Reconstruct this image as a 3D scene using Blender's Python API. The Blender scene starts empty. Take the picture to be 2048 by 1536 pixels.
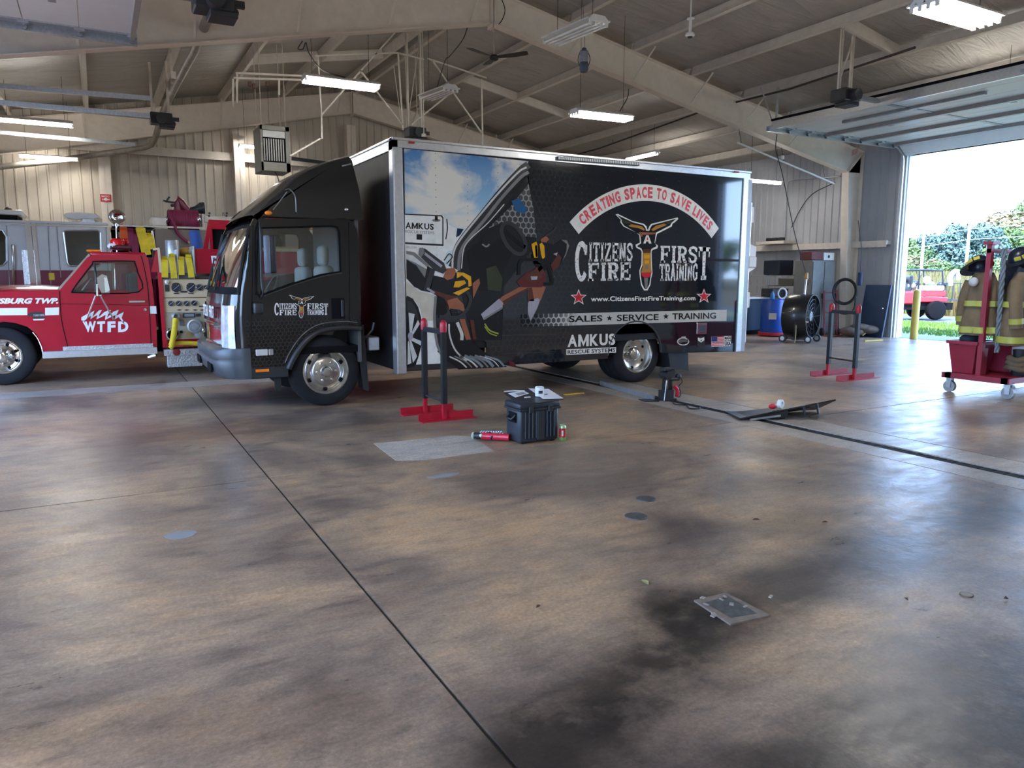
import bpy, bmesh, math, random
from mathutils import Vector, Matrix, Euler
from mathutils.geometry import tessellate_polygon, delaunay_2d_cdt
random.seed(7)
S = bpy.context.scene
COL = S.collection
PI = math.pi
# ---------------------------------------------------------------- camera (world: X across the hall, Y along the ridge, Z up)
F_PX, YAW, PITCH, ROLL, CAM_H = 1476.33, 0.507190, 0.144783, -0.001477, 1.5
cam = bpy.data.cameras.new('camera'); cam_o = bpy.data.objects.new('camera', cam); COL.objects.link(cam_o)
cam.sensor_width = 36; cam.lens = 36*F_PX/2048; cam.clip_end = 600; cam.clip_start = 0.05
_f = Vector((math.sin(YAW)*math.cos(PITCH), math.cos(YAW)*math.cos(PITCH), -math.sin(PITCH)))
_r = Vector((math.cos(YAW), -math.sin(YAW), 0)); _d = _f.cross(_r)
CR = math.cos(ROLL)*_r + math.sin(ROLL)*_d; CD = -math.sin(ROLL)*_r + math.cos(ROLL)*_d
cam_o.matrix_world = Matrix(((CR.x, -CD.x, -_f.x, 0), (CR.y, -CD.y, -_f.y, 0), (CR.z, -CD.z, -_f.z, CAM_H), (0, 0, 0, 1)))
S.camera = cam_o
# ---------------------------------------------------------------- exposure, sky, sun
S.view_settings.view_transform = 'Standard'; S.view_settings.look = 'None'
S.view_settings.gamma = 1; S.view_settings.use_curve_mapping = False
S.view_settings.exposure = 2.05
S.cycles.use_denoising = True
S.cycles.max_bounces = 8; S.cycles.diffuse_bounces = 5; S.cycles.glossy_bounces = 4; S.cycles.transmission_bounces = 6; S.cycles.transparent_max_bounces = 8
S.cycles.caustics_reflective = False; S.cycles.caustics_refractive = False; S.cycles.sample_clamp_indirect = 6
W = bpy.data.worlds.new('sky'); S.world = W; W.use_nodes = True
wn = W.node_tree.nodes; wl = W.node_tree.links; wn.clear()
wo = wn.new('ShaderNodeOutputWorld'); wb = wn.new('ShaderNodeBackground'); wt = wn.new('ShaderNodeTexCoord'); wsx = wn.new('ShaderNodeSeparateXYZ')
wr = wn.new('ShaderNodeValToRGB')
wl.new(wt.outputs['Generated'], wsx.inputs[0]); wl.new(wsx.outputs['Z'], wr.inputs[0]); wl.new(wr.outputs[0], wb.inputs[0]); wl.new(wb.outputs[0], wo.inputs[0])
e = wr.color_ramp.elements; e[0].position = 0.0; e[0].color = (0.46, 0.68, 1.0, 1); e[1].position = 0.6; e[1].color = (0.26, 0.48, 1.0, 1)
wb.inputs['Strength'].default_value = 3.3
sun = bpy.data.lights.new('sun', 'SUN'); sun.energy = 3.4; sun.angle = 0.01; sun.color = (1, 0.95, 0.86)
sun_o = bpy.data.objects.new('sun', sun); COL.objects.link(sun_o)
_sd = Vector((0.62, 0.35, -1.0)).normalized()          # the way the light travels
sun_o.rotation_euler = _sd.to_track_quat('-Z', 'Y').to_euler()
# ---------------------------------------------------------------- helpers
CAMP = Vector((0, 0, CAM_H))
def ray(x, y): return CR*((x-1024)/F_PX) + CD*((y-768)/F_PX) + _f
def at(x, y, ax, v):                                   # photo pixel -> point on the world plane axis=v
    d = ray(x, y); return CAMP + d*((v-CAMP[ax])/d[ax])
def PX(x, y, v): return at(x, y, 0, v)
def PY(x, y, v): return at(x, y, 1, v)
def PZ(x, y, v=0.0): return at(x, y, 2, v)

ORIG = {}
def org(o): return ORIG.get(o.name, Vector((0, 0, 0))) if o else Vector((0, 0, 0))
def tag(o, label=None, cat=None, group=None, kind=None):
    if label: o['label'] = label
    if cat: o['category'] = cat
    if group: o['group'] = group
    if kind: o['kind'] = kind
    return o
def thing(name, loc, label=None, cat=None, group=None, kind=None):
    o = bpy.data.objects.new(name, None); COL.objects.link(o); o.empty_display_size = 0.1
    o.location = loc; ORIG[o.name] = Vector(loc)
    return tag(o, label, cat, group, kind)
def copy_tree(o, parent=None):
    c = o.copy(); COL.objects.link(c); ORIG[c.name] = org(o)
    if parent: c.parent = parent
    for ch in list(o.children): copy_tree(ch, c)
    return c

class MB:
    """collects shapes (world coordinates, or local ones through T) and links them as one mesh object"""
    def __init__(s, T=None): s.bm = bmesh.new(); s.T = T or Matrix(); s.mi = 0
    def _v(s, p): return s.bm.verts.new(s.T @ Vector(p))
    def face(s, pts):
        f = s.bm.faces.new([s._v(p) for p in pts]); f.material_index = s.mi; return f
    def box(s, x0, x1, y0, y1, z0, z1, bev=0, seg=1, M=None):
        P = [Vector((x, y, z)) for x in (x0, x1) for y in (y0, y1) for z in (z0, z1)]
        if M: P = [M @ p for p in P]
        v = [s._v(p) for p in P]
        fs = [s.bm.faces.new([v[i] for i in q]) for q in ((0, 1, 3, 2), (4, 6, 7, 5), (0, 4, 5, 1), (2, 3, 7, 6), (0, 2, 6, 4), (1, 5, 7, 3))]
        for f in fs: f.material_index = s.mi
        if bev:
            ed = list({e for f in fs for e in f.edges})
            bmesh.ops.bevel(s.bm, geom=ed, offset=bev, segments=seg, affect='EDGES', profile=0.5)
        return s
    def cbox(s, c, size, bev=0, seg=1, rot=None):
        M = Matrix.Translation(Vector(c)) @ (Euler(rot).to_matrix().to_4x4() if rot else Matrix())
        a, b, d = [q/2 for q in size]; return s.box(-a, a, -b, b, -d, d, bev, seg, M)
    def bar(s, p0, p1, w, h, up=(0, 0, 1)):             # rectangular bar from p0 to p1
        p0, p1 = Vector(p0), Vector(p1); d = (p1-p0); L = d.length
        if L < 1e-6: return s
        d /= L; u = Vector(up)
        if abs(d.dot(u)) > 0.99: u = Vector((1, 0, 0))
        r = d.cross(u).normalized(); u = r.cross(d)
        M = Matrix(((r.x, d.x, u.x, p0.x), (r.y, d.y, u.y, p0.y), (r.z, d.z, u.z, p0.z), (0, 0, 0, 1)))
        return s.box(-w/2, w/2, 0, L, -h/2, h/2, M=M)
    def cyl(s, p0, p1, r, n=12, r2=None, caps=True):
        p0, p1 = Vector(p0), Vector(p1); d = (p1-p0).normalized(); r2 = r if r2 is None else r2
        a = d.orthogonal().normalized(); b = d.cross(a)
        A = [s._v(p0+(a*math.cos(t)+b*math.sin(t))*r) for t in [2*PI*i/n for i in range(n)]]
        B = [s._v(p1+(a*math.cos(t)+b*math.sin(t))*r2) for t in [2*PI*i/n for i in range(n)]]
        for i in range(n):
            f = s.bm.faces.new((A[i], A[(i+1) % n], B[(i+1) % n], B[i])); f.material_index = s.mi
        if caps:
            for q in (A[::-1], B):
                f = s.bm.faces.new(q); f.material_index = s.mi
        return s
    def tube(s, path, r, n=8, closed=False, rad=None):
        P = [Vector(p) for p in path]; N = len(P); rings = []; a = None
        for i in range(N):
            if closed: d = P[(i+1) % N]-P[i-1]
            else: d = P[min(i+1, N-1)]-P[max(i-1, 0)]
            d.normalize()
            if a is None: a = d.orthogonal().normalized()
            else:
                a = a-d*a.dot(d)
                a = a.normalized() if a.length > 1e-5 else d.orthogonal().normalized()
            b = d.cross(a); rr = rad[i] if rad else r
            rings.append([s._v(P[i]+(a*math.cos(t)+b*math.sin(t))*rr) for t in [2*PI*k/n for k in range(n)]])
        for i in range(N if closed else N-1):
            A, B = rings[i], rings[(i+1) % N]
            for k in range(n):
                f = s.bm.faces.new((A[k], A[(k+1) % n], B[(k+1) % n], B[k])); f.material_index = s.mi
        if not closed:
            for q in (rings[0][::-1], rings[-1]):
                f = s.bm.faces.new(q); f.material_index = s.mi
        return s
    def lathe(s, prof, c, axis=(0, 0, 1), n=24):        # prof: (radius, height) pairs along axis
        c = Vector(c); d = Vector(axis).normalized(); a = d.orthogonal().normalized(); b = d.cross(a); rings = []
        for r, h in prof:
            if r < 1e-6: rings.append([s._v(c+d*h)])
            else: rings.append([s._v(c+d*h+(a*math.cos(t)+b*math.sin(t))*r) for t in [2*PI*k/n for k in range(n)]])
        for A, B in zip(rings, rings[1:]):
            for k in range(n):
                k2 = (k+1) % n
                q = ([A[0], B[k2], B[k]] if len(A) == 1 else [A[k], A[k2], B[0]] if len(B) == 1 else [A[k], A[k2], B[k2], B[k]]) if len(A)+len(B) > 2 else None
                if q: s.bm.faces.new(q).material_index = s.mi
        return s
    def prism(s, pts, vec, bev=0):                       # planar polygon swept along vec
        v = Vector(vec); A = [s._v(p) for p in pts]; B = [s._v(Vector(p)+v) for p in pts]; n = len(A)
        fs = [s.bm.faces.new(A), s.bm.faces.new(B[::-1])]
        for i in range(n): fs.append(s.bm.faces.new((A[i], B[i], B[(i+1) % n], A[(i+1) % n])))
        for f in fs: f.material_index = s.mi
        if bev:
            bmesh.ops.bevel(s.bm, geom=list({e for f in fs[:2] for e in f.edges}), offset=bev, segments=1, affect='EDGES', profile=0.5)
        return s
    def plate(s, outer, holes, m, vec):                  # 2D polygon with holes -> mapped by m(u,v) -> thickness vec
        loops = [list(outer)]+[list(h) for h in holes]
        tri = tessellate_polygon([[Vector((p[0], p[1], 0)) for p in l] for l in loops])
        flat = [p for l in loops for p in l]; v = Vector(vec)
        A = [s._v(m(*p)) for p in flat]; B = [s._v(Vector(m(*p))+v) for p in flat]
        for t in tri:
            for q in ([A[i] for i in t], [B[i] for i in t][::-1]):
                try: s.bm.faces.new(q).material_index = s.mi
                except ValueError: pass
        k = 0
        for l in loops:
            n = len(l)
            for i in range(n):
                a, b = k+i, k+(i+1) % n
                try: s.bm.faces.new((A[a], B[a], B[b], A[b])).material_index = s.mi
                except ValueError: pass
            k += n
        return s
    def grid(s, rows, closed=False):                     # rows of points, quads between them
        V = [[s._v(p) for p in r] for r in rows]
        for A, B in zip(V, V[1:]):
            n = len(A)
            for k in range(n if closed else n-1):
                s.bm.faces.new((A[k], A[(k+1) % n], B[(k+1) % n], B[k])).material_index = s.mi
        return s
    def ball(s, c, r, n=12, sc=(1, 1, 1)):
        m = max(4, n//2); c = Vector(c)
        rows = [[c+Vector((r*sc[0]*math.sin(PI*i/m)*math.cos(2*PI*k/n), r*sc[1]*math.sin(PI*i/m)*math.sin(2*PI*k/n), r*sc[2]*math.cos(PI*i/m))) for k in range(n)] for i in range(m+1)]
        return s.grid(rows, True)
    def build(s, name, mat, parent=None, smooth=None, kind=None, label=None):
        bmesh.ops.remove_doubles(s.bm, verts=s.bm.verts, dist=1e-5)
        bmesh.ops.recalc_face_normals(s.bm, faces=s.bm.faces)
        if parent:
            bmesh.ops.translate(s.bm, verts=s.bm.verts, vec=-org(parent))
        me = bpy.data.meshes.new(name); s.bm.to_mesh(me); s.bm.free()
        for q in (mat if isinstance(mat, (list, tuple)) else [mat]): me.materials.append(q)
        if smooth is not None:
            me.polygons.foreach_set('use_smooth', [True]*len(me.polygons)); me.set_sharp_from_angle(angle=math.radians(smooth))
        o = bpy.data.objects.new(name, me); COL.objects.link(o)
        if parent: o.parent = parent; ORIG[o.name] = org(parent)
        if kind: o['kind'] = kind
        if label: o['label'] = label
        return o

# ---------------------------------------------------------------- materials
def newmat(name):
    m = bpy.data.materials.new(name); m.use_nodes = True; nt = m.node_tree; nt.nodes.clear()
    o = nt.nodes.new('ShaderNodeOutputMaterial'); return m, nt, o
def N(nt, t, **kw):
    n = nt.nodes.new(t)
    for k, v in kw.items():
        if k in n.inputs: n.inputs[k].default_value = v
        else: setattr(n, k, v)
    return n
def ramp(nt, src, stops):
    r = nt.nodes.new('ShaderNodeValToRGB'); nt.links.new(src, r.inputs[0]); el = r.color_ramp.elements
    while len(el) > 1: el.remove(el[-1])
    el[0].position = stops[0][0]; el[0].color = tuple(stops[0][1])+(1,)
    for p, c in stops[1:]:
        q = el.new(p); q.color = tuple(c)+(1,)
    return r
def srgb(r, g, b):
    f = lambda c: ((c/255+0.055)/1.055)**2.4 if c > 10.3 else c/255/12.92
    return (f(r), f(g), f(b))
MATS = {}
def mat(name, col, rough=0.5, metal=0.0, var=0.12, scale=6.0, bump=0.0, bscale=60.0, coat=0.0, spec=0.5, sheen=0):
    if name in MATS: return MATS[name]
    m, nt, o = newmat(name); L = nt.links
    b = N(nt, 'ShaderNodeBsdfPrincipled'); b.inputs['Metallic'].default_value = metal; b.inputs['Specular IOR Level'].default_value = spec
    b.inputs['Coat Weight'].default_value = coat; b.inputs['Coat Roughness'].default_value = 0.04
    L.new(b.outputs[0], o.inputs[0])
    g = N(nt, 'ShaderNodeNewGeometry'); n = N(nt, 'ShaderNodeTexNoise', Scale=scale, Detail=4.0, Roughness=0.6); L.new(g.outputs['Position'], n.inputs['Vector'])
    r = ramp(nt, n.outputs['Fac'], [(0.3, tuple(c*(1-var) for c in col)), (0.7, tuple(min(1, c*(1+var)) for c in col))]); L.new(r.outputs[0], b.inputs['Base Color'])
    mr = N(nt, 'ShaderNodeMapRange'); L.new(n.outputs['Fac'], mr.inputs[0]); mr.inputs[3].default_value = max(0.02, rough*0.85); mr.inputs[4].default_value = min(1, rough*1.15); L.new(mr.outputs[0], b.inputs['Roughness'])
    if bump:
        n2 = N(nt, 'ShaderNodeTexNoise', Scale=bscale, Detail=3.0); L.new(g.outputs['Position'], n2.inputs['Vector'])
        bp = N(nt, 'ShaderNodeBump', Strength=bump, Distance=0.01); L.new(n2.outputs['Fac'], bp.inputs['Height']); L.new(bp.outputs[0], b.inputs['Normal'])
    MATS[name] = m; return m
def emit(name, col, s):
    m, nt, o = newmat(name); e = N(nt, 'ShaderNodeEmission', Strength=s); e.inputs[0].default_value = tuple(col)+(1,); nt.links.new(e.outputs[0], o.inputs[0]); return m
def glassmat(name, tint=(0.86, 0.89, 0.87), base=0.05):
    m, nt, o = newmat(name); L = nt.links
    t = N(nt, 'ShaderNodeBsdfTransparent'); t.inputs[0].default_value = tuple(tint)+(1,)
    g = N(nt, 'ShaderNodeBsdfGlossy', Roughness=0.03); fr = N(nt, 'ShaderNodeLayerWeight', Blend=0.35)
    mr = N(nt, 'ShaderNodeMapRange'); mr.inputs[3].default_value = base; mr.inputs[4].default_value = 0.75; L.new(fr.outputs['Fresnel'], mr.inputs[0])
    mx = N(nt, 'ShaderNodeMixShader'); L.new(mr.outputs[0], mx.inputs[0]); L.new(t.outputs[0], mx.inputs[1]); L.new(g.outputs[0], mx.inputs[2]); L.new(mx.outputs[0], o.inputs[0])
    return m
# shared paints and stuffs
BEIGE = mat('beige_steel_paint', srgb(228, 216, 200), 0.5, var=0.06)
PURL = mat('beige_purlin_paint', srgb(214, 205, 192), 0.55, var=0.08)
GALV = mat('galvanised_steel', (0.52, 0.55, 0.57), 0.38, 0.75, var=0.15, scale=30)
ALU = mat('brushed_aluminium', (0.72, 0.73, 0.74), 0.32, 0.85, var=0.08, scale=20)
CHROME = mat('chrome', (0.85, 0.86, 0.87), 0.1, 1.0, var=0.03)
BLKPL = mat('black_plastic', (0.022, 0.024, 0.027), 0.45, var=0.2)
BLKMET = mat('black_steel', (0.02, 0.021, 0.024), 0.35, var=0.2)
BLKIRON = mat('black_iron_pipe', (0.055, 0.04, 0.038), 0.6, var=0.25)
RUBBER = mat('tyre_rubber', (0.022, 0.022, 0.024), 0.8, var=0.2, bump=0.2, bscale=90, spec=0.15)
WHITEP = mat('white_paint', (0.78, 0.78, 0.76), 0.35, var=0.05)
WHITEDEC = mat('white_vinyl', (0.82, 0.82, 0.80), 0.35, var=0.04)
REDPAINT = mat('fire_red_paint', (0.42, 0.006, 0.022), 0.22, var=0.08, coat=0.6)
REDSTEEL = mat('red_enamel', (0.42, 0.012, 0.028), 0.35, var=0.15)
YELHOSE = mat('yellow_hose_jacket', (0.72, 0.52, 0.02), 0.7, var=0.2, bump=0.35, bscale=160)
GLASS = glassmat('vehicle_glass')
DARK = mat('matte_black', (0.008, 0.008, 0.009), 0.8, spec=.08)
CABLE = mat('black_cable', (0.015, 0.015, 0.016), 0.55)

def tread_wheel(mb_t, mb_r, c, ax, R, rim, w, dish):     # tyre + rim, ax = outward axis
    c = Vector(c); ax = Vector(ax)
    mb_t.lathe([(rim, 0), (rim+0.012, 0.006), (R*0.80, 0.012), (R*0.93, 0.0), (R*0.985, -0.018), (R, -0.04), (R, -w+0.04), (R*0.985, -w+0.018), (R*0.93, -w), (rim, -w)], c, ax, 48)

def text_mesh(txt, w, h, bold=0.0, shear=0.0, spacing=1.0):
    """2D triangles of the lettering, fitted into a w x h box, as (verts, faces)"""
    cu = bpy.data.curves.new('t', 'FONT'); cu.body = txt; cu.offset = bold; cu.shear = shear; cu.space_character = spacing; cu.resolution_u = 3
    o = bpy.data.objects.new('t', cu); COL.objects.link(o); bpy.context.view_layer.update()
    me = bpy.data.meshes.new_from_object(o.evaluated_get(bpy.context.evaluated_depsgraph_get()))
    vs = [v.co.copy() for v in me.vertices]; fs = [tuple(p.vertices) for p in me.polygons]
    bpy.data.objects.remove(o); bpy.data.curves.remove(cu); bpy.data.meshes.remove(me)
    x0 = min(v.x for v in vs); x1 = max(v.x for v in vs); y0 = min(v.y for v in vs); y1 = max(v.y for v in vs)
    return [((v.x-x0)/(x1-x0)*w, (v.y-y0)/(y1-y0)*h) for v in vs], fs
def put2d(mb, vf, m):
    vs, fs = vf; V = [mb._v(m(*p)) for p in vs]
    for f in fs:
        try: mb.bm.faces.new([V[i] for i in f]).material_index = mb.mi
        except ValueError: pass
def quad_map(tl, tr, br, bl):                           # (u,v) in 0..1 (v up) -> bilinear in 3D
    tl, tr, br, bl = map(Vector, (tl, tr, br, bl))
    return lambda u, v: bl*(1-u)*(1-v)+br*u*(1-v)+tl*(1-u)*v+tr*u*v
def text_quad(name, txt, tl, tr, br, bl, material, parent, **kw):
    mb = MB(); put2d(mb, text_mesh(txt, 1, 1, **kw), quad_map(tl, tr, br, bl)); return mb.build(name, material, parent)
def star_pts(cx, cy, r, ri=0.4):
    return [(cx+(r if k % 2 == 0 else r*ri)*math.sin(PI*k/5), cy+(r if k % 2 == 0 else r*ri)*math.cos(PI*k/5)) for k in range(10)]
def smooth_path(pts, n=6):                              # Catmull-Rom
    P = [Vector(p) for p in pts]; P = [2*P[0]-P[1]]+P+[2*P[-1]-P[-2]]; out = []
    for i in range(1, len(P)-2):
        for k in range(n):
            t = k/n; a, b, c, d = P[i-1:i+3]
            out.append(0.5*((2*b)+(c-a)*t+(2*a-5*b+4*c-d)*t*t+(3*b-a-3*c+d)*t**3))
    out.append(P[-2]); return out
# ================================================================ structure of the hall
RX, RZ, SL = 6.64, 6.96, 0.187                           # ridge, roof line
XL, XR, YG, YN = -4.07, 17.36, 21.75, -7.0               # side walls, gable behind the trucks, wall behind the camera
def roofz(x): return RZ-SL*abs(x-RX)

def concrete(name, c1, c2, c3, rough, stains_and_reflection=False):
    m, nt, o = newmat(name); L = nt.links; b = N(nt, 'ShaderNodeBsdfPrincipled'); L.new(b.outputs[0], o.inputs[0])
    g = N(nt, 'ShaderNodeNewGeometry'); P_ = g.outputs['Position']
    n1 = N(nt, 'ShaderNodeTexNoise', Scale=0.8, Detail=5.0, Roughness=0.62, Distortion=0.6); n2 = N(nt, 'ShaderNodeTexNoise', Scale=4.2, Detail=10.0, Roughness=0.72)
    n3 = N(nt, 'ShaderNodeTexNoise', Scale=55.0, Detail=4.0, Roughness=0.75); n4 = N(nt, 'ShaderNodeTexNoise', Scale=1.3, Detail=6.0, Roughness=0.7)
    mpv = N(nt, 'ShaderNodeMapping'); mpv.inputs['Scale'].default_value = (0.55, 1.5, 1.0); L.new(P_, mpv.inputs[0])
    for n in (n1, n3, n4): L.new(P_, n.inputs['Vector'])
    L.new(mpv.outputs[0], n2.inputs['Vector'])
    r1 = ramp(nt, n1.outputs['Fac'], [(0.38, c1), (0.5, c2), (0.62, c3)])
    r2 = ramp(nt, n2.outputs['Fac'], [(0.22, (0.55, 0.54, 0.55)), (0.5, (0.98, .97, .96)), (0.68, (1.12, 1.02, 0.90)), (0.80, (1.4, 1.38, 1.35))])
    r3 = ramp(nt, n3.outputs['Fac'], [(0.34, (0.74, 0.74, 0.74)), (0.55, (1.03, 1.03, 1.03)), (0.68, (1.25, 1.25, 1.25)), (0.73, (2.1, 2.05, 2.0))])
    def mul(a, b_): 
        x = N(nt, 'ShaderNodeMix', data_type='RGBA', blend_type='MULTIPLY'); x.inputs[0].default_value = 1; L.new(a, x.inputs[6]); L.new(b_, x.inputs[7]); return x.outputs[2]
    n6 = N(nt, 'ShaderNodeTexNoise', Scale=7.0, Detail=8.0, Roughness=0.75); L.new(mpv.outputs[0], n6.inputs['Vector']); r6 = ramp(nt, n6.outputs['Fac'], [(0.34, (.72, .71, .71)), (0.5, (1, 1, 1)), (.66, (1.16, 1.13, 1.08))])
    col = mul(mul(mul(r1.outputs[0], r2.outputs[0]), r3.outputs[0]), r6.outputs[0])
    def math_(op, a, b_=None, c=None):
        x = N(nt, 'ShaderNodeMath', operation=op)
        for i, q in enumerate((a, b_, c)):
            if q is None: continue
            if isinstance(q, (int, float)): x.inputs[i].default_value = q
            else: L.new(q, x.inputs[i])
        return x.outputs[0]
    if stains_and_reflection:
        sx = N(nt, 'ShaderNodeSeparateXYZ'); 
        ns = N(nt, 'ShaderNodeTexNoise', Scale=1.6, Detail=5.0, Roughness=0.65); L.new(P_, ns.inputs['Vector'])
        ad = N(nt, 'ShaderNodeVectorMath', operation='MULTIPLY_ADD'); L.new(ns.outputs['Color'], ad.inputs[0]); ad.inputs[1].default_value = (0.5, 0.5, 0); L.new(P_, ad.inputs[2]); L.new(ad.outputs[0], sx.inputs[0])
        def seg(p, q, w, amount, tint):
            nonlocal col
            p = Vector(p)+Vector((.25, .25)); q = Vector(q)+Vector((.25, .25)); d = q-p; l2 = d.length_squared
            ax = math_('SUBTRACT', sx.outputs[0], p.x); ay = math_('SUBTRACT', sx.outputs[1], p.y)
            t = math_('ADD', math_('MULTIPLY', ax, d.x/l2), math_('MULTIPLY', ay, d.y/l2))
            t = math_('MINIMUM', math_('MAXIMUM', t, 0.0), 1.0)
            dx = math_('SUBTRACT', ax, math_('MULTIPLY', t, d.x)); dy = math_('SUBTRACT', ay, math_('MULTIPLY', t, d.y))
            ds = math_('SQRT', math_('ADD', math_('MULTIPLY', dx, dx), math_('MULTIPLY', dy, dy)))
            mr = N(nt, 'ShaderNodeMapRange', interpolation_type='SMOOTHSTEP'); L.new(ds, mr.inputs[0]); mr.inputs[1].default_value = w; mr.inputs[2].default_value = w*0.15; mr.inputs[3].default_value = 0; mr.inputs[4].default_value = amount
            nr = ramp(nt, n4.outputs['Fac'], [(0.30, (.15, .15, .15)), (0.50, (1, 1, 1))]); f = math_('MULTIPLY', mr.outputs[0], nr.outputs[0])
            x = N(nt, 'ShaderNodeMix', data_type='RGBA', blend_type='MULTIPLY'); L.new(math_('MINIMUM', f, 1.0), x.inputs[0]); L.new(col, x.inputs[6]); x.inputs[7].default_value = tuple(tint)+(1,); col = x.outputs[2]
        for a in STAINS_AND_REFLECTION: seg(*a)
    L.new(col, b.inputs['Base Color'])
    rr = N(nt, 'ShaderNodeMapRange'); L.new(n2.outputs['Fac'], rr.inputs[0]); rr.inputs[1].default_value = 0.3; rr.inputs[2].default_value = 0.75; rr.inputs[3].default_value = rough*0.75; rr.inputs[4].default_value = rough*1.5; L.new(rr.outputs[0], b.inputs['Roughness'])
    nb = N(nt, 'ShaderNodeTexNoise', Scale=9.0, Detail=5.0, Roughness=0.6); L.new(P_, nb.inputs['Vector'])
    bp = N(nt, 'ShaderNodeBump', Strength=0.09, Distance=0.03); L.new(nb.outputs['Fac'], bp.inputs['Height']); L.new(bp.outputs[0], b.inputs['Normal'])
    b.inputs['Specular IOR Level'].default_value = 0.42
    return m
STAINS_AND_REFLECTION = [((1.6, 0.9), (3.0, 1.6), .5, 1.0, (.34, .33, .34)), ((3.0, 3.2), (5.5, 2.2), .5, .8, (.5, .5, .52)), ((-0.9, 3.0), (0.6, 2.3), .4, .7, (.7, .62, .55)), ((0.4, 7.6), (3.6, 6.9), .8, .8, (.66, .64, .62)), ((1.0, 1.75), (2.25, 2.3), 0.42, 1.0, (0.16, 0.16, 0.17)), ((2.25, 2.3), (5.2, 2.55), 0.4, 1.0, (0.28, 0.28, 0.30)),
          ((1.2, 1.0), (3.4, 1.2), 0.65, 1.0, (0.30, 0.30, 0.31)), ((0.95, 1.3), (1.7, 1.2), 0.5, 1.0, (0.24, 0.24, 0.25)),
          ((-1.0, 8.6), (0.9, 7.6), 0.9, 0.7, (0.85, 0.66, 0.64)), ((0.3, 9.6), (3.0, 9.4), 0.8, 0.8, (0.5, 0.5, 0.52))]  # reddish entry: part stain, part red truck's reflection painted into the floor
CONC = concrete('polished_concrete', srgb(122, 105, 93), srgb(154, 133, 113), srgb(182, 153, 121), 0.33, True)
CONC2 = concrete('trench_concrete', srgb(156, 148, 138), srgb(166, 158, 148), srgb(178, 170, 160), 0.36)
CONC3 = concrete('new_patch_concrete', srgb(172, 164, 152), srgb(182, 174, 162), srgb(190, 183, 172), 0.55)
JOINT = mat('joint_filler', (0.03, 0.028, 0.026), 0.8)

# floor: a bed with slabs let in, joints left open between them
fl = MB().box(XL, XR, YN, YG, -0.3, -0.012).build('floor', JOINT, kind='structure')
JX, T0, T1 = 1.022, 5.66, 6.52; TR0, TR1 = 5.975, 6.115
def slab(x0, x1, y0, y1, m, y0b=None, y1b=None):
    g = 0.008; y0b = y0 if y0b is None else y0b; y1b = y1 if y1b is None else y1b
    b = MB(); b.prism([(x0+g, y0+g, 0), (x1-g, y0b+g, 0), (x1-g, y1b-g, 0), (x0+g, y1-g, 0)], (0, 0, -0.012)); return b.build('slab', m, fl)
ya, yb, yc = 5.63, 5.58, 5.32                            # the cross joint, a little out of line from slab to slab
for (x0, x1) in ((XL, JX), (JX, T0)):
    L0, L1 = (ya, yb) if x0 < 1 else (yb, 5.48)
    slab(x0, x1, YN, L0, CONC, y1b=L1); slab(x0, x1, L0, 10.83, CONC, y0b=L1); slab(x0, x1, 11.42, YG, CONC)
slab(T1, XR, YN, 5.30, CONC, y1b=5.42); slab(T1, XR, 5.30, 13.6, CONC, y0b=5.42); slab(T1, XR, 13.6, YG, CONC)
slab(XL, 3.2, 10.83, 11.42, CONC2); slab(3.2, T0, 10.83, 11.42, CONC)
slab(T0, TR0, YN, YG, CONC2); slab(TR1, T1, YN, YG, CONC2)
MB().box(TR0, TR1, YN, YG, -0.2, -0.016).build('trench_bottom', DARK, fl)
b = MB()
for i in range(150): b.box(TR0+0.004, TR1-0.004, -1+i*0.1, -1+i*0.1+0.075, -0.015, -0.008)
b.build('trench_grating', mat('grating_iron', (0.02, 0.02, 0.022), 0.7, 0.0, spec=.1), fl, kind='stuff')
for c_, rx_, ry_ in ((PZ(362, 1070, 0), .085, .07), (PZ(887, 951, 0), .13, .05)): MB().prism([(c_.x+rx_*math.cos(t)*(1+.1*math.sin(3*t)), c_.y+ry_*math.sin(t), .0015) for t in [2*PI*k/20 for k in range(20)]], (0, 0, -.005)).build('filler_patch', mat('blue_grey_filler', srgb(136, 140, 142), .5, var=.1), fl)
# repaired patch, hatch, clean-out covers
pp = [PZ(x, y, 0.003) for x, y in ((748, 887), (905, 871), (945, 873), (988, 902), (850, 919), (792, 921))]
MB().prism(pp, (0, 0, -0.01)).build('repair_patch', CONC3, fl)
IRON = mat('cast_iron_cover', (0.10, 0.10, 0.098), 0.5, 0.4, var=0.3, scale=25, bump=0.3)
def cover(px, py, r, m, name='cleanout_cover', label=None):
    c = PZ(px, py); o = MB().lathe([(0, 0.004), (r*0.88, 0.004), (r*0.9, 0.0015), (r*0.94, 0.0015), (r, 0.004), (r*1.02, -0.01)], c, n=28).build(name, m, smooth=30)
    tag(o, label, 'floor cover'); return o
cover(1292, 998, 0.068, IRON, label='round iron clean-out cover in the floor, the farther of the pair')
cover(1272, 1033, 0.072, IRON, label='round iron clean-out cover in the floor, the nearer of the pair')
cover(1933, 1190, 0.03, mat('brass_cap', (0.16, 0.13, 0.08), 0.45, 0.5), label='small round brown cap in the floor near the right edge')
hx = thing('valve_box', PZ(1462, 1215), 'rectangular rusty steel valve box lid set in broken concrete', 'floor cover')
Q = [PZ(x, y, 0.006) for x, y in ((1408, 1205), (1456, 1192), (1515, 1227), (1462, 1236))]
Q2 = [PZ(x, y, 0.008) for x, y in ((1388, 1200), (1452, 1185), (1541, 1230), (1461, 1248))]
b = MB()
for i in range(4):
    j = (i+1) % 4; b.prism([Q2[i], Q2[j], Q[j], Q[i]], (0, 0, -0.014))
b.build('collar', mat('collar_concrete', srgb(120, 106, 94), .6, var=.25, scale=18), hx)
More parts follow.
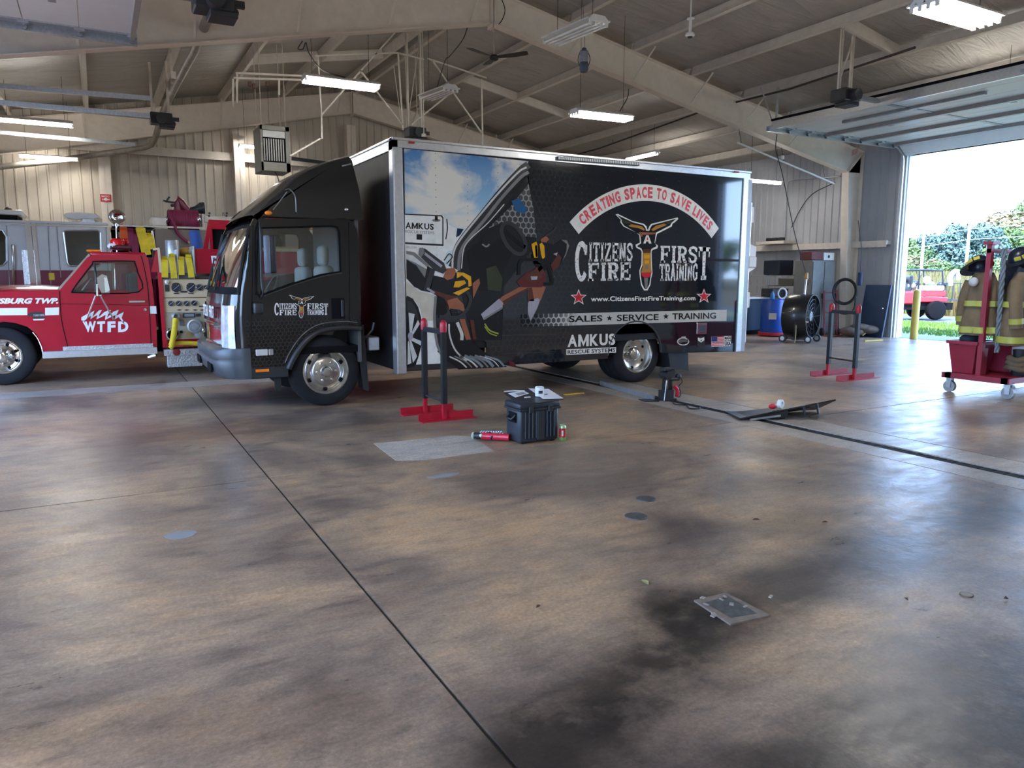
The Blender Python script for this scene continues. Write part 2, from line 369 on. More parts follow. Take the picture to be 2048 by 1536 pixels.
MB().prism(Q, (0, 0, -0.008)).build('lid', mat('galvanised_lid', (0.075, 0.08, 0.078), 0.5, 0.3, var=0.45, scale=30), hx)
b = MB()
for i in range(9):
    x = 1395+random.random()*150; y = 1190+random.random()*62; p = PZ(x, y, 0.006); b.cbox(p, (0.012+random.random()*0.02, 0.01+random.random()*.012, 0.006), rot=(0, 0, random.random()*3))
b.build('broken_edge', CONC2, hx, kind='stuff')

# ---------------------------------------------------------------- ribbed liner walls
LINER = mat('liner_panel_paint', srgb(196, 186, 170), 0.55, var=0.07, scale=1.5)
LINER_R = mat('liner_panel_grey', srgb(172, 173, 176), 0.55, var=0.07, scale=1.5)
def rib_sheet(parent, u0, u1, mp, z0, zt, pitch=0.225, mtl=None):
    """one wall panel: flat pans with raised trapezoid ribs, mp(u, depth, z) -> world"""
    us = []; u = u0; k = 0
    while u < u1-1e-6:
        for du, d in ((0.0, 0), (0.02, 0.028), (0.05, 0.028), (0.07, 0)):
            if u+du <= u1: us.append((u+du, d))
        u += pitch
    us.append((u1, 0)); b = MB()
    b.grid([[mp(q, d, z0) for q, d in us], [mp(q, d, zt(q)) for q, d in us]])
    return b.build('wall_panel', mtl or LINER, parent)
wg = MB().prism([(XL-.1, YG+.08, -.02), (XR+.1, YG+.08, -.02), (XR+.1, YG+.08, roofz(XR)), (RX, YG+.08, RZ), (XL-.1, YG+.08, roofz(XL))], (0, .15, 0)).build('wall_back', LINER, kind='structure')
u = XL
while u < XR: rib_sheet(wg, u, min(u+0.9, XR), lambda q, d, z: (q, YG-d, z), 0, roofz); u += 0.9
DY0, DY1, DZ = 6.55, 11.52, 4.42                         # the open doors
def side_wall(name, X, s, openings):
    b = MB(); ys = sorted([YN, YG]+[y for o in openings for y in o]); 
    for i in range(0, len(ys), 2): b.box(X, X+s*0.2, ys[i], ys[i+1], -0.02, roofz(X)+.1)
    for o in openings: b.box(X, X+s*0.2, o[0], o[1], DZ, roofz(X)+.1)
    return b.build(name, LINER_R, kind='structure')
wr_ = side_wall('wall_right', XR+.001, 1, [(DY0, DY1), (-1.35, 3.6)])
wl_ = side_wall('wall_left', XL-.001, -1, [(DY0, DY1), (-2.2, 2.8)])
y = DY1+0.22
while y < YG: rib_sheet(wr_, y, min(y+0.9, YG), lambda q, d, z: (XR-d*0.8, q, z), 0, lambda q: roofz(XR), mtl=LINER_R); y += 0.9
MB().box(XL-.2, XR+.2, YN-.2, YN, -.02, RZ+.3).build('wall_front', LINER, kind='structure')
# door jamb trims
TRIMW = mat('white_jamb_trim', (0.75, 0.76, 0.77), 0.4)
b = MB(); b.box(XR-.02, XR+.24, DY1-.005, DY1+.16, 0, DZ+.1); b.box(XR+.05, XR+.26, DY1-.03, DY1, 0, DZ); b.build('trim_1', TRIMW, kind='structure')
b = MB(); b.box(XR-.01, XR+.24, DY0-.16, DY0, 0, DZ+.1); b.build('trim_2', TRIMW, kind='structure')
b = MB(); b.box(XR-.012, XR+.24, DY0-.16, DY1+.16, DZ, DZ+.14); b.build('trim_3', TRIMW, kind='structure')
# girts
b = MB(); b.box(XR-.20, XR-.03, DY1+.25, YG, 2.30, 2.40); b.box(XR-.212, XR-.201, DY1+.25, YG, 2.24, 2.40); b.build('wall_girt', PURL, kind='structure')
b = MB(); b.box(XL, 9.5, YG-.22, YG-.03, 4.60, 4.74); b.box(XL, 9.5, YG-.23, YG-.21, 4.55, 4.76); b.build('wall_girt', PURL, kind='structure')
# ---------------------------------------------------------------- roof, ceiling insulation
def insul():
    m, nt, o = newmat('vinyl_insulation_facing'); L = nt.links; b = N(nt, 'ShaderNodeBsdfPrincipled', Roughness=0.5); L.new(b.outputs[0], o.inputs[0])
    g = N(nt, 'ShaderNodeNewGeometry'); mp = N(nt, 'ShaderNodeMapping'); mp.inputs['Scale'].default_value = (0.7, 2.6, 1); L.new(g.outputs['Position'], mp.inputs[0])
    n = N(nt, 'ShaderNodeTexNoise', Scale=1.1, Detail=4.0, Roughness=0.6, Distortion=1.2); L.new(mp.outputs[0], n.inputs['Vector'])
    r = ramp(nt, n.outputs['Fac'], [(0.3, srgb(170, 165, 158)), (0.7, srgb(188, 182, 174))]); L.new(r.outputs[0], b.inputs['Base Color'])
    bp = N(nt, 'ShaderNodeBump', Strength=0.5, Distance=0.12); L.new(n.outputs['Fac'], bp.inputs['Height']); L.new(bp.outputs[0], b.inputs['Normal']); return m
INS = insul()
b = MB(); ny = 40
for s in (-1, 1):
    rows = []
    for i in range(9):
        row = []
        for j in range(ny+1):
            x = RX+s*(XR-RX+.15)*i/8; yy = YN+(YG+.1-YN)*j/ny
            row.append((x, yy, roofz(x)-0.02-0.05*random.random()*(0 < i < 8)))
        rows.append(row)
    b.grid(rows)
b.build('ceiling', INS, smooth=60, kind='structure')
MB().prism([(XL-.5, YN-.3, roofz(XL-.5)+.06), (RX, YN-.3, RZ+.06), (XR+.5, YN-.3, roofz(XR+.5)+.06), (XR+.5, YN-.3, roofz(XR+.5)+.16), (RX, YN-.3, RZ+.16), (XL-.5, YN-.3, roofz(XL-.5)+.16)], (0, YG-YN+.6, 0)).build('roof', GALV, kind='structure')
# purlins: Z-sections in two bays
YF1, YF2 = 12.75, 21.35
def purlin(x, y0, y1):
    s = 1 if x > RX else -1; z = roofz(x)-0.09; a = -s*math.atan(SL)
    M = Matrix.Translation((x, 0, z)) @ Matrix.Rotation(-a, 4, 'Y')
    b = MB(M); h = 0.215; b.box(-.006, .006, y0, y1, -h, 0); b.box(-.006, .07, y0, y1, -.008, 0); b.box(-.07*s-.0 if s > 0 else 0, 0 if s > 0 else .07, y0, y1, -h, -h+.008)
    return b.build('purlin', PURL, kind='structure')
PXS = [RX+.18+1.56*k for k in range(7)]+[RX-.42-1.56*k for k in range(7)]
for x in PXS:
    purlin(x, YF1+.05, YF2+.3); purlin(x, 4.2, YF1-.05)
for (x0, x1, y) in ((PXS[1], PXS[2], 17.6), (PXS[2], PXS[3], 17.6), (PXS[3], PXS[4], 9.0), (PXS[8], PXS[9], 17.4), (PXS[7], PXS[8], 17.5)):
    za, zb = roofz(x0)-.2, roofz(x1)-.2
    MB().bar((x0, y, za), (x1, y, zb), .07, .2).build('purlin_bridging', PURL, kind='structure')
# portal frames: tapered I rafters and columns
def frame(Y, near=True):
    root = thing('portal_frame', (RX, Y, 0), kind='structure')
    for s in (-1, 1):
        eave = XR-.62 if s > 0 else XL+.62; xo = XR-.06 if s > 0 else XL+.06
        zb0, zb1 = 6.10, (4.12 if s > 0 else 3.95)
        top = lambda x: roofz(x)-.315; b = MB()
        zr = top(RX)+.0
        b.prism([(RX, Y-.005, zr+.02), (xo, Y-.005, top(xo)), (xo, Y-.005, zb1+.02), (eave, Y-.005, zb1), (RX, Y-.005, zb0-.02)], (0, .01, 0))
        b.build('rafter_web', BEIGE, root)
        b = MB(); b.bar((RX, Y, zr), (xo, Y, top(xo)), .2, .014); b.bar((RX, Y, zb0-.02), (eave+s*.0, Y, zb1), .2, .014); b.build('rafter_flange', BEIGE, root)
        b = MB(); xb = XR-.34 if s > 0 else XL+.34
        b.prism([(xo, Y-.005, 0), (xb, Y-.005, 0), (eave, Y-.005, zb1), (xo, Y-.005, top(xo))], (0, .01, 0)); b.build('column_web', BEIGE, root)
        b = MB(); b.bar((xb, Y, 0), (eave, Y, zb1), .2, .014, up=(1, 0, 0)); b.bar((xo, Y, 0), (xo, Y, top(xo)), .2, .014, up=(1, 0, 0)); b.bar((eave, Y, zb1), (xo, Y, top(xo)-.02), .19, .014); b.build('column_flange', BEIGE, root)
        # flange braces
        for k in (1, 2, 3, 4, 5):
            x = PXS[k] if s > 0 else PXS[7+k-1]
            if not (XL+.8 < x < XR-.8): continue
            zbt = zb0+(zb1-zb0)*(abs(x-RX)/abs(eave-RX))
            for q in ((-1, 1) if near else (-1,)):
                MB().bar((x, Y+q*.02, zbt+.06), (x+s*.04, Y+q*.62, roofz(x)-.33), .035, .012).build('flange_brace', PURL, root)
    b = MB(); b.box(RX-.03, RX-.012, Y-.1, Y+.1, 6.0, RZ-.31); b.box(RX+.012, RX+.03, Y-.1, Y+.1, 6.0, RZ-.31); b.build('ridge_splice', BEIGE, root)
    return root
frame(YF1); frame(YF2, False)
# gable columns on the back wall
for x, zt in ((0.33, 4.62), (3.52, 5.2), (6.60, 5.75), (13.0, 4.9)):
    b = MB(); b.box(x-.13, x+.13, YF2-.02, YF2-.006, 0, zt); b.box(x-.13, x+.13, YF2+.2, YF2+.214, 0, zt); b.box(x-.005, x+.005, YF2-.02, YF2+.2, 0, zt); b.build('gable_column', BEIGE, kind='structure')
sg = thing('extinguisher_sign', (0.30, YF2-.03, 3.55), 'small red sign with white lettering on the gable column above the engine', 'sign')
a, c_ = PY(200, 388, YF2-.03), PY(223, 404, YF2-.03)
MB().box(a.x, c_.x, YF2-.034, YF2-.024, c_.z, a.z).build('plate', mat('sign_red', (0.5, 0.01, 0.02), 0.4), sg)
for k, t in enumerate(('EMERGENCY', 'SHUT OFF')):
    z1 = a.z-(.03+.075*k)*1.0; text_quad('lettering', t, (a.x+.03, YF2-.036, z1), (c_.x-.03, YF2-.036, z1), (c_.x-.03, YF2-.036, z1-.045), (a.x+.03, YF2-.036, z1-.045), WHITEDEC, sg, bold=.01)
mx = (a.x+c_.x)/2; MB().prism([(mx-.06, YF2-.036, c_.z+.06), (mx, YF2-.036, c_.z+.1), (mx+.06, YF2-.036, c_.z+.06), (mx, YF2-.036, c_.z+.02)], (0, .001, 0)).build('arrow', WHITEDEC, sg)
# ================================================================ overhead doors
DOORW = mat('white_door_skin', (0.74, 0.75, 0.75), 0.4, var=0.03)
DOORG = mat('grey_door_strut', (0.36, 0.38, 0.40), 0.4, 0.5)
def overhead_door(name, s, X, y0, y1, label_strut=True):
    """sectional door rolled up under the roof; s=+1 on the right wall"""
    root = thing(name, (X, (y0+y1)/2, 4.55), kind='structure'); zt = 4.60
    xs = [X-s*(0.45+0.605*k) for k in range(8)]
    # leaning bottom section in the curve of the track
    b = MB(); b.prism([(X-s*.06, y0, DZ-.02), (X-s*.11, y0, DZ-.02), (xs[0], y0, zt+.05), (xs[0], y0, zt+.1)], (0, y1-y0, 0)); b.build('door_section', DOORW, root)
    for k in range(7):
        b = MB(); b.box(min(xs[k], xs[k+1])+.006, max(xs[k], xs[k+1])-.006, y0, y1, zt+.05, zt+.1)
        b.build('door_section', DOORW, root)
        b = MB(); b.box(min(xs[k], xs[k+1])+.04, max(xs[k], xs[k+1])-.04, y0, y0+.09, zt+.03, zt+.05); b.box(min(xs[k], xs[k+1])+.04, max(xs[k], xs[k+1])-.04, y1-.09, y1, zt+.03, zt+.05); b.build('end_stile', GALV, root)
    for k in (0, 2, 4):
        x = xs[k]-s*.10; b = MB(); b.prism([(x-.09, y0, zt+.05), (x-.05, y0, zt-.02), (x+.05, y0, zt-.02), (x+.09, y0, zt+.05)], (0, y1-y0, 0)); b.build('stiffener', DOORG, root)
    x = xs[7]; b = MB(); b.box(x-.03, x+.03, y0, y1, zt-.02, zt+.14); b.build('end_rail', ALU, root)
    b = MB(); b.box(x-.045-s*.02, x+.045-s*.02, y0+.01, y1-.01, zt+.14, zt+.18); b.build('edge_seal', DARK, root)
    ym = (y0+y1)/2; xa = xs[6]+s*.25; b = MB(); b.box(xa-.04, xa+.04, ym-1.4, ym+1.4, zt, zt+.05); b.build('reinforcing_bar', DOORG, root)
    for k in range(2, 7, 2):
        for q in (-1.2, 0.0, 1.2):
            b = MB(); b.cbox((xs[k]+s*.3, ym+q, zt+.045), (.05, .09, .012)); b.build('hinge', GALV, root)
    for ye, sy in ((y0, -1), (y1, 1)):
        for k in range(8):
            b = MB(); b.cyl((xs[k], ye+sy*.0, zt+.045), (xs[k], ye+sy*.1, zt+.005), .012, 8); b.cyl((xs[k], ye+sy*.055, zt+.0), (xs[k], ye+sy*.085, zt+.0), .035, 10); b.cbox((xs[k], ye-sy*.03, zt+.035), (.12, .07, .05)); b.build('roller', GALV, root)
        b = MB(); yt = ye+sy*.07; x1 = X-s*4.75
        b.box(min(X-s*.45, x1), max(X-s*.45, x1), yt+sy*.03-.004, yt+sy*.03+.004, zt-.05, zt+.05); b.box(min(X-s*.45, x1), max(X-s*.45, x1), yt-.03, yt+.03, zt-.055, zt-.048); b.box(min(X-s*.45, x1), max(X-s*.45, x1), yt-.03, yt+.03, zt+.045, zt+.052)
        arc = [(X-s*(.07+.38*(1-math.cos(t))), yt, zt-.38+.38*math.sin(t)) for t in [PI/2*i/8 for i in range(9)]]
        b.tube([(X-s*.07, yt, 0.0)]+arc, .03, 6); b.build('track', GALV, root)
        for xx in (x1+s*.3, x1+s*2.4):
            b = MB(); b.bar((xx, yt+sy*.05, zt), (xx, yt+sy*.05, roofz(xx)-.3), .04, .04); b.bar((xx, yt+sy*.06, zt), (xx-s*.5, yt+sy*.06, roofz(xx)-.35), .03, .012); b.build('hanger', GALV, root)
    return root
overhead_door('door_1', 1, XR, DY0+.02, DY1-.02); overhead_door('door_2', -1, XL, DY0+.02, DY1-.02)
overhead_door('door_4', 1, XR, -1.32, 3.57)
# horizontal tracks of the closed door in the far left bay, reaching in from the left wall
b = MB()
for (x0, y0, x1, y1) in ((0, 172, 300, 197), (0, 205, 300, 232), (0, 265, 270, 289)):
    p, q = PY(x0, y0, 14.3 if y0 < 180 else 14.32 if y0 < 240 else 19.4), PY(x1, y1, 14.3 if y0 < 180 else 14.32 if y0 < 240 else 19.4); p = q+(p-q)*2.2
    m = MB(); m.bar(p, q, .05, .075); m.bar(p+Vector((0, .04, .03)), q+Vector((0, .04, .03)), .02, .02); m.build('door_track', GALV, kind='structure')
# door 3 far left bay, closed
r3 = thing('door_3', (XL, 16.8, 0), kind='structure')
for k in range(7): MB().box(XL+.01, XL+.06, 14.4, 19.3, .62*k, .62*k+.61).build('door_section', DOORW, r3)
# unseen left bay behind the camera left open, doorless, to let light in

# ---------------------------------------------------------------- fluorescent fixtures
TUBEON = emit('lit_tube', (1.0, 0.97, 0.92), 26.0)
TUBEOFF = mat('unlit_tube', (0.72, 0.70, 0.66), 0.25)
FIXW = mat('fixture_white_enamel', (0.70, 0.68, 0.64), 0.4)
def fixture(p0, p1, n, lit, label, strip=False):
    p0, p1 = Vector(p0), Vector(p1); d = (p1-p0).normalized(); sd = d.cross(Vector((0, 0, 1))).normalized(); up = sd.cross(d); c = (p0+p1)/2
    root = thing('fluorescent_light', c, label, 'ceiling light')
    w = .075*n if not strip else .08
    b = MB()
    P = lambda a, h, k: p0+d*k+sd*a+up*h; L = (p1-p0).length
    if strip:
        b.prism([P(-.04, 0, 0), P(.04, 0, 0), P(.04, .06, 0), P(-.04, .06, 0)], d*L)
        b.prism([P(-.05, .061, 0), P(.05, .061, 0), P(.12, .03, 0), P(-.12, .03, 0)], d*L)
    else:
        b.prism([P(-w*.55, .035, 0), P(w*.55, .035, 0), P(w*.3, .1, 0), P(-w*.3, .1, 0)], d*L)
        for k in range(n+1):
            a = (k-n/2)*.085; b.prism([P(a-.012, .034, 0), P(a+.012, .034, 0), P(a, .06, 0)], d*L)
    b.build('housing', FIXW, root)
    for e_ in (0.0, L-.02):
        b = MB()
        hw_ = (n-1)/2*.085+.022; pr_ = [(-hw_, .034)]
        for k in range(n): a = (k-(n-1)/2)*.085; pr_ += [(a-.02, .012), (a-.018, -.03), (a+.018, -.03), (a+.02, .012)]
        pr_ += [(hw_, .034)]; b.prism([P(q_[0], q_[1], e_) for q_ in pr_], d*.02)
        b.build('lamp_holder', FIXW, root)
    for k in range(n):
        a = (k-(n-1)/2)*.085; MB().cyl(P(a, -.012, .025), P(a, -.012, L-.03), .0155, 10, caps=False).build('tube', TUBEON if lit else TUBEOFF, root, smooth=40)
    for e_ in (.15, L-.15):
        q = P(0, .1, e_) if not strip else P(0, .06, e_); b = MB(); b.cyl(q, (q.x, q.y, roofz(q.x)-.08), .004, 5); b.build('hanging_wire', CABLE, root)
    if lit and False: pass
    return root
def horiz(px0, px1, Y): return PY(*px0, Y), PY(*px1, Y)
Z_ = lambda p, z: (p.x, p.y, z)
a, b_ = horiz((607, 160), (755, 178), 13.2); fixture(a, b_, 4, True, 'lit four-tube light hanging left of the ridge, in front of the bracing rods')
a, b_ = horiz((1147, 228), (1258, 240), 12.0); fixture(a, b_, 4, True, 'lit four-tube light hanging above the middle of the box truck')
a, b_ = horiz((-3, 240), (146, 244), 18.5); fixture((a.x, a.y, a.z), (b_.x, b_.y, a.z), 2, True, 'lit light at the left edge, higher and larger than the one below it')
a, b_ = horiz((38, 312), (156, 317), 21.05); fixture((a.x, a.y, a.z), (b_.x, b_.y, a.z), 2, True, 'lit strip light low over the engine cab at far left', True)
a, b_ = horiz((1493, 361), (1560, 366), 14.4); fixture((a.x, a.y, a.z), (b_.x, b_.y, a.z), 2, True, 'lit strip light just beyond the rear top corner of the box truck', True)
a, b_ = horiz((1848, 12), (1975, 30), 4.73); fixture((a.x, a.y, a.z), (b_.x, b_.y, a.z), 4, True, 'very bright four-tube light at the top right corner of the photo')
a, b_ = PX(1255, 320, 13.45), PX(1315, 310, 13.45); fixture((a.x, a.y, a.z), (b_.x, b_.y, a.z), 2, True, 'lit twin-tube light seen end-on just above the box truck roof')
a, b_ = horiz((478, 292), (552, 299), 20.9); fixture((a.x, a.y, a.z), (b_.x, b_.y, a.z), 2, True, 'lit strip light half hidden behind the grey unit heater', True)
a, b_ = PX(1103, 86, 5.93), PX(1198, 46, 5.93); fixture(a, b_, 4, False, 'unlit white four-tube light hanging in front of the right rafter')
a, b_ = PX(852, 198, 5.83), PX(902, 180, 5.83); fixture(a, b_, 4, False, 'unlit white four-tube light hanging left of the ceiling fan')
a = Vector(PZ(2008, 152, 4.95)); fixture(a, a+Vector((1.22, 0, 0)), 2, True, 'lit strip light above the rolled-up door at the right edge', True)

for k, (x, y) in enumerate(((-1.0, 3.5), (10.5, -1.0), (2.0, -4.5))):  # unseen lamps added over the near bay to brighten floor and ceiling
    fixture((x, y, 4.72), (x+1.22, y, 4.72), 4, True, ('added fill light with four tubes over the near bay, out of frame, ' + ('left front', 'behind at right', 'behind at left')[k]))
# ---------------------------------------------------------------- ceiling fan, speaker-like canister, camera mount
fc = PY(988, 116, 13.9); fan = thing('ceiling_fan', (fc.x, fc.y, fc.z), 'dark three-blade ceiling fan on a white rod under the ridge', 'ceiling fan')
WHT = mat('ivory_plastic', (0.66, 0.6, 0.48), 0.45)
MB().cyl(fc+Vector((0, 0, .05)), fc+Vector((0, 0, .52)), .012, 8).build('down_rod', WHT, fan, smooth=40)
MB().lathe([(0, .66), (.05, .66), (.055, .6), (.035, .5), (0, .49)], fc, n=16).build('canopy', WHT, fan, smooth=40)
MB().lathe([(0, .06), (.06, .055), (.09, .02), (.085, -.03), (.05, -.05), (0, -.055)], fc, n=20).build('motor', BLKPL, fan, smooth=40)
for t in (math.radians(-15)-YAW, math.radians(105)-YAW, math.radians(225)-YAW):
    M = Matrix.Translation(fc) @ Matrix.Rotation(t, 4, 'Z'); b = MB(M)
    rows = []
    for i in range(9):
        r = .08+.62*i/8; w = .035+.05*math.sin(min(1, i/5)*PI/2)*(1 if i < 8 else .5); z = .02+.03*(i/8)**2
        rows.append([(r, -w, z+.016), (r, 0, z+.004), (r, w, z-.012), (r, w, z-.018), (r, 0, z-.004), (r, -w, z+.01)])
    b.grid(rows, True); b.build('blade', mat('dark_fan_blade', (0.03, 0.026, 0.024), 0.4), fan, smooth=50)
hd = PY(1168, 118, 9.6); cn = thing('cord_reel_weight', (hd.x, hd.y, hd.z), 'grey canister hanging on a wire in front of the right rafter', 'hanging canister')
GRYC = mat('grey_canister', (0.20, 0.21, 0.23), 0.45, var=0.3, scale=40); DKB = mat('dark_blue_grey', (0.035, 0.045, 0.06), 0.5)
MB().lathe([(.062, .1), (.066, .02), (.064, -.05)], hd, n=20).build('printed_sleeve', GRYC, cn, smooth=40)
MB().lathe([(.064, -.05), (.067, -.06), (.066, -.15), (.05, -.19), (0, -.2)], hd, n=20).build('boot', DKB, cn, smooth=40)
MB().lathe([(0, .16), (.03, .155), (.04, .12), (.062, .1)], hd, n=16).build('cap', DKB, cn, smooth=40)
for s in (-1, 1): MB().tube(smooth_path([hd+CR*s*q+Vector((0, 0, z)) for q, z in ((.05, .12), (.085, .03), (.088, -.03), (.066, -.1))]), .006, 6).build('side_strap', DKB, cn)
MB().tube([hd+Vector((0, 0, .15)), hd+Vector((0, 0, .35)), (hd.x-.08, hd.y+.1, roofz(hd.x)-.1)], .003, 5).build('wire', CABLE, cn)
cm = PY(1380, 70, 9.6); cc = thing('ceiling_camera', (cm.x, cm.y, cm.z), 'white dome camera on a pole hanging from the right roof slope', 'camera')
MB().lathe([(0, .04), (.055, .035), (.075, .01), (.075, -.012), (.05, -.028), (0, -.028)], cm, n=20).build('housing', WHITEP, cc, smooth=40)
MB().lathe([(.045, -.028), (.035, -.045), (0, -.05)], cm, n=16).build('dome', BLKPL, cc, smooth=40)
b = MB(); b.cyl(cm+Vector((0, 0, .03)), cm+Vector((0, 0, .24)), .024, 12); b.lathe([(0, .26), (.06, .255), (.06, .24), (.024, .235)], cm, n=14); b.cyl(cm+Vector((0, 0, .25)), (cm.x, cm.y, roofz(cm.x)-.1), .012, 8); b.build('pole', WHITEP, cc, smooth=40)

# ---------------------------------------------------------------- door operators on hangers
PERF = mat('perforated_angle', (0.62, 0.56, 0.46), 0.5)
def operator(c, label, s=-1, arm=True):
    c = Vector(c); r = thing('door_operator', c, label, 'door operator')
    b = MB(); b.box(c.x-.2, c.x+.2, c.y-.16, c.y+.16, c.z-.11, c.z+.1, .015); b.box(c.x-.05, c.x+.24, c.y-.12, c.y+.17, c.z-.17, c.z-.1, .01); b.build('gear_case', BLKPL, r)
    MB().cyl((c.x, c.y-.28, c.z-.02), (c.x, c.y-.12, c.z-.02), .1, 16).build('motor', BLKPL, r, smooth=40)
    b = MB(); b.box(c.x+.2, c.x+.33, c.y-.03, c.y+.03, c.z-.02, c.z+.05); b.cyl((c.x+.22, c.y, c.z-.07), (c.x+.22, c.y+.06, c.z-.07), .05, 10); b.build('chain_wheel', BLKPL, r)
    for dx in (-.15, .15):
        b = MB(); b.bar((c.x+dx, c.y, c.z+.08), (c.x+dx, c.y, roofz(c.x+dx)-.28), .045, .005, up=(0, 1, 0)); b.bar((c.x+dx-.02, c.y+.02, c.z+.08), (c.x+dx-.02, c.y+.02, roofz(c.x+dx)-.28), .005, .045, up=(0, 1, 0)); b.build('hanger_angle', PERF, r)
    b = MB(); b.bar((c.x-.15, c.y, c.z+.3), (c.x+.15, c.y+.02, roofz(c.x)-.4), .035, .006); b.build('diagonal_brace', PERF, r)
    if arm:
        x1 = XR-.2 if s > 0 else XL+.2; b = MB(); b.box(min(c.x, x1), max(c.x, x1), c.y-.04, c.y+.04, c.z-.02, c.z+.05); b.build('rail', DOORG, r)
    return r
operator(PY(425, 4, 9.0), 'black door operator at the top edge left of centre, mounted above the thick pipe', -1)
operator(PY(322, 238, 16.8), 'black door operator in front of the far left rafter', -1)
operator(PY(1690, 192, 9.05), 'dark door operator hanging above the raised right door', 1)
op = PY(830, 266, 15.5); operator(op, 'black hanging motor unit seen just above the front corner of the box truck', 1, False)
b = MB(); b.cyl(op+Vector((.08, -.3, -.05)), op+Vector((.08, -.3, 2.0)), .012, 6); b.cyl(op+Vector((.08, -.3, -.12)), op+Vector((.08, -.3, -.06)), .05, 12)
o_ = b.build('hanging_rod', PERF); tag(o_, 'thin white threaded rod in front of the black hanging motor unit', 'rod')
# bracing rods over the truck cab: a hanging strut frame
fr = thing('hanging_truss', PY(790, 200, 15.5), 'hanging frame of thin beige struts over the truck cab below the ridge', 'strut frame')
for (x0, y0, x1, y1) in ((630, 112, 795, 106), (795, 106, 848, 119), (855, 117, 973, 156), (636, 115, 643, 233), (796, 106, 806, 260), (643, 230, 790, 65), (720, 140, 805, 250), (822, 250, 905, 183), (905, 183, 965, 268), (866, 122, 905, 180), (963, 158, 965, 290), (643, 233, 644, 278), (580, 312, 641, 277)):
    YY = 15.5; MB().bar(PY(x0, y0, YY), PY(x1, y1, YY), .03, .03).build('strut', PERF, fr)
for (x0, y0, x1, y1) in ((787, 130, 803, 245), (810, 115, 816, 225), (829, 90, 836, 262)):
    MB().cyl(PY(x0, y0, 15.6), PY(x1, y1, 15.6), .008, 6).build('threaded_rod', PERF, fr)
# shelf brackets and junction stuff hanging left of that
fr = thing('hanging_bracket', PY(540, 155, 15.8), 'pair of beige struts with small dark fittings hanging left of the lit ridge light', 'strut frame')
for (x0, y0, x1, y1) in ((471, 146, 605, 152), (467, 156, 603, 160), (474, 148, 474, 205), (466, 158, 466, 214), (558, 160, 558, 190)):
    MB().bar(PY(x0, y0, 15.8), PY(x1, y1, 15.8), .035, .035).build('strut', PERF, fr)
for x, y in ((500, 168), (508, 172), (535, 168)): MB().cbox(PY(x, y, 15.8), (.07, .06, .09), .01).build('fitting', mat('rusty_fitting', (0.1, 0.05, 0.03), .6), fr)

# ---------------------------------------------------------------- unit heater
hp = PY(535, 300, 16.0); HX, HY = hp.x, 16.0
heat = thing('unit_heater', (HX, HY, 3.6), 'grey-green gas unit heater with louvred front hanging at left', 'heater')
HG = mat('heater_enamel', srgb(112, 110, 98), 0.45, var=0.05)
x0, x1 = PY(522, 300, HY).x, PY(580, 300, HY).x; z1, z0 = PY(522, 249, HY).z, PY(522, 340, HY).z
hy1 = HY+.75
b = MB(); b.box(x0, x1, HY+.03, hy1, z0, z1, .01); b.build('casing', HG, heat)
b = MB(); t = .06; b.box(x0, x1, HY, HY+.03, z1-.09, z1); b.box(x0, x1, HY, HY+.03, z0, z0+.17); b.box(x0, x0+.04, HY, HY+.03, z0, z1); b.box(x1-.08, x1, HY, HY+.03, z0, z1); b.build('front_frame', HG, heat)
MB().box(x0+.04, x1-.08, HY+.026, HY+.032, z0+.17, z1-.09).build('dark_core', DARK, heat)
MB().box(x0+.05, x1-.09, HY+.004, HY+.02, z1-.23, z1-.1).build('upper_louver', mat('heater_grey', (.45, .45, .43), .4), heat)
for k in range(8):
    z = z0+.2+k*(z1-z0-.46)/8; M = MB()
    for j in range(9):
        x = x0+.07+(x1-x0-.2)*j/8; M.box(x-.012, x+.012, HY+.005, HY+.022, z, z+.055)
    M.build('louver_row', mat('louver_steel', (0.16, 0.16, 0.155), 0.4, 0.3), heat)
MB().tube(smooth_path([(x0+.3, HY+.2, z0), (x0+.34, HY+.15, z0-.1), (x0+.38, HY+.15, z0-.28)]), .012, 6).build('flexible_conduit', BLKPL, heat)
for dx, dy in ((.05, .1), (.05, .6), (x1-x0-.05, .1), (x1-x0-.05, .6)): MB().cyl((x0+dx, HY+dy, z1), (x0+dx, HY+dy, roofz(x0+dx)-.1), .006, 6).build('hanging_rod', PERF, heat)
# ---------------------------------------------------------------- gas pipe at left and small line at right
gp = thing('gas_pipe', (1.6, 13, 5.2), 'thick dark gas pipe running along the left roof slope and down to the back wall', 'pipe')
b = MB(); b.tube([PZ(440, -25, 5.25), PZ(390, 100, 5.25), PZ(352, 170, 5.25), PZ(325, 226, 5.25), PY(311, 275, 20.7), PY(303, 289, 20.9), PY(290, 295, 21.0), PY(110, 322, 21.2), PY(-60, 340, 21.2)], .07, 12); b.build('pipe_run', mat('weathered_pipe', (0.30, 0.265, 0.225), 0.5, 0.2, var=.25), gp, smooth=50)
for x, y in ((392, 70), (352, 160)):
    p = PZ(x, y, 5.25); b = MB(); b.bar(p+Vector((-.07, 0, -.08)), (p.x-.07, p.y, roofz(p.x)-.2), .05, .006, up=(0, 1, 0)); b.build('perforated_hanger', PERF, gp)
p = PY(347, 150, 13.2); b = MB(); b.cbox(p, (.07, .006, .11)); tg = b.build('paper_tag', mat('cream_tag', (.72, .62, .48), .6)); tag(tg, 'small cream tag hanging on a red cord beside the thick pipe', 'tag')
lp = thing('conduit_run', PZ(1420, 215, 5.45), 'long thin black pipe running below the right roof slope', 'pipe')
MB().tube([PZ(940, 366, 5.45), PZ(1198, 297, 5.45), PZ(1420, 217, 5.45), PZ(1580, 178, 5.3), PZ(1830, 95, 5.3)], .022, 8).build('pipe_run', BLKIRON, lp, smooth=50)
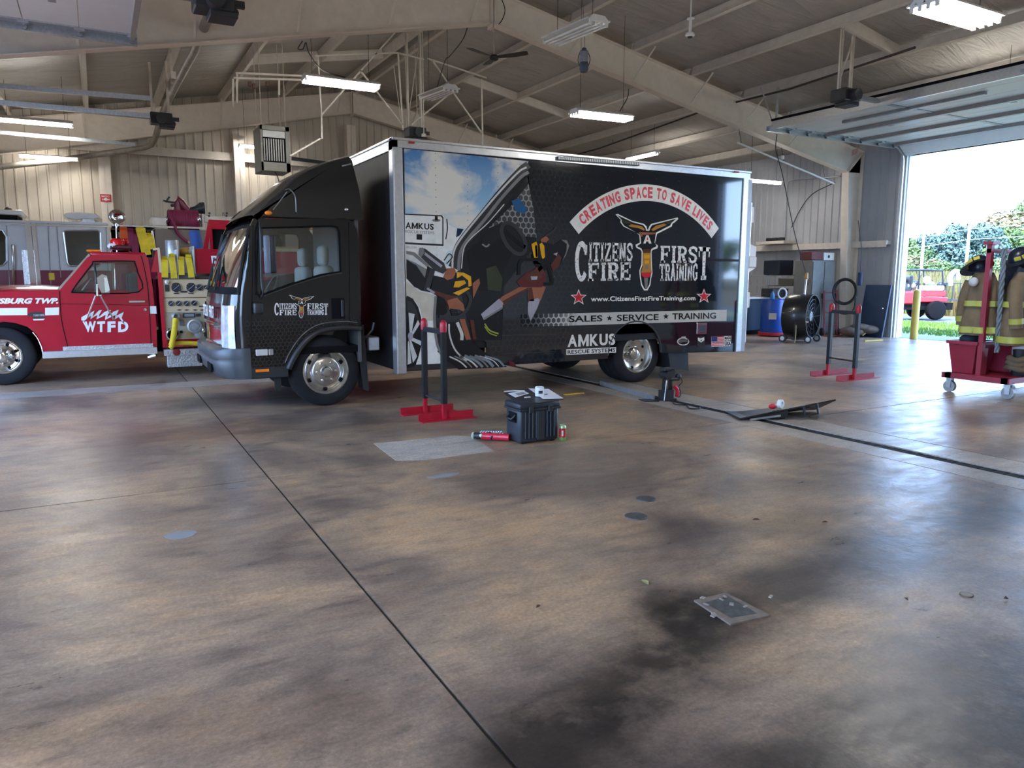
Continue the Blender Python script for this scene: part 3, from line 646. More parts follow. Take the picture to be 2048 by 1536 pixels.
for x, y in ((1350, 238), (1225, 285)): p = PZ(x, y, 5.45); MB().cyl(p, (p.x, p.y, roofz(p.x)-.1), .006, 5).build('hanger', CABLE, lp)
# sprinkler-like line under the right rafter
ln = thing('air_line', PY(1480, 290, 12.5), 'thin pale pipe slung below the right rafter', 'pipe')
b = MB(); b.tube([PY(1475, 285, 12.55), PY(1668, 367, 12.55)], .022, 8); b.build('pipe_run', WHITEP, ln, smooth=50)
for x, y in ((1483, 288), (1568, 325), (1650, 358)): p = PY(x, y, 12.55); MB().cyl(p, p+Vector((0, .1, .35)), .006, 5).build('hanger', CABLE, ln)
MB().cbox(PY(1565, 315, 12.55), (.08, .06, .09), .01).build('junction_box', WHITEP, ln)
dc = MB().tube(smooth_path([PY(1554, 268, 12.2), PY(1552, 300, 12.2), PY(1565, 350, 12.3), PY(1590, 470, 12.4), PY(1610, 540, 12.5), PY(1617, 570, 12.5)]), .011, 6).build('drop_cord', CABLE); tag(dc, 'long black drop cord hanging from the right rafter to the drum fan', 'cord')
dc = MB().tube(smooth_path([PX(1670, 365, XR-.3), PX(1625, 388, XR-.1), PX(1600, 420, XR-.05), PX(1583, 455, XR-.05)]), .012, 6).build('extension_cord', CABLE); tag(dc, 'black cord sagging across the ribbed wall left of the column', 'cord')
cd = MB().tube([PX(1680, 353, XR-.1), PX(1600, 358, XR-.1), PX(1578, 362, XR-.1), PX(1573, 372, XR-.1), PX(1568, 500, XR-.1)], .016, 8).build('wall_conduit', GALV, smooth=50); tag(cd, 'grey conduit bent down the ribbed wall behind the truck tail', 'pipe')
# cords of the unlit lights and the black cable below the ridge
cb = MB().tube(smooth_path([PY(935, 55, 13), PY(925, 80, 13.0), PY(900, 112, 13.2), PY(890, 122, 13.3), PY(874, 175, 13.4)], 5), .008, 6).build('light_cord', CABLE); tag(cb, 'black cord dropping from the ridge to the unlit light left of the fan', 'cord')
cb = MB().tube(smooth_path([PY(605, 82, 12.6), PY(596, 97, 12.6), PY(606, 98, 12.6), PY(612, 85, 12.6), PY(618, 106, 12.7), PY(645, 140, 12.9), PY(690, 155, 13.1)], 5), .009, 6).build('light_cord', CABLE); tag(cb, 'looped black cord above the lit ridge light', 'cord')
cb = MB().tube(smooth_path([PY(1257, 178, 12.6), PY(1255, 195, 12.4), PY(1240, 222, 12.1)], 5), .009, 6).build('light_cord', CABLE); tag(cb, 'short black cord above the lit light over the middle of the truck', 'cord')
cb = MB().tube(smooth_path([PY(1002, -5, 12.5), PY(1010, 20, 12.5), PY(1003, 42, 12.6), PY(990, 55, 13)], 5), .009, 6).build('fan_cord', CABLE); tag(cb, 'black cord curving down to the ceiling fan canopy', 'cord')

o_ = MB().bar(PY(583, 317, 21.2), PY(660, 327, 21.2), .05, .09).build('black_pipe', BLKPL); tag(o_, 'short black pipe on the back wall just above the truck fairing', 'pipe')
# ================================================================ the box truck
YB, YC = 8.164, 8.40                                     # near faces of the box and of the cab
YBF, YCF = YB+2.44, YC+2.0
def hexmask(nt, src, scale, lo=0.80, hi=0.95):
    """procedural honeycomb in the X-Z plane: 1 on the cell walls"""
    L = nt.links; sx = N(nt, 'ShaderNodeSeparateXYZ'); L.new(src, sx.inputs[0])
    def m(op, a, b=None):
        x = N(nt, 'ShaderNodeMath', operation=op)
        for i, q in enumerate((a, b)):
            if q is None: continue
            if isinstance(q, (int, float)): x.inputs[i].default_value = q
            else: L.new(q, x.inputs[i])
        return x.outputs[0]
    u = m('MULTIPLY', sx.outputs[0], scale); v = m('MULTIPLY', sx.outputs[2], scale); r3 = math.sqrt(3); out = []
    for o in (0.0, 0.5):
        a = m('SUBTRACT', m('FLOORED_MODULO', m('ADD', u, o), 1.0), 0.5); b = m('SUBTRACT', m('FLOORED_MODULO', m('ADD', v, o*r3), r3), r3/2)
        a = m('ABSOLUTE', a); b = m('ABSOLUTE', b)
        out.append(m('MAXIMUM', a, m('ADD', m('MULTIPLY', a, 0.5), m('MULTIPLY', b, r3/2))))
    d = m('MULTIPLY', m('MINIMUM', out[0], out[1]), 2.0)
    mr = N(nt, 'ShaderNodeMapRange', interpolation_type='SMOOTHSTEP'); L.new(d, mr.inputs[0]); mr.inputs[1].default_value = lo; mr.inputs[2].default_value = hi; return mr.outputs[0]
def hexpaint(name, c0, c1, scale, x0=None, x1=None, rough=0.16, lo=0.55, hi=0.95, z0=None, z1=None, spec=.5):
    m, nt, o = newmat(name); L = nt.links; b = N(nt, 'ShaderNodeBsdfPrincipled', Roughness=rough); b.inputs['Coat Weight'].default_value = 0.3; b.inputs['Specular IOR Level'].default_value = spec; L.new(b.outputs[0], o.inputs[0])
    g = N(nt, 'ShaderNodeNewGeometry'); h = hexmask(nt, g.outputs['Position'], scale, lo, hi)
    sx = N(nt, 'ShaderNodeSeparateXYZ'); L.new(g.outputs['Position'], sx.inputs[0])
    for ax, p, q in ((0, x0, x1), (2, z0, z1)):
        if p is None: continue
        mr = N(nt, 'ShaderNodeMapRange', interpolation_type='SMOOTHSTEP'); L.new(sx.outputs[ax], mr.inputs[0]); mr.inputs[1].default_value = min(p, q); mr.inputs[2].default_value = max(p, q); mr.inputs[3].default_value = 1.0 if p < q else 0.0; mr.inputs[4].default_value = 0.0 if p < q else 1.0
        mm = N(nt, 'ShaderNodeMath', operation='MULTIPLY'); L.new(h, mm.inputs[0]); L.new(mr.outputs[0], mm.inputs[1]); h = mm.outputs[0]
    x = N(nt, 'ShaderNodeMix', data_type='RGBA'); L.new(h, x.inputs[0]); x.inputs[6].default_value = tuple(c0)+(1,); x.inputs[7].default_value = tuple(c1)+(1,); L.new(x.outputs[2], b.inputs['Base Color']); return m
BODY = mat('truck_black_paint', (0.013, 0.0125, 0.012), 0.16, var=0.1, coat=0.5)
HEXB = hexpaint('door_honeycomb_vinyl', (0.0035, 0.0035, 0.0045), (0.02, 0.0195, 0.02), 22.0, z0=0.95, z1=1.35, lo=0.5, hi=1.0)
truck = thing('box_truck', (4.5, YC+1.0, 0), 'black box truck with fire training graphics on its side', 'truck')
# ---- cab side panels
def c1(x, y): return (360+x/2.954, 300+y/2.954)
side_px = [(497, 742), (495, 700), (492, 640), (494, 560), (497, 500), (501, 450), (507, 437), (690, 437), (704, 442), (713, 458), (717, 480), (722, 600), (722, 656),
           (700, 654), (664, 656), (638, 663), (614, 679), (594, 704), (582, 728), (577, 742)]
win_px = [(516, 456), (660, 452), (674, 454), (678, 462), (681, 543), (640, 550), (590, 566), (530, 588), (512, 590)]
S2 = [(p.x, p.z) for p in (PY(x, y, YC) for x, y in side_px)]; W2 = [(p.x, p.z) for p in (PY(x, y, YC) for x, y in win_px)]
for yy, sg in ((YC, 1), (YCF, -1)):
    MB().plate(S2, [W2], lambda u, v: (u, yy, v), (0, sg*.045, 0)).build('cab_side', HEXB, truck)
    MB().plate(W2, [], lambda u, v: (u, yy+sg*.03, v), (0, sg*.004, 0)).build('door_glass', GLASS, truck)
# frames and seams on the near side
b = MB(); q = [(p[0], YC-.004, p[1]) for p in W2]; b.tube(q, .011, 6, closed=True); b.build('window_seal', DARK, truck)
sm = lambda pts, r=.004, nm='door_seam', m_=DARK, n=5: MB().tube(smooth_path([PY(x, y, YC-.002) for x, y in pts], 4), r, n).build(nm, m_, truck)
sm([(506, 450), (505, 560), (503, 640), (502, 735)]); sm([(697, 445), (699, 560), (699, 650)])
sm([(528, 592), (590, 569), (645, 553), (684, 546)], .008, 'belt_moulding', mat('dark_grey_trim', (0.06, 0.058, 0.052), 0.3))
sm([(525, 452), (523, 520), (525, 588)], .009, 'vent_post', BODY)
b = MB(); b.bar(PY(522, 452, YC+.02), PY(516, 590, YC+.02), .05, .02, up=(0, 1, 0)); b.build('quarter_post', BODY, truck)
# wheel arch flare with bright edge
AR = [(577, 738), (585, 720), (597, 700), (614, 680), (637, 664), (664, 657), (700, 655), (722, 657)]
b = MB(); b.tube(smooth_path([PY(x, y, YC-.02) for x, y in AR], 4), .032, 8); b.build('arch_flare', mat('satin_black_flare', (0.03, 0.03, 0.03), 0.35), truck, smooth=60)
b = MB(); b.tube(smooth_path([PY(x-7, y-12, YC-.006) for x, y in AR], 4), .006, 6); b.build('arch_crease', mat('polished_edge', (0.25, 0.25, 0.25), 0.2, .5), truck)
# door handle, turn signal, step, side marker
a, c_ = PY(663, 596, YC-.005), PY(690, 637, YC-.005)
b = MB(); b.box(a.x, c_.x, YC-.012, YC+.0, c_.z, a.z, .004); b.build('handle_recess', DARK, truck)
b = MB(); b.box(c_.x-.045, c_.x-.012, YC-.03, YC-.008, c_.z+.02, a.z-.02, .008); b.build('door_handle', BLKPL, truck)
a, c_ = PY(511, 699, YC-.005), PY(547, 710, YC-.005); xm = PY(536, 700, YC).x
b = MB(); b.box(a.x, xm-.004, YC-.02, YC, c_.z, a.z, .006); b.build('turn_signal', mat('clear_lens', (0.6, 0.6, 0.58), .2), truck); b = MB(); b.box(xm+.004, c_.x, YC-.02, YC, c_.z, a.z, .006); b.build('side_lamp', mat('clear_lens2', (0.5, 0.5, 0.5), .15, .5), truck)
a, c_ = PY(497, 733, YC-.01), PY(590, 775, YC-.01)
b = MB(); b.box(PY(497, 733, YC).x, PY(576, 740, YC).x, YC-.015, YC+.3, .38, PY(500, 736, YC).z, .01); b.build('step_panel', BLKPL, truck)
a, c_ = PY(511, 739, YC-.02), PY(538, 743, YC-.02); MB().box(a.x, c_.x, YC-.03, YC-.012, c_.z, a.z).build('amber_reflector', mat('amber_lens', (0.9, 0.22, 0.01), .25), truck)
b = MB(); b.box(PY(552, 760, YC).x, PY(566, 778, YC).x, YC+.08, YC+.1, .22, .4); b.build('mud_deflector', BLKPL, truck)
# ---- cab front: lofted face with windscreen
def lerp_tab(tab, z):
    for (z0, v0), (z1, v1) in zip(tab, tab[1:]):
        if z <= z1: return v0+(v1-v0)*max(0, (z-z0)/(z1-z0))
    return tab[-1][1]
XF = [(0.55, 1.15), (0.9, 1.15), (1.2, 1.17), (1.42, 1.22), (1.75, 1.35), (2.02, 1.48), (2.12, 1.56), (2.17, 1.70)]
XE = [(0.49, 1.414), (0.70, 1.384), (1.03, 1.372), (1.46, 1.402), (1.776, 1.433), (2.04, 1.466), (2.12, 1.51), (2.17, 1.75)]
ZL = [0.60, 0.72, 0.74, 0.9, 1.05, 1.12, 1.18, 1.3, 1.38, 1.55, 1.75, 1.9, 2.03, 2.08, 2.13, 2.165]
nc = 10
def contour(z, off=0.0):
    xf, xe = lerp_tab(XF, z)-off, lerp_tab(XE, z)-off; c = 0.42; P = []
    for k in range(nc+1):
        t = PI/2*k/nc; P.append((xe-(xe-xf)*math.sin(t)**0.9, YC-off*.3+c*(1-math.cos(t)), z))
    for k in range(1, 8): s = k/8; P.append((xf-.03*math.sin(PI*s), YC+c+(2.0-2*c)*s, z))
    for k in range(nc, -1, -1):
        t = PI/2*k/nc; P.append((xe-(xe-xf)*math.sin(t)**0.9, YCF+off*.3-c*(1-math.cos(t)), z))
    return P
rows = [contour(z) for z in ZL]; ncol = len(rows[0])
parts = {}
def cls(i, j):
    z0, z1 = ZL[i], ZL[i+1]; jj = min(j, ncol-2-j)
    if z0 >= 1.38 and z1 <= 2.03 and jj >= 3: return 'windscreen'
    if z0 >= 1.30 and z1 <= 2.08 and jj >= 2: return 'windscreen_surround'
    if 0.60 <= z0 and z1 <= 1.18 and 3 <= jj <= 7: return 'headlight'
    if 0.74 <= z0 and z1 <= 0.9 and jj > 7: return 'grille'
    return 'cab_front'
for i in range(len(ZL)-1):
    for j in range(ncol-1): parts.setdefault(cls(i, j), []).append((i, j))
LENS = mat('headlamp_lens', (0.62, 0.64, 0.66), 0.12, 0.35, var=.25, scale=14)
MT = {'windscreen': GLASS, 'windscreen_surround': DARK, 'headlight': LENS, 'grille': CHROME, 'cab_front': BODY}
for nm, cells in parts.items():
    if nm == 'headlight':
        halves = [[c for c in cells if c[1] < ncol/2], [c for c in cells if c[1] >= ncol/2]]
    else: halves = [cells]
    for cs in halves:
        b = MB()
        for i, j in cs:
            off = .012 if nm == 'headlight' else 0
            A, B = (contour(ZL[i], off), contour(ZL[i+1], off)) if off else (rows[i], rows[i+1])
            b.face([A[j], A[j+1], B[j+1], B[j]])
        b.build(nm, MT[nm], truck, smooth=50)
b = MB(); b.tube([rows[1][j] for j in range(12, ncol-12)], .03, 8); b.build('chrome_bar', CHROME, truck, smooth=60)
b = MB(); zz = 1.0; b.tube([(p[0]-.01, p[1], .96) for p in contour(.96)[11:-11]], .022, 8); b.build('chrome_bar', CHROME, truck, smooth=60)
# letters and panel on the cab front
for y0, y1, t in ((8.95, 9.35, 'FIRST'), (9.48, 9.92, 'CITIZENS')):
    xx = 1.118; text_quad('front_lettering', t, (xx, y1, 1.16), (xx, y0, 1.16), (xx, y0, 1.02), (xx, y1, 1.02), WHITEDEC, truck, bold=.02)
# A-pillars, wipers
for s in (0, 1):
    P = [rows[i][2 if s == 0 else ncol-3] for i in range(7, 13)]; MB().tube([(p[0]-.012, p[1], p[2]) for p in P], .022, 6).build('pillar_trim', BODY, truck)
for y0, y1 in ((8.95, 9.5), (9.55, 10.05)):
    b = MB(); f = lambda y, z: (lerp_tab(XF, z)-.05, y, z); b.bar(f(y0+.1, 1.34), f(y0+.3, 1.62), .02, .02); b.bar(f(y0-.05, 1.45), f(y0+.45, 1.72), .014, .02); b.build('wiper', BLKPL, truck)
# bumper
def bump(z, off):
    xf, xe, c, y0 = 1.035+off, 1.40, .45, YC-.02; P = []
    for k in range(9): t = PI/2*k/8; P.append((xe-(xe-xf)*math.sin(t), y0+c*(1-math.cos(t)), z))
    P += [(xf, y0+c+(YCF+.02-c-(y0+c))*k/4, z) for k in range(1, 4)]
    for k in range(8, -1, -1): t = PI/2*k/8; P.append((xe-(xe-xf)*math.sin(t), YCF+.02-c*(1-math.cos(t)), z))
    return P
BUMP = mat('bumper_grey', (0.05, 0.053, 0.058), 0.4, var=.1)
b = MB(); b.grid([bump(.72, .13), bump(.715, .03), bump(.69, .0), bump(.60, .0), bump(.58, .012), bump(.56, 0), bump(.42, .03), bump(.38, .07)]); b.build('front_bumper', BUMP, truck, smooth=45)
for y0 in (8.75, 9.75): MB().box(1.03, 1.05, y0, y0+.3, .44, .53).build('bumper_opening', DARK, truck)
# roof, back wall, floor of the cab
zr = 2.155
b = MB(); b.box(1.62, PY(712, 440, YC).x, YC+.02, YCF-.02, zr-.03, zr, .02); b.build('cab_roof', BODY, truck)
b = MB(); b.box(2.62, 2.66, YC+.04, YCF-.04, .5, 2.15); b.build('cab_back', mat('cab_interior_grey', (.12, .12, .12), .7), truck)
b = MB(); b.box(1.42, 2.62, YC+.05, YCF-.05, .62, .7); b.box(1.25, 1.55, YC+.12, YCF-.12, .9, 1.36, .05); b.build('dashboard', DARK, truck)
SEAT = mat('pale_seat_cover', (.33, .32, .3), .8)
for y in (8.85, 9.85):
    b = MB(); b.box(1.95, 2.4, y-.25, y+.25, .8, .98, .05, 2); b.box(2.28, 2.42, y-.24, y+.24, .95, 1.62, .05, 2); b.box(2.3, 2.4, y-.13, y+.13, 1.62, 1.86, .05, 2); b.build('seat', SEAT, truck, smooth=50)
b = MB(); c_ = Vector((1.72, 8.87, 1.32)); b.tube([c_+Vector((.21*math.cos(t)*.45, .21*math.sin(t), .21*math.cos(t)*.9)) for t in [2*PI*k/20 for k in range(20)]], .014, 6, closed=True); b.bar(c_, c_+Vector((-.2, 0, -.2)), .05, .05); b.build('steering_wheel', BLKPL, truck)
# mirrors
MIR = mat('mirror_shell_grey', (0.16, 0.19, 0.25), 0.22, var=.05)
ym = YC-.16; a, c_ = PY(527, 470, ym), PY(543, 548, ym)
b = MB(); b.box(a.x, c_.x, ym-.02, ym+.06, c_.z, a.z, .02, 2); b.build('mirror_shell', MIR, truck, smooth=50)
a2 = PY(551, 472, ym); b = MB(); b.box(c_.x-.005, a2.x, ym, ym+.08, c_.z+.01, a.z, .015, 2); b.build('mirror_housing', BLKPL, truck, smooth=50)
b = MB(); b.tube(smooth_path([PY(519, 440, YC-.03), PY(521, 470, ym), PY(523, 560, ym), PY(526, 586, ym), PY(522, 597, YC-.02)], 5), .011, 8); b.build('mirror_arm', BLKPL, truck, smooth=60)
a, c_ = PY(506, 605, YC-.05), PY(526, 628, YC-.05); b = MB(); b.box(a.x, c_.x, YC-.1, YC-.01, c_.z, a.z, .02, 2); b.build('lower_mirror', BLKPL, truck, smooth=50)
# roof fairing
prof = smooth_path([(1.50, 0, 2.15), (1.60, 0, 2.255), (1.84, 0, 2.462), (1.99, 0, 2.60), (2.26, 0, 2.745), (2.56, 0, 2.85)], 4)
rows = []
for y, sh in ((0, .06), (.02, .02), (.08, 0), (.5, -.015), (1.0, -.02), (1.5, -.015), (1.92, 0), (1.98, .02), (2.0, .06)):
    rows.append([(p.x+sh*.6, YC+y, p.z-sh) for p in prof])
b = MB(); b.grid(rows)
for yy in (rows[0], rows[-1]):
    f = b.face(list(yy)+[(2.67, yy[0][1], 2.48), (2.714, yy[0][1], 2.14), (1.5, yy[0][1], 2.14)])
b.build('roof_fairing', BODY, truck, smooth=40)
b = MB(); b.tube([PY(x, y, YC-.003) for x, y in ((546, 420), (574, 384))], .006, 5); b.tube(smooth_path([PY(x, y, YC-.003) for x, y in ((570, 380), (578, 378), (588, 388), (591, 400), (592, 424))], 3), .006, 5); b.build('fairing_vent_outline', mat('vent_edge', (.3, .29, .27), .25, .5), truck)
b = MB(); b.tube([PY(x, y, YC-.002) for x, y in ((684, 332), (702, 328))], .007, 5); b.build('fairing_strap', ALU, truck)
b = MB(); b.ball(PY(693, 419, YC-.004), .02, 8, (1.2, .4, .8)); b.build('fairing_latch', ALU, truck, smooth=60)
b = MB(); b.ball(PY(537, 426, YC-.01), .038, 12, (1.1, .8, .7)); b.build('amber_marker', mat('amber_lens', (0.9, 0.22, 0.01), .25), truck, smooth=60)
# fairing front: window-like dark band and pale lettering strip
def onf(t, y, o=.012):                                    # point on the fairing slope
    k = t*(len(prof)-1); i = min(int(k), len(prof)-2); p = prof[i].lerp(prof[i+1], k-i); return (p.x-o*.7, y, p.z+o)
for nm, t0, t1, y0, y1, m_ in (('fairing_badge', .12, .26, 9.9, 10.25, DARK), ('fairing_stripe', .34, .42, 9.0, 10.2, WHITEDEC)):
    MB().grid([[onf(t0+(t1-t0)*k/4, y0) for k in range(5)], [onf(t0+(t1-t0)*k/4, y1) for k in range(5)]]).build(nm, m_, truck)
text_quad('fairing_lettering', 'FIRE TRAINING', onf(.52, 10.2), onf(.52, 8.9), onf(.45, 8.9), onf(.45, 10.2), WHITEDEC, truck, bold=.02)

# ---- wheels
RIM = mat('polished_wheel', (0.62, 0.60, 0.56), 0.22, 0.9, var=.12, scale=12)
def truck_wheel(c, out, R, rim, w, dish, nm='front_wheel', lugs=6):
    b = MB(); tread_wheel(b, None, c, out, R, rim, w, dish); t = b.build(nm, RUBBER, truck, smooth=40)
    c = Vector(c); out = Vector(out)
    if dish > 0:
        pr = [(rim+.004, .004), (rim-.012, .008), (rim-.022, -.002), (rim-.034, -.03), (rim-.05, -.04), (rim-.075, -.015), (.165, .012), (.15, .02), (.07, .02), (.066, .05), (.05, .075), (.0, .08)]
    else:
        pr = [(rim+.004, .004), (rim-.012, .008), (rim-.022, -.006), (rim-.036, -.07), (rim-.05, -.10), (.15, -.125), (.085, -.12), (.08, -.05), (.05, -.03), (0, -.03)]
    MB().lathe(pr, c, out, 40).build('rim', RIM, t, smooth=35)
    u = out.orthogonal().normalized(); v = out.cross(u); dh = .016 if dish > 0 else -.118
    for k in range(lugs):
        a = 2*PI*k/lugs+.3; p = c+(u*math.cos(a)+v*math.sin(a))*.112+out*dh; MB().cyl(p, p+out*.035, .016, 8, .011).build('lug_nut', CHROME, t, smooth=50)
    for k in range(6):
        a = 2*PI*k/6+.75; p = c+(u*math.cos(a)+v*math.sin(a))*(rim-.058)+out*(-.024 if dish > 0 else -.103); b = MB(); b.lathe([(.026, .0), (.0, .002)], p, (out-(u*math.cos(a)+v*math.sin(a))*.3).normalized(), 12); b.build('hand_hole', DARK, t)
    return t
fw = PY(652, 744, 8.47); truck_wheel((fw.x, 8.47, .408), (0, -1, 0), .408, .262, .21, 1); truck_wheel((fw.x, 10.33, .408), (0, 1, 0), .408, .262, .21, 1)
rw = PY(1272, 720, 8.30); R2 = .408
truck_wheel((rw.x, 8.27, R2), (0, -1, 0), R2, .262, .21, -1, 'rear_wheel'); truck_wheel((rw.x, 8.51, R2), (0, -1, 0), R2, .262, .2, -1, 'rear_wheel')
truck_wheel((rw.x, 10.53, R2), (0, 1, 0), R2, .262, .21, -1, 'rear_wheel'); truck_wheel((rw.x, 10.29, R2), (0, 1, 0), R2, .262, .2, -1, 'rear_wheel')
b = MB(); a = PY(624, 706, 8.455); b.cbox(a, (.045, .006, .012), rot=(0, -.5, 0)); b.build('wheel_weight', WHITEP, truck)
# chassis
b = MB(); b.box(2.2, 8.3, 8.95, 9.03, .55, .75); b.box(2.2, 8.3, 9.77, 9.85, .55, .75); b.cyl((rw.x, 8.5, .408), (rw.x, 10.3, .408), .07, 10); b.cyl((fw.x, 8.6, .4), (fw.x, 10.2, .4), .05, 10); b.box(3.2, 4.2, 8.5, 8.9, .42, .7, .03); b.box(2.0, 2.6, 8.8, 10.0, .45, .9); b.box(3.3, 8.2, 8.9, 9.9, .76, .9); b.build('chassis', BLKMET, truck)
b = MB(); b.prism([PY(x, y, YC+.1) for x, y in ((723, 660), (731, 690), (738, 783), (727, 778), (716, 700))], (0, .2, 0)); b.build('front_mud_flap', BLKPL, truck)
b = MB(); b.box(PY(733, 690, 8.6).x, PY(755, 715, 8.6).x, 8.5, 8.9, .62, .78, .01); b.build('battery_box', ALU, truck)
b = MB(); b.tube([PY(725, 650, 8.6), PY(727, 680, 8.6), PY(745, 660, 8.6), PY(748, 645, 8.6)], .02, 6); b.build('air_hose', BLKPL, truck)

# ---- the cargo box
BX0, BX1 = PY(791, 500, YB).x, PY(1484, 550, YB).x; BZ0, BZ1 = .385, 3.03; ZS = PY(1300, 656, YB).z
GLB = mat('box_gloss_black', (0.010, 0.012, 0.017), 0.12, var=.1, coat=.3)
HEXBOX = hexpaint('honeycomb_wrap', (0.009, 0.011, 0.016), (0.024, 0.026, 0.030), 13.0, 5.0, 7.0, .05, .72, .92, spec=.8)
b = MB(); b.box(BX0, BX1, YB+.02, YBF, .62, BZ1-.02); b.build('box_body', mat('box_front_black', (.012, .012, .013), .45, spec=.3), truck)
b = MB(); b.box(BX0-.002, BX0+.02, YB+.1, YBF-.05, .4, BZ1-.1); b.build('front_wall', mat('box_front_black', (.012, .012, .013), .45, spec=.3), truck)
nP = 13; px0, px1 = BX0+.1, BX1-.07
for k in range(nP):
    a, c_ = px0+(px1-px0)*k/nP, px0+(px1-px0)*(k+1)/nP
    MB().box(a+.0008, c_-.0008, YB, YB+.02, ZS, BZ1-.09).build('side_panel', HEXBOX, truck)
# skirt with the wheel notch
ac = PY(1270, 722, YB); ar = .47
arc = [(ac.x+ar*math.cos(t), .43+ar*math.sin(t)*.97) for t in [PI*k/14 for k in range(15)]]
sk = [(px1, ZS), (px0, ZS), (px0, BZ0), (arc[-1][0], BZ0)]+arc[::-1]+[(arc[0][0], BZ0+.03), (px1, BZ0-.02)]
fl_ = [(930, 683), (936, 680), (980, 680), (985, 684), (985, 710), (980, 714), (936, 715), (930, 710)]; hole = [(p.x, p.z) for p in (PY(x-12, y+1, YB) for x, y in fl_)]
MB().plate(sk, [hole], lambda u, v: (u, YB, v), (0, .02, 0)).build('skirt_panel', HEXBOX, truck)
b = MB(); b.box(min(h[0] for h in hole)-.01, max(h[0] for h in hole)+.01, YB+.07, YB+.09, min(h[1] for h in hole)-.01, max(h[1] for h in hole)+.01); b.build('filler_recess', DARK, truck)
b = MB(); b.tube([(u, YB+.01, v) for u, v in arc], .018, 6); b.build('arch_lip', BLKPL, truck)
b = MB(); b.prism([PY(x, y, YB+.05) for x, y in ((1334, 690), (1341, 737), (1377, 741), (1376, 706), (1355, 702))], (0, .5, 0)); b.build('rear_mud_flap', BLKPL, truck)
# aluminium edges
b = MB(); b.box(BX0-.012, px0, YB-.022, YB+.02, BZ0-.02, BZ1-.02, .006); b.build('corner_post', ALU, truck)
b = MB(); b.box(BX0-.02, BX0-.008, YB-.02, YB+.1, BZ0-.02, BZ1-.02); b.build('corner_flange', ALU, truck)
b = MB(); b.box(BX0-.02, BX1+.05, YB-.03, YB+.05, BZ1-.095, BZ1-.02); b.box(BX0-.03, BX1+.06, YB-.045, YB+.06, BZ1-.02, BZ1+.012, .006); b.build('top_rail', ALU, truck)
b = MB(); b.box(BX0-.02, BX0+.04, YB-.03, YBF, BZ1-.12, BZ1-.02); b.box(BX0-.03, BX0+.05, YB-.04, YBF, BZ1-.02, BZ1+.012, .006); b.build('front_rail', ALU, truck)
MB().box(BX0, BX1, YB, YBF, BZ1-.03, BZ1).build('box_roof', WHITEP, truck)
b = MB(); b.box(px1, BX1+.03, YB-.022, YB+.05, BZ0-.02, BZ1-.02, .006); b.build('rear_post', ALU, truck)
b = MB(); b.box(BX1+.03, BX1+.12, YB-.005, YBF, BZ0-.02, BZ1-.1); b.build('rear_frame', mat('rear_frame_grey', (.4, .42, .44), .4, .4), truck)
b = MB(); b.box(BX0+.02, BX0+.06, YB+.1, YBF-.05, PY(780, 660, YB).z-.02, PY(780, 645, YB).z+.05); b.build('front_crossmember', ALU, truck)
# light bar under the rail, roof fittings, clamps
a, c_ = PY(1115, 316, YB-.05), PY(1278, 328, YB-.05); b = MB(); b.bar(a, c_, .03, .045); lb = b.build('awning_light_bar', BLKPL, truck)
b = MB()
for k in range(46): p = a.lerp(c_, (k+.5)/46); b.cbox((p.x, p.y-.016, p.z), (.016, .006, .034))
b.build('led_chip', WHITEP, lb, kind='stuff')
b = MB(); b.cbox(PY(1473, 344, YB-.05), (.09, .02, .02)); b.cbox(PY(823, 285, YB-.05), (.07, .01, .02)); b.build('rail_marker', mat('red_marker', (.35, .02, .02), .3), truck)
for x, y in ((1497, 430), (1497, 520), (1500, 600)):
    p = PY(x, y, YB+.05); b = MB(); b.box(BX1+.12, BX1+.22, p.y-.03, p.y+.05, p.z-.12, p.z+.12, .01); b.build('door_hinge', WHITEP, truck)
b = MB(); b.cyl((BX1+.15, YB+.03, .5), (BX1+.15, YB+.03, 2.6), .016, 8); b.build('lock_rod', ALU, truck)
b = MB(); b.box(BX1+.12, BX1+.32, YB, YB+.14, 1.62, 1.82, .03); b.prism([(BX1+.12, YB+.02, 1.55), (BX1+.28, YB+.02, 1.62), (BX1+.30, YB+.02, 1.95), (BX1+.12, YB+.02, 2.0)], (0, .1, 0)); b.build('latch_box', WHITEP, truck)
b = MB(); b.box(BX1-.05, BX1+.25, YB+.3, YBF-.3, .42, .55, .02); b.build('rear_step', BLKMET, truck)
# rivets along the panel joints
b = MB()
for k in range(1, nP):
    x = px0+(px1-px0)*k/nP
    for j in range(26):
        z = ZS+.06+j*(BZ1-.12-ZS-.06)/25; b.lathe([(.0065, 0), (.004, .003), (0, .0035)], (x, YB, z), (0, -1, 0), 6)
b.build('rivet', mat('dark_rivet', (.03, .032, .036), .3, .3), truck, kind='stuff')
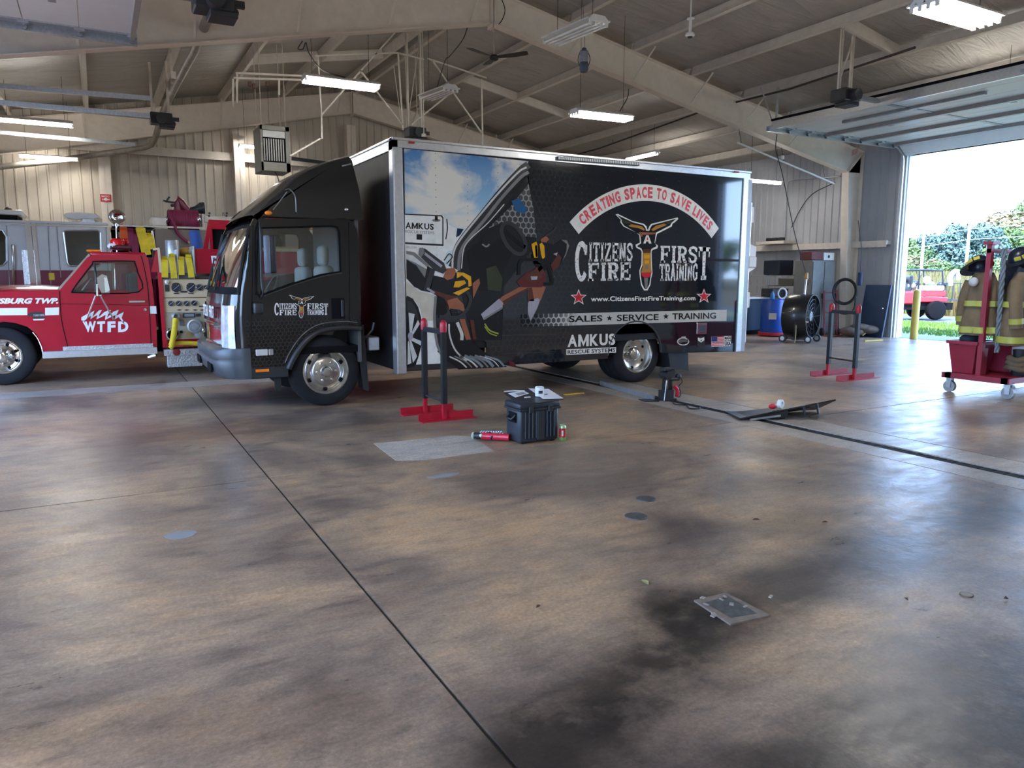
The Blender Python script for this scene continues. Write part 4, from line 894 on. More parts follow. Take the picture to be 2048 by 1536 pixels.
# ================================================================ printed wrap on the box side
def A_(p): return (780+p[0]/3.0725, 280+p[1]/3.072)
def B_(p): return (1100+p[0]/3.4143, 330+p[1]/3.4133)
LAY = 0.0012
def wp(q, lay): p = PY(q[0], q[1], YB); return Vector((p.x, YB-LAY*lay, p.z))
def vinyl(name, c, rough=0.14): return mat('print_'+name, c if max(c) <= 1 else srgb(*c), rough, var=0.10, scale=9)
def sky_print():
    m, nt, o = newmat('print_sky'); L = nt.links; b = N(nt, 'ShaderNodeBsdfPrincipled', Roughness=0.25); L.new(b.outputs[0], o.inputs[0])
    g = N(nt, 'ShaderNodeNewGeometry'); sx = N(nt, 'ShaderNodeSeparateXYZ'); L.new(g.outputs['Position'], sx.inputs[0])
    n = N(nt, 'ShaderNodeTexNoise', Scale=1.15, Detail=7.0, Roughness=0.55, Distortion=0.35); mp = N(nt, 'ShaderNodeMapping'); mp.inputs['Location'].default_value = (0.9, 0, 0.55); mp.inputs['Scale'].default_value = (1, 1, 1.7); L.new(g.outputs['Position'], mp.inputs[0]); L.new(mp.outputs[0], n.inputs['Vector'])
    mz = N(nt, 'ShaderNodeMapRange'); L.new(sx.outputs[2], mz.inputs[0]); mz.inputs[1].default_value = 1.9; mz.inputs[2].default_value = 2.95
    sk = ramp(nt, mz.outputs[0], [(0, srgb(196, 212, 216)), (0.5, srgb(136, 176, 202)), (1, srgb(70, 118, 166))])
    mxx = N(nt, 'ShaderNodeMapRange'); L.new(sx.outputs[0], mxx.inputs[0]); mxx.inputs[1].default_value = 3.1; mxx.inputs[2].default_value = 4.6; mxx.inputs[3].default_value = -.06; mxx.inputs[4].default_value = .14
    ad = N(nt, 'ShaderNodeMath', operation='ADD'); L.new(n.outputs['Fac'], ad.inputs[0]); L.new(mxx.outputs[0], ad.inputs[1])
    cl = ramp(nt, ad.outputs[0], [(0.50, (0, 0, 0)), (0.62, (1, 1, 1))]); x = N(nt, 'ShaderNodeMix', data_type='RGBA'); L.new(cl.outputs[0], x.inputs[0]); L.new(sk.outputs[0], x.inputs[6]); x.inputs[7].default_value = srgb(222, 214, 198)+(1,)
    h = hexmask(nt, g.outputs['Position'], 13.0, .72, .9); mh = N(nt, 'ShaderNodeMapRange', interpolation_type='SMOOTHSTEP'); L.new(sx.outputs[0], mh.inputs[0]); mh.inputs[1].default_value = 4.45; mh.inputs[2].default_value = 5.35
    # cells darken towards the pillar, the cell walls stay pale
    dk = N(nt, 'ShaderNodeMix', data_type='RGBA'); L.new(h, dk.inputs[0]); dk.inputs[6].default_value = srgb(82, 82, 80)+(1,); dk.inputs[7].default_value = srgb(170, 166, 158)+(1,)
    y = N(nt, 'ShaderNodeMix', data_type='RGBA'); L.new(mh.outputs[0], y.inputs[0]); L.new(x.outputs[2], y.inputs[6]); L.new(dk.outputs[2], y.inputs[7]); L.new(y.outputs[2], b.inputs['Base Color']); return m
def distressed():
    m, nt, o = newmat('distressed_white_vinyl'); L = nt.links; b = N(nt, 'ShaderNodeBsdfPrincipled', Roughness=0.35); L.new(b.outputs[0], o.inputs[0])
    g = N(nt, 'ShaderNodeNewGeometry'); n = N(nt, 'ShaderNodeTexNoise', Scale=26.0, Detail=8.0, Roughness=0.72); L.new(g.outputs['Position'], n.inputs['Vector'])
    r = ramp(nt, n.outputs['Fac'], [(0.40, (0.03, 0.03, 0.035)), (0.46, srgb(222, 219, 212))]); L.new(r.outputs[0], b.inputs['Base Color']); return m
SKYP, DISTR = sky_print(), distressed()
VI = {'white': vinyl('white', (226, 222, 213)), 'pale': vinyl('pale', (200, 197, 190)), 'cream': vinyl('cream', (196, 188, 168)), 'grey': vinyl('grey', (120, 118, 114)), 'dgrey': vinyl('dgrey', (52, 52, 53)), 'black': vinyl('black', (14, 15, 18)), 'ink': vinyl('ink', (24, 26, 30)),
      'navy': vinyl('navy', (22, 40, 62)), 'copper': vinyl('copper', (150, 92, 66)), 'dcopper': vinyl('dcopper', (88, 46, 36)), 'silver': vinyl('silver', (158, 152, 160)), 'dewalt': vinyl('dewalt', (218, 158, 30)), 'maroon': vinyl('maroon', (92, 34, 36)), 'red': vinyl('red', (196, 40, 52)),
      'pink': vinyl('pink', (206, 62, 74)), 'blue': vinyl('blue', (48, 62, 110)), 'olive': vinyl('olive', (52, 58, 36)), 'lime': vinyl('lime', (150, 156, 60)), 'gold': vinyl('gold', (176, 124, 52)), 'sill': vinyl('sill', (120, 128, 134)), 'teal': vinyl('teal', (30, 84, 128))}
def decal(name, lay, m, pts, cv=A_, parent=None):
    b = MB(); P = [cv(p) for p in pts]; v = [wp(p, lay) for p in P]
    tri = tessellate_polygon([[Vector((q.x, q.z, 0)) for q in v]]); V = [b._v(q) for q in v]
    for t in tri:
        try: b.bm.faces.new([V[i] for i in t])
        except ValueError: pass
    bmesh.ops.recalc_face_normals(b.bm, faces=b.bm.faces)
    return b.build(name, VI[m] if isinstance(m, str) else m, parent or truck)
def ring_pts(cx, cy, rx, ry, n=28, rot=0): return [(cx+rx*math.cos(t)*math.cos(rot)-ry*math.sin(t)*math.sin(rot), cy+rx*math.cos(t)*math.sin(rot)+ry*math.sin(t)*math.cos(rot)) for t in [2*PI*k/n for k in range(n)]]
def stroke(name, lay, m, pts, w, cv=A_, closed=False, sm=True):
    P = [Vector((p[0], p[1], 0)) for p in pts]
    if sm and not closed: P = smooth_path(P, 5)
    b = MB(); n = len(P); L_, R_ = [], []
    for i in range(n):
        d = (P[(i+1) % n]-P[i-1]) if closed else P[min(i+1, n-1)]-P[max(i-1, 0)]
        d = d.normalized(); s = Vector((-d.y, d.x, 0))*w/2; L_.append(wp(cv(P[i]+s), lay)); R_.append(wp(cv(P[i]-s), lay))
    for i in range(n if closed else n-1):
        j = (i+1) % n; b.face([L_[i], L_[j], R_[j], R_[i]])
    return b.build(name, VI[m] if isinstance(m, str) else m, truck)
def amkus(tl, tr, br, bl, lay, m, cv, bold, plane=None):
    f = quad_map(*(wp(cv(q), lay) for q in (tl, tr, br, bl))); x = 0
    for ch, w in (('A', .21), ('M', .235), ('K', .20), ('U', .195), ('S', .16)):
        b = MB(); u0, u1 = x+.008, x+w-.012
        if ch == 'M':
            L = u1-u0; t = .24; P = lambda a, c: f(u0+L*a, c)
            for q in ([(0, 0), (t, 0), (t, 1), (0, 1)], [(1-t, 0), (1, 0), (1, 1), (1-t, 1)], [(t, 1), (t, .52), (.5, 0), (.5, .38)], [(1-t, 1), (1-t, .52), (.5, 0), (.5, .38)]): b.face([P(*k) for k in q])
        else: put2d(b, text_mesh(ch, 1, 1, bold=bold), lambda u, v: f(u0+(u1-u0)*u, v))
        b.build('lettering', VI[m], truck); x += w
# -- left scene: sky, white rescue truck, car body
decal('graphic_sky', 1, SKYP, [(86, 52), (850, 130), (838, 178), (690, 320), (520, 520), (420, 640), (300, 900), (100, 900)])
decal('graphic_vehicle', 2, 'white', [(90, 452), (300, 460), (330, 468), (342, 510), (410, 545), (452, 552), (400, 668), (345, 690), (330, 760), (420, 800), (290, 930), (272, 1020), (268, 1120), (285, 1270), (330, 1372), (160, 1380), (200, 1180), (170, 1040), (100, 960), (90, 640)])
decal('graphic_hatch', 3, 'dgrey', [(90, 452), (318, 462), (328, 476), (328, 652), (92, 640)]); decal('graphic_hatch', 4, 'white', [(90, 460), (312, 470), (320, 480), (320, 640), (92, 628)])
stroke('graphic_hatch_hinge', 4, 'dgrey', [(348, 485), (352, 545), (342, 610)], 7)
decal('graphic_hatch_latch', 5, 'ink', [(162, 578), (196, 580), (196, 614), (162, 612)]); decal('graphic_hatch_latch', 5, 'grey', ring_pts(283, 494, 26, 9)); decal('graphic_hatch_latch', 6, 'ink', [(274, 468), (292, 470), (292, 496), (274, 494)])
def tq(name, txt, lay, m, tl, tr, br, bl, cv, **kw): return text_quad(name, txt, wp(cv(tl), lay), wp(cv(tr), lay), wp(cv(br), lay), wp(cv(bl), lay), VI[m] if isinstance(m, str) else m, truck, **kw)
amkus((93, 505), (270, 516), (270, 553), (92, 544), 6, 'ink', A_, .03)
tq('lettering', 'RESCUE SYSTEMS', 6, 'grey', (92, 552), (271, 563), (271, 580), (92, 570), A_)
tq('lettering', '.ING.COM', 6, 'grey', (96, 652), (160, 655), (160, 668), (96, 664), A_)
decal('graphic_car_glass', 3, 'navy', [(412, 542), (452, 548), (430, 585), (405, 600)])
# car hood and fender, wheel
decal('graphic_fender', 3, 'cream', [(98, 868), (180, 930), (280, 955), (275, 1060), (262, 1110), (200, 1110), (186, 1040), (150, 985), (100, 958)])
decal('graphic_wheel_arch', 4, 'ink', [(102, 955), (140, 975), (172, 1025), (190, 1090), (198, 1180), (190, 1270), (172, 1340), (150, 1392), (106, 1400)])
decal('graphic_tyre', 5, 'dgrey', [(104, 985), (135, 1000), (165, 1050), (180, 1120), (184, 1200), (176, 1290), (155, 1360), (106, 1385)])
decal('graphic_alloy', 6, 'ink', [(104, 1055), (150, 1070), (178, 1120), (190, 1200), (180, 1285), (150, 1360), (106, 1380)])
for pts in ([(120, 1190), (112, 1060), (150, 1070), (132, 1185)], [(125, 1195), (170, 1105), (182, 1130), (135, 1205)], [(128, 1210), (190, 1235), (188, 1262), (122, 1228)], [(122, 1215), (165, 1330), (140, 1368), (112, 1225)], [(108, 1240), (118, 1225), (130, 1370), (106, 1380)]): decal('graphic_spoke', 7, 'pale', pts)
decal('graphic_hub', 8, 'silver', ring_pts(124, 1205, 16, 24))
# pillar, roof edge, door frame
decal('graphic_door_opening', 2, 'ink', [(838, 200), (850, 215), (700, 420), (560, 560), (470, 650), (440, 760), (430, 900), (500, 1230), (690, 1230), (700, 900), (900, 640), (860, 300)])
stroke('graphic_pillar', 3, 'dgrey', [(850, 150), (800, 190), (690, 310), (560, 470), (440, 620), (404, 700), (396, 790)], 46)
stroke('graphic_pillar_edge', 4, 'pale', [(838, 168), (790, 196), (680, 310), (545, 468), (426, 618), (388, 700), (382, 790)], 12)
stroke('graphic_pillar_edge', 4, 'grey', [(850, 196), (800, 232), (690, 350), (580, 490), (470, 620), (430, 700), (420, 800)], 20)
stroke('graphic_pillar_edge', 5, 'pale', [(700, 395), (600, 510), (500, 600), (452, 670), (438, 790)], 6)
decal('graphic_window_haze', 3, hexpaint('honeycomb_window_print', (0.022, 0.024, 0.027), (0.22, 0.22, 0.21), 13.0, 4.5, 6.0, .25, .7, .9), [(735, 415), (850, 270), (880, 420), (900, 600), (810, 590), (760, 520), (690, 505), (600, 545)])
decal('graphic_blue_bag', 4, 'teal', [(745, 375), (790, 355), (840, 420), (830, 455), (775, 440)])
# inside the car: dash, wheel, dark shapes
decal('graphic_dashboard', 4, 'black', [(470, 690), (560, 610), (590, 560), (650, 540), (720, 590), (760, 680), (700, 800), (610, 930), (560, 930), (500, 860)])
decal('graphic_airbag', 5, 'ink', [(560, 600), (600, 555), (690, 545), (720, 570), (680, 600), (600, 640), (575, 660)]); stroke('graphic_dash_light', 6, 'grey', [(565, 640), (590, 655), (610, 640)], 10)
stroke('graphic_steering_wheel', 6, 'dgrey', ring_pts(758, 605, 56, 108, 26, -.55), 24, closed=True); stroke('graphic_steering_spoke', 6, 'black', [(700, 560), (760, 610), (830, 660)], 22)
decal('graphic_sleeve', 5, 'olive', [(590, 790), (650, 770), (690, 850), (680, 930), (600, 920)])
stroke('graphic_cuff', 6, 'lime', [(580, 1128), (612, 1170), (665, 1190)], 9); stroke('graphic_cuff', 6, 'lime', [(580, 1145), (610, 1185), (655, 1203)], 7)
# sill bars
decal('graphic_sill', 3, 'ink', [(360, 1120), (420, 1120), (520, 1260), (720, 1395), (420, 1410), (290, 1300)])
for k, (m, w) in enumerate((('pale', 9), ('grey', 8), ('pale', 10), ('sill', 16), ('grey', 10), ('sill', 18), ('pale', 6), ('sill', 12))):
    x = 430+k*33; stroke('graphic_sill_bar', 4, m, [(x-66-k*2, 1330-k*2+max(0, k-3)*3), (x, 1362-k*1.5), (x+40, 1398-k)], w)
stroke('graphic_door_seal', 4, 'pale', [(412, 1120), (440, 1190), (440, 1230)], 20); stroke('graphic_door_seal', 4, 'pale', [(362, 1130), (366, 1200), (400, 1290), (470, 1360)], 10); stroke('graphic_door_seal', 4, 'grey', [(280, 960), (272, 1100), (288, 1250), (330, 1350)], 16)
# left tool: ram spreader
T1 = [('grey', 5, [(98, 680), (150, 690), (238, 770), (250, 800), (225, 905), (160, 910), (100, 850)]), ('ink', 6, [(100, 735), (160, 770), (215, 850), (200, 900), (150, 905), (100, 850)]), ('pale', 6, [(98, 700), (140, 710), (225, 780), (235, 800), (150, 752), (98, 730)]),
      ('ink', 7, [(228, 775), (275, 800), (245, 935), (190, 925), (150, 900), (205, 880)]), ('dgrey', 8, [(245, 790), (275, 800), (240, 925), (205, 920)]), ('ink', 7, [(255, 830), (400, 860), (400, 960), (340, 990), (240, 930)]), ('dgrey', 8, [(180, 662), (215, 668), (330, 755), (345, 800), (325, 822), (270, 800), (172, 705)]), ('grey', 9, [(176, 668), (200, 660), (212, 690), (190, 720), (172, 705)]), ('silver', 9, [(215, 690), (320, 770), (312, 785), (208, 705)]),
      ('copper', 8, [(345, 790), (395, 785), (405, 815), (385, 850), (350, 862), (325, 842)]), ('dcopper', 8, [(262, 920), (350, 950), (400, 960), (440, 1000), (450, 1040), (400, 1040), (350, 1010), (330, 970), (265, 945)]), ('copper', 9, [(350, 985), (410, 968), (450, 1010), (462, 1062), (420, 1040), (362, 1042)]), ('ink', 10, [(365, 1035), (410, 1040), (420, 1075), (380, 1080)]),
      ('copper', 9, [(424, 1100), (458, 1100), (495, 1225), (465, 1228)]), ('dcopper', 9, [(488, 1105), (512, 1105), (528, 1222), (508, 1225)]), ('ink', 9, [(400, 815), (480, 830), (502, 860), (498, 910), (470, 950), (400, 955)]), ('dewalt', 10, [(408, 812), (450, 815), (495, 838), (500, 895), (480, 902), (478, 862), (440, 832), (408, 850)]), ('dewalt', 10, [(398, 868), (455, 862), (466, 880), (420, 906), (388, 905)]), ('dewalt', 10, [(384, 940), (470, 905), (490, 912), (420, 955)]), ('copper', 8, [(505, 880), (545, 850), (552, 880), (520, 950), (508, 975)]), ('silver', 9, [(230, 905), (275, 935), (268, 948), (222, 915)])]
for m, l, p in T1: decal('graphic_ram_tool', l, m, p)
stroke('graphic_tool_cable', 11, 'dgrey', [(470, 930), (492, 980), (470, 1040), (420, 1085), (370, 1090), (300, 1085)], 20); stroke('graphic_tool_cable', 9, 'ink', [(330, 740), (360, 700), (380, 720), (345, 760)], 6)
decal('graphic_silhouette', 5, 'black', [(290, 960), (345, 985), (350, 1060), (320, 1080), (285, 1075)])
# right tool: cutter with battery
T2 = [('copper', 5, [(662, 985), (690, 960), (790, 905), (855, 895), (850, 915), (740, 975), (698, 1015)]), ('dcopper', 6, [(690, 990), (780, 940), (850, 905), (845, 920), (760, 965), (700, 1010)]), ('silver', 6, [(557, 1070), (580, 1050), (668, 975), (692, 1000), (690, 1035), (575, 1105)]), ('grey', 7, [(575, 1092), (690, 1025), (690, 1036), (577, 1106)]),
      ('copper', 5, [(848, 905), (920, 890), (955, 905), (925, 985), (880, 1000), (848, 990)]), ('dcopper', 6, [(850, 910), (870, 905), (885, 990), (850, 990)]), ('silver', 6, [(846, 1000), (860, 982), (908, 970), (920, 985), (905, 1030), (862, 1113), (845, 1060)]), ('maroon', 7, [(775, 870), (830, 820), (900, 790), (955, 815), (955, 880), (930, 905), (800, 905)]), ('dcopper', 8, [(825, 850), (905, 775), (945, 800), (930, 850), (860, 880)]), ('silver', 9, [(862, 838), (905, 838), (900, 858), (866, 860)]), ('silver', 8, [(905, 790), (925, 768), (940, 785), (915, 812)]),
      ('copper', 7, [(925, 610), (958, 588), (975, 610), (950, 640), (925, 640)]), ('ink', 8, [(868, 640), (905, 620), (1000, 640), (1000, 720), (975, 770), (880, 760)]), ('dewalt', 9, [(866, 640), (896, 624), (903, 640), (905, 720), (885, 735)]), ('dewalt', 9, [(916, 640), (930, 630), (945, 650), (950, 720), (935, 735), (925, 700)]), ('dewalt', 9, [(888, 650), (900, 645), (904, 715), (893, 722)]), ('ink', 7, [(1000, 650), (1050, 610), (1085, 615), (1098, 650), (1085, 700), (1040, 770), (990, 790), (980, 720)]), ('grey', 8, [(1050, 612), (1085, 617), (1099, 650), (1080, 705), (1060, 740), (1082, 680), (1084, 640)]), ('dcopper', 8, [(985, 770), (1030, 700), (1050, 720), (1040, 770), (1000, 810)]), ('silver', 9, [(1000, 700), (1028, 690), (1022, 712)])]
for m, l, p in T2: decal('graphic_cutter_tool', l, m, p)
stroke('graphic_cutter_guard', 9, 'black', [(790, 830), (800, 745), (870, 735), (950, 745), (985, 830), (990, 880), (940, 885)], 20); stroke('graphic_cutter_guard', 8, 'dgrey', [(955, 590), (1000, 560), (1020, 535)], 14); stroke('graphic_cutter_guard', 8, 'black', [(880, 700), (900, 760), (960, 790)], 26)
decal('graphic_red_tip', 5, 'maroon', [(725, 1352), (760, 1365), (775, 1390), (735, 1388)])
stroke('panel_outline', 5, 'dgrey', [(690, 1200), (1018, 1196), (1014, 1300), (690, 1312)], 4, closed=True)
# -- right side: arc banner
def circ3(a, b, c):
    ax, ay, bx, by, cx, cy = a[0], a[1], b[0], b[1], c[0], c[1]; d = 2*(ax*(by-cy)+bx*(cy-ay)+cx*(ay-by))
    ux = ((ax*ax+ay*ay)*(by-cy)+(bx*bx+by*by)*(cy-ay)+(cx*cx+cy*cy)*(ay-by))/d; uy = ((ax*ax+ay*ay)*(cx-bx)+(bx*bx+by*by)*(ax-cx)+(cx*cx+cy*cy)*(bx-ax))/d
    return ux, uy, math.hypot(ax-ux, ay-uy)
w2 = lambda q: (lambda v: (v.x, v.z))(wp(B_(q), 0))
o = [w2(p) for p in ((133, 390), (650, 132), (1152, 433))]; i_ = [w2(p) for p in ((195, 472), (650, 245), (1102, 500))]
ox, oz, orad = circ3(*o); ix, iz, irad = circ3(*i_)
aL, aR = math.atan2(o[0][1]-oz, o[0][0]-ox), math.atan2(o[2][1]-oz, o[2][0]-ox); bL, bR = math.atan2(i_[0][1]-iz, i_[0][0]-ix), math.atan2(i_[2][1]-iz, i_[2][0]-ix)
def arcpt(s, v, lay):                                     # s along the banner, v 0 inner .. 1 outer
    a, b = aL+(aR-aL)*s, bL+(bR-bL)*s; p = (ox+orad*math.cos(a), oz+orad*math.sin(a)); q = (ix+irad*math.cos(b), iz+irad*math.sin(b))
    return Vector((q[0]+(p[0]-q[0])*v, YB-LAY*lay, q[1]+(p[1]-q[1])*v))
MB().grid([[arcpt(k/40, 0, 3) for k in range(41)], [arcpt(k/40, 1, 3) for k in range(41)]]).build('banner', DISTR if False else VI['white'], truck)
BT = 'CREATING SPACE TO SAVE LIVES'; wid = {'I': .45, ' ': .55, 'T': .95, 'L': .9}; tot = sum(wid.get(c, 1) for c in BT); s = .045; un = .915/tot
PINKD = mat('distressed_red_vinyl', srgb(204, 56, 68), .35, var=.35, scale=40)
for c in BT:
    w = wid.get(c, 1)*un
    if c != ' ':
        b = MB(); s0 = s+w*.09; s1 = s+w*.91; put2d(b, text_mesh(c, 1, 1, bold=.045), lambda u, v: arcpt(s0+(s1-s0)*u, .17+.68*v, 4)); b.build('banner_letter', PINKD, truck)
    s += w
# slab serif lettering
def arc_(cx, cy, rx, ry, a0, a1, n=14): return [(cx+rx*math.cos(math.radians(a0+(a1-a0)*k/n)), cy+ry*math.sin(math.radians(a0+(a1-a0)*k/n))) for k in range(n+1)]
def glyph(c, t):
    h = t/2; sf = lambda x, y, w=.36: [(x-w, y), (x+w, y)]
    G = {'I': ([[(.5, 0), (.5, 1)]], [(.5, .06, .42), (.5, .94, .42)]),
         'T': ([[(.5, 0), (.5, 1)]], [(.5, .93, .5), (.5, .06, .3), (.05, .82, .05), (.95, .82, .05)]),
         'F': ([[(.22, 0), (.22, 1)]], [(.5, .93, .48), (.42, .5, .3), (.25, .06, .25), (.92, .80, .06), (.7, .5, .05)]),
         'E': ([[(.22, 0), (.22, 1)]], [(.5, .93, .48), (.42, .5, .3), (.5, .07, .48), (.92, .80, .06), (.92, .2, .06), (.7, .5, .05)]),
         'Z': ([[(.88, .93), (.12, .07)]], [(.5, .93, .44), (.5, .07, .46), (.1, .8, .06), (.92, .2, .06)]),
         'N': ([[(.18, 0), (.18, 1)], [(.82, 0), (.82, 1)], [(.16, .95), (.84, .05)]], [(.18, .06, .18), (.15, .94, .15), (.82, .94, .18)]),
         'R': ([[(.22, 0), (.22, 1)], [(.3, .93), (.6, .93), (.8, .85), (.84, .72), (.8, .58), (.6, .5), (.3, .5)], [(.55, .5), (.8, .05)]], [(.22, .06, .22), (.2, .94, .2), (.85, .06, .15)]),
         'A': ([[(.5, .97), (.16, .03)], [(.5, .97), (.84, .03)]], [(.5, .32, .22), (.16, .06, .16), (.84, .06, .16), (.45, .95, .2)]),
         'S': ([[(.84, .78), (.74, .92), (.5, .95), (.25, .9), (.16, .74), (.25, .6), (.5, .51), (.76, .42), (.84, .26), (.74, .1), (.5, .05), (.25, .09), (.15, .24)]], [(.88, .80, .07), (.12, .2, .07)]),
         'C': ([arc_(.52, .5, .40, .455, 40, 320, 20)], [(.86, .8, .1), ]), 'G': ([arc_(.52, .5, .40, .455, 40, 320, 20), [(.84, .1), (.84, .42)]], [(.8, .42, .2), (.86, .8, .1)])}
    return G[c]
def slab_word(txt, tl, tr, br, bl, lay, cv=B_, t=.30, name='logo_letter', material=None, plane=None, wide={}):
    f = quad_map(*(plane(*q) if plane else wp(cv(q), lay) for q in (tl, tr, br, bl))); ws = [wide.get(c, .55 if c == 'I' else 1) for c in txt]; tot = sum(ws); x = 0
    for c, w in zip(txt, ws):
        b = MB(); a0 = x/tot+.06*w/tot; sc = .88*w/tot; th = t/ (w if c != 'I' else .62)
        P = lambda u, v: f(a0+sc*u, v)
        pl, bars = glyph(c, th)
        for L in pl:
            n = len(L); Lr, Rr = [], []
            for i in range(n):
                a, d = L[max(i-1, 0)], L[min(i+1, n-1)]; dx, dy = d[0]-a[0], (d[1]-a[1]); l = math.hypot(dx, dy) or 1
                nx, ny = -dy/l*th/2, dx/l*.075; Lr.append(P(L[i][0]+nx, L[i][1]+ny)); Rr.append(P(L[i][0]-nx, L[i][1]-ny))
            for i in range(n-1): b.face([Lr[i], Lr[i+1], Rr[i+1], Rr[i]])
        for (cx, cy, hw) in bars:
            hh = .065 if hw > .1 else .13; b.face([P(cx-hw, cy-hh), P(cx+hw, cy-hh), P(cx+hw, cy+hh), P(cx-hw, cy+hh)])
        b.build(name, material or DISTR, truck); x += w
slab_word('C', (166, 524), (262, 528), (258, 788), (166, 790), 4, t=.32); slab_word('ITIZENS', (262, 528), (568, 534), (566, 656), (260, 660), 4); slab_word('FIRE', (252, 668), (556, 664), (554, 786), (252, 792), 4)
slab_word('FIRS', (748, 550), (1012, 558), (1008, 668), (746, 668), 4); slab_word('T', (1008, 556), (1098, 562), (1080, 782), (1012, 786), 4, t=.30); slab_word('TRAINING', (744, 674), (1010, 672), (1006, 788), (744, 790), 4)
# emblem between the words
EM = [('white', 4, [(446, 338), (462, 334), (560, 382), (640, 402), (658, 420), (662, 440), (668, 440), (676, 420), (690, 402), (780, 380), (870, 358), (874, 370), (850, 392), (836, 400), (830, 420), (730, 470), (722, 500), (715, 535), (736, 550), (732, 568), (700, 580), (692, 590), (694, 680), (698, 740), (690, 770), (684, 820), (664, 856), (640, 856), (620, 820), (612, 770), (608, 720), (622, 680), (624, 590), (616, 578), (588, 565), (582, 545), (612, 530), (608, 480), (590, 462), (500, 420), (478, 390), (482, 375)]),
      ('ink', 5, [(456, 342), (560, 390), (634, 410), (650, 430), (655, 450), (676, 450), (684, 428), (695, 411), (780, 388), (862, 366), (826, 396), (820, 412), (722, 462), (712, 530), (726, 552), (690, 574), (686, 590), (688, 680), (691, 735), (684, 765), (676, 815), (660, 846), (644, 846), (628, 815), (619, 765), (616, 720), (630, 684), (632, 590), (622, 570), (592, 554), (620, 534), (616, 478), (505, 414), (488, 388), (490, 374)]),
      ('gold', 6, [(530, 400), (625, 418), (645, 440), (640, 448), (600, 430), (560, 425), (540, 420)]), ('gold', 6, [(690, 440), (720, 415), (800, 395), (790, 412), (745, 430), (700, 452)]), ('olive', 6, [(480, 365), (560, 398), (545, 410), (505, 402)]), ('olive', 6, [(760, 400), (850, 372), (815, 402), (790, 405)]),
      ('copper', 7, [(605, 458), (720, 462), (718, 472), (640, 478), (606, 470)]), ('copper', 7, [(612, 472), (632, 474), (628, 490), (614, 488)]), ('ink', 7, [(618, 545), (700, 545), (724, 556), (690, 570), (622, 568), (596, 555)]), ('dcopper', 6, [(634, 574), (684, 574), (684, 600), (634, 600)]), ('dewalt', 7, [(640, 612), (678, 612), (678, 636), (640, 640)]), ('dewalt', 7, [(644, 652), (674, 650), (672, 672), (646, 674)]), ('gold', 6, [(632, 600), (686, 600), (688, 735), (620, 735), (632, 690)]), ('grey', 7, [(645, 685), (668, 683), (670, 708), (646, 710)]),
      ('red', 7, [(622, 735), (690, 732), (688, 748), (672, 768), (640, 770), (622, 752)]), ('grey', 7, [(640, 772), (668, 770), (662, 842), (646, 842)])]
for m, l, p in EM: decal('emblem_piece', l, m, p, B_)
decal('emblem_piece', 8, 'white', [(634, 536), (654, 480), (670, 480), (690, 536), (672, 536), (668, 522), (654, 522), (650, 536)], B_); decal('emblem_piece', 9, 'red', [(656, 512), (661, 486), (668, 512)], B_)
for cx, cy, r in ((194, 905, 58), (1050, 897, 53)):
    decal('star', 4, 'white', star_pts(cx, cy, r, .42), B_) if False else None
    for l, k, m in ((4, 1.0, 'white'), (5, .78, 'red')): decal('star', l, m, [(x, 2*cy-y) for x, y in star_pts(cx, cy, r*k, .42)], B_)
tq('web_address', 'www.CitizensFirstFireTraining.com', 4, 'white', (277, 896), (992, 894), (992, 932), (277, 942), B_, bold=.025)
def strip_print():
    m, nt, o = newmat('print_strip'); L = nt.links; b = N(nt, 'ShaderNodeBsdfPrincipled', Roughness=0.14); L.new(b.outputs[0], o.inputs[0]); g = N(nt, 'ShaderNodeNewGeometry'); h = hexmask(nt, g.outputs['Position'], 13.0, .6, .95); sx = N(nt, 'ShaderNodeSeparateXYZ'); L.new(g.outputs['Position'], sx.inputs[0])
    f = N(nt, 'ShaderNodeMapRange'); L.new(sx.outputs[0], f.inputs[0]); f.inputs[1].default_value = 4.35; f.inputs[2].default_value = 5.75; f.inputs[3].default_value = -.55; f.inputs[4].default_value = 1.0
    a = N(nt, 'ShaderNodeMath', operation='MULTIPLY_ADD'); L.new(h, a.inputs[0]); a.inputs[1].default_value = .42; L.new(f.outputs[0], a.inputs[2]); r = ramp(nt, a.outputs[0], [(0.0, srgb(16, 18, 22)), (0.45, srgb(84, 84, 84)), (.8, srgb(190, 186, 178))]); L.new(r.outputs[0], b.inputs['Base Color']); return m
strip = strip_print()
decal('service_strip', 3, strip, [(-200, 1020), (1206, 988), (1204, 1064), (-200, 1106)], B_)
for t, x0, x1, y0 in (('SALES', 128, 356, 1030), ('SERVICE', 455, 740, 1022), ('TRAINING', 833, 1132, 1012)):
    tq('strip_lettering', t, 5, 'ink', (x0, y0), (x1, y0-5), (x1, y0+37), (x0, y0+44), B_, bold=.02)
for cx, cy in ((404, 1046), (790, 1034)): decal('strip_star', 5, 'ink', [(x, 2*cy-y) for x, y in star_pts(cx, cy, 21, .42)], B_)
amkus((118, 1160), (448, 1150), (448, 1228), (116, 1243), 4, 'white', B_, .04)
decal('maker_panel', 4, 'white', [(110, 1258), (450, 1243), (450, 1280), (110, 1297)], B_); tq('lettering', 'RESCUE SYSTEMS', 5, 'ink', (118, 1264), (444, 1249), (444, 1275), (118, 1291), B_, bold=.015)
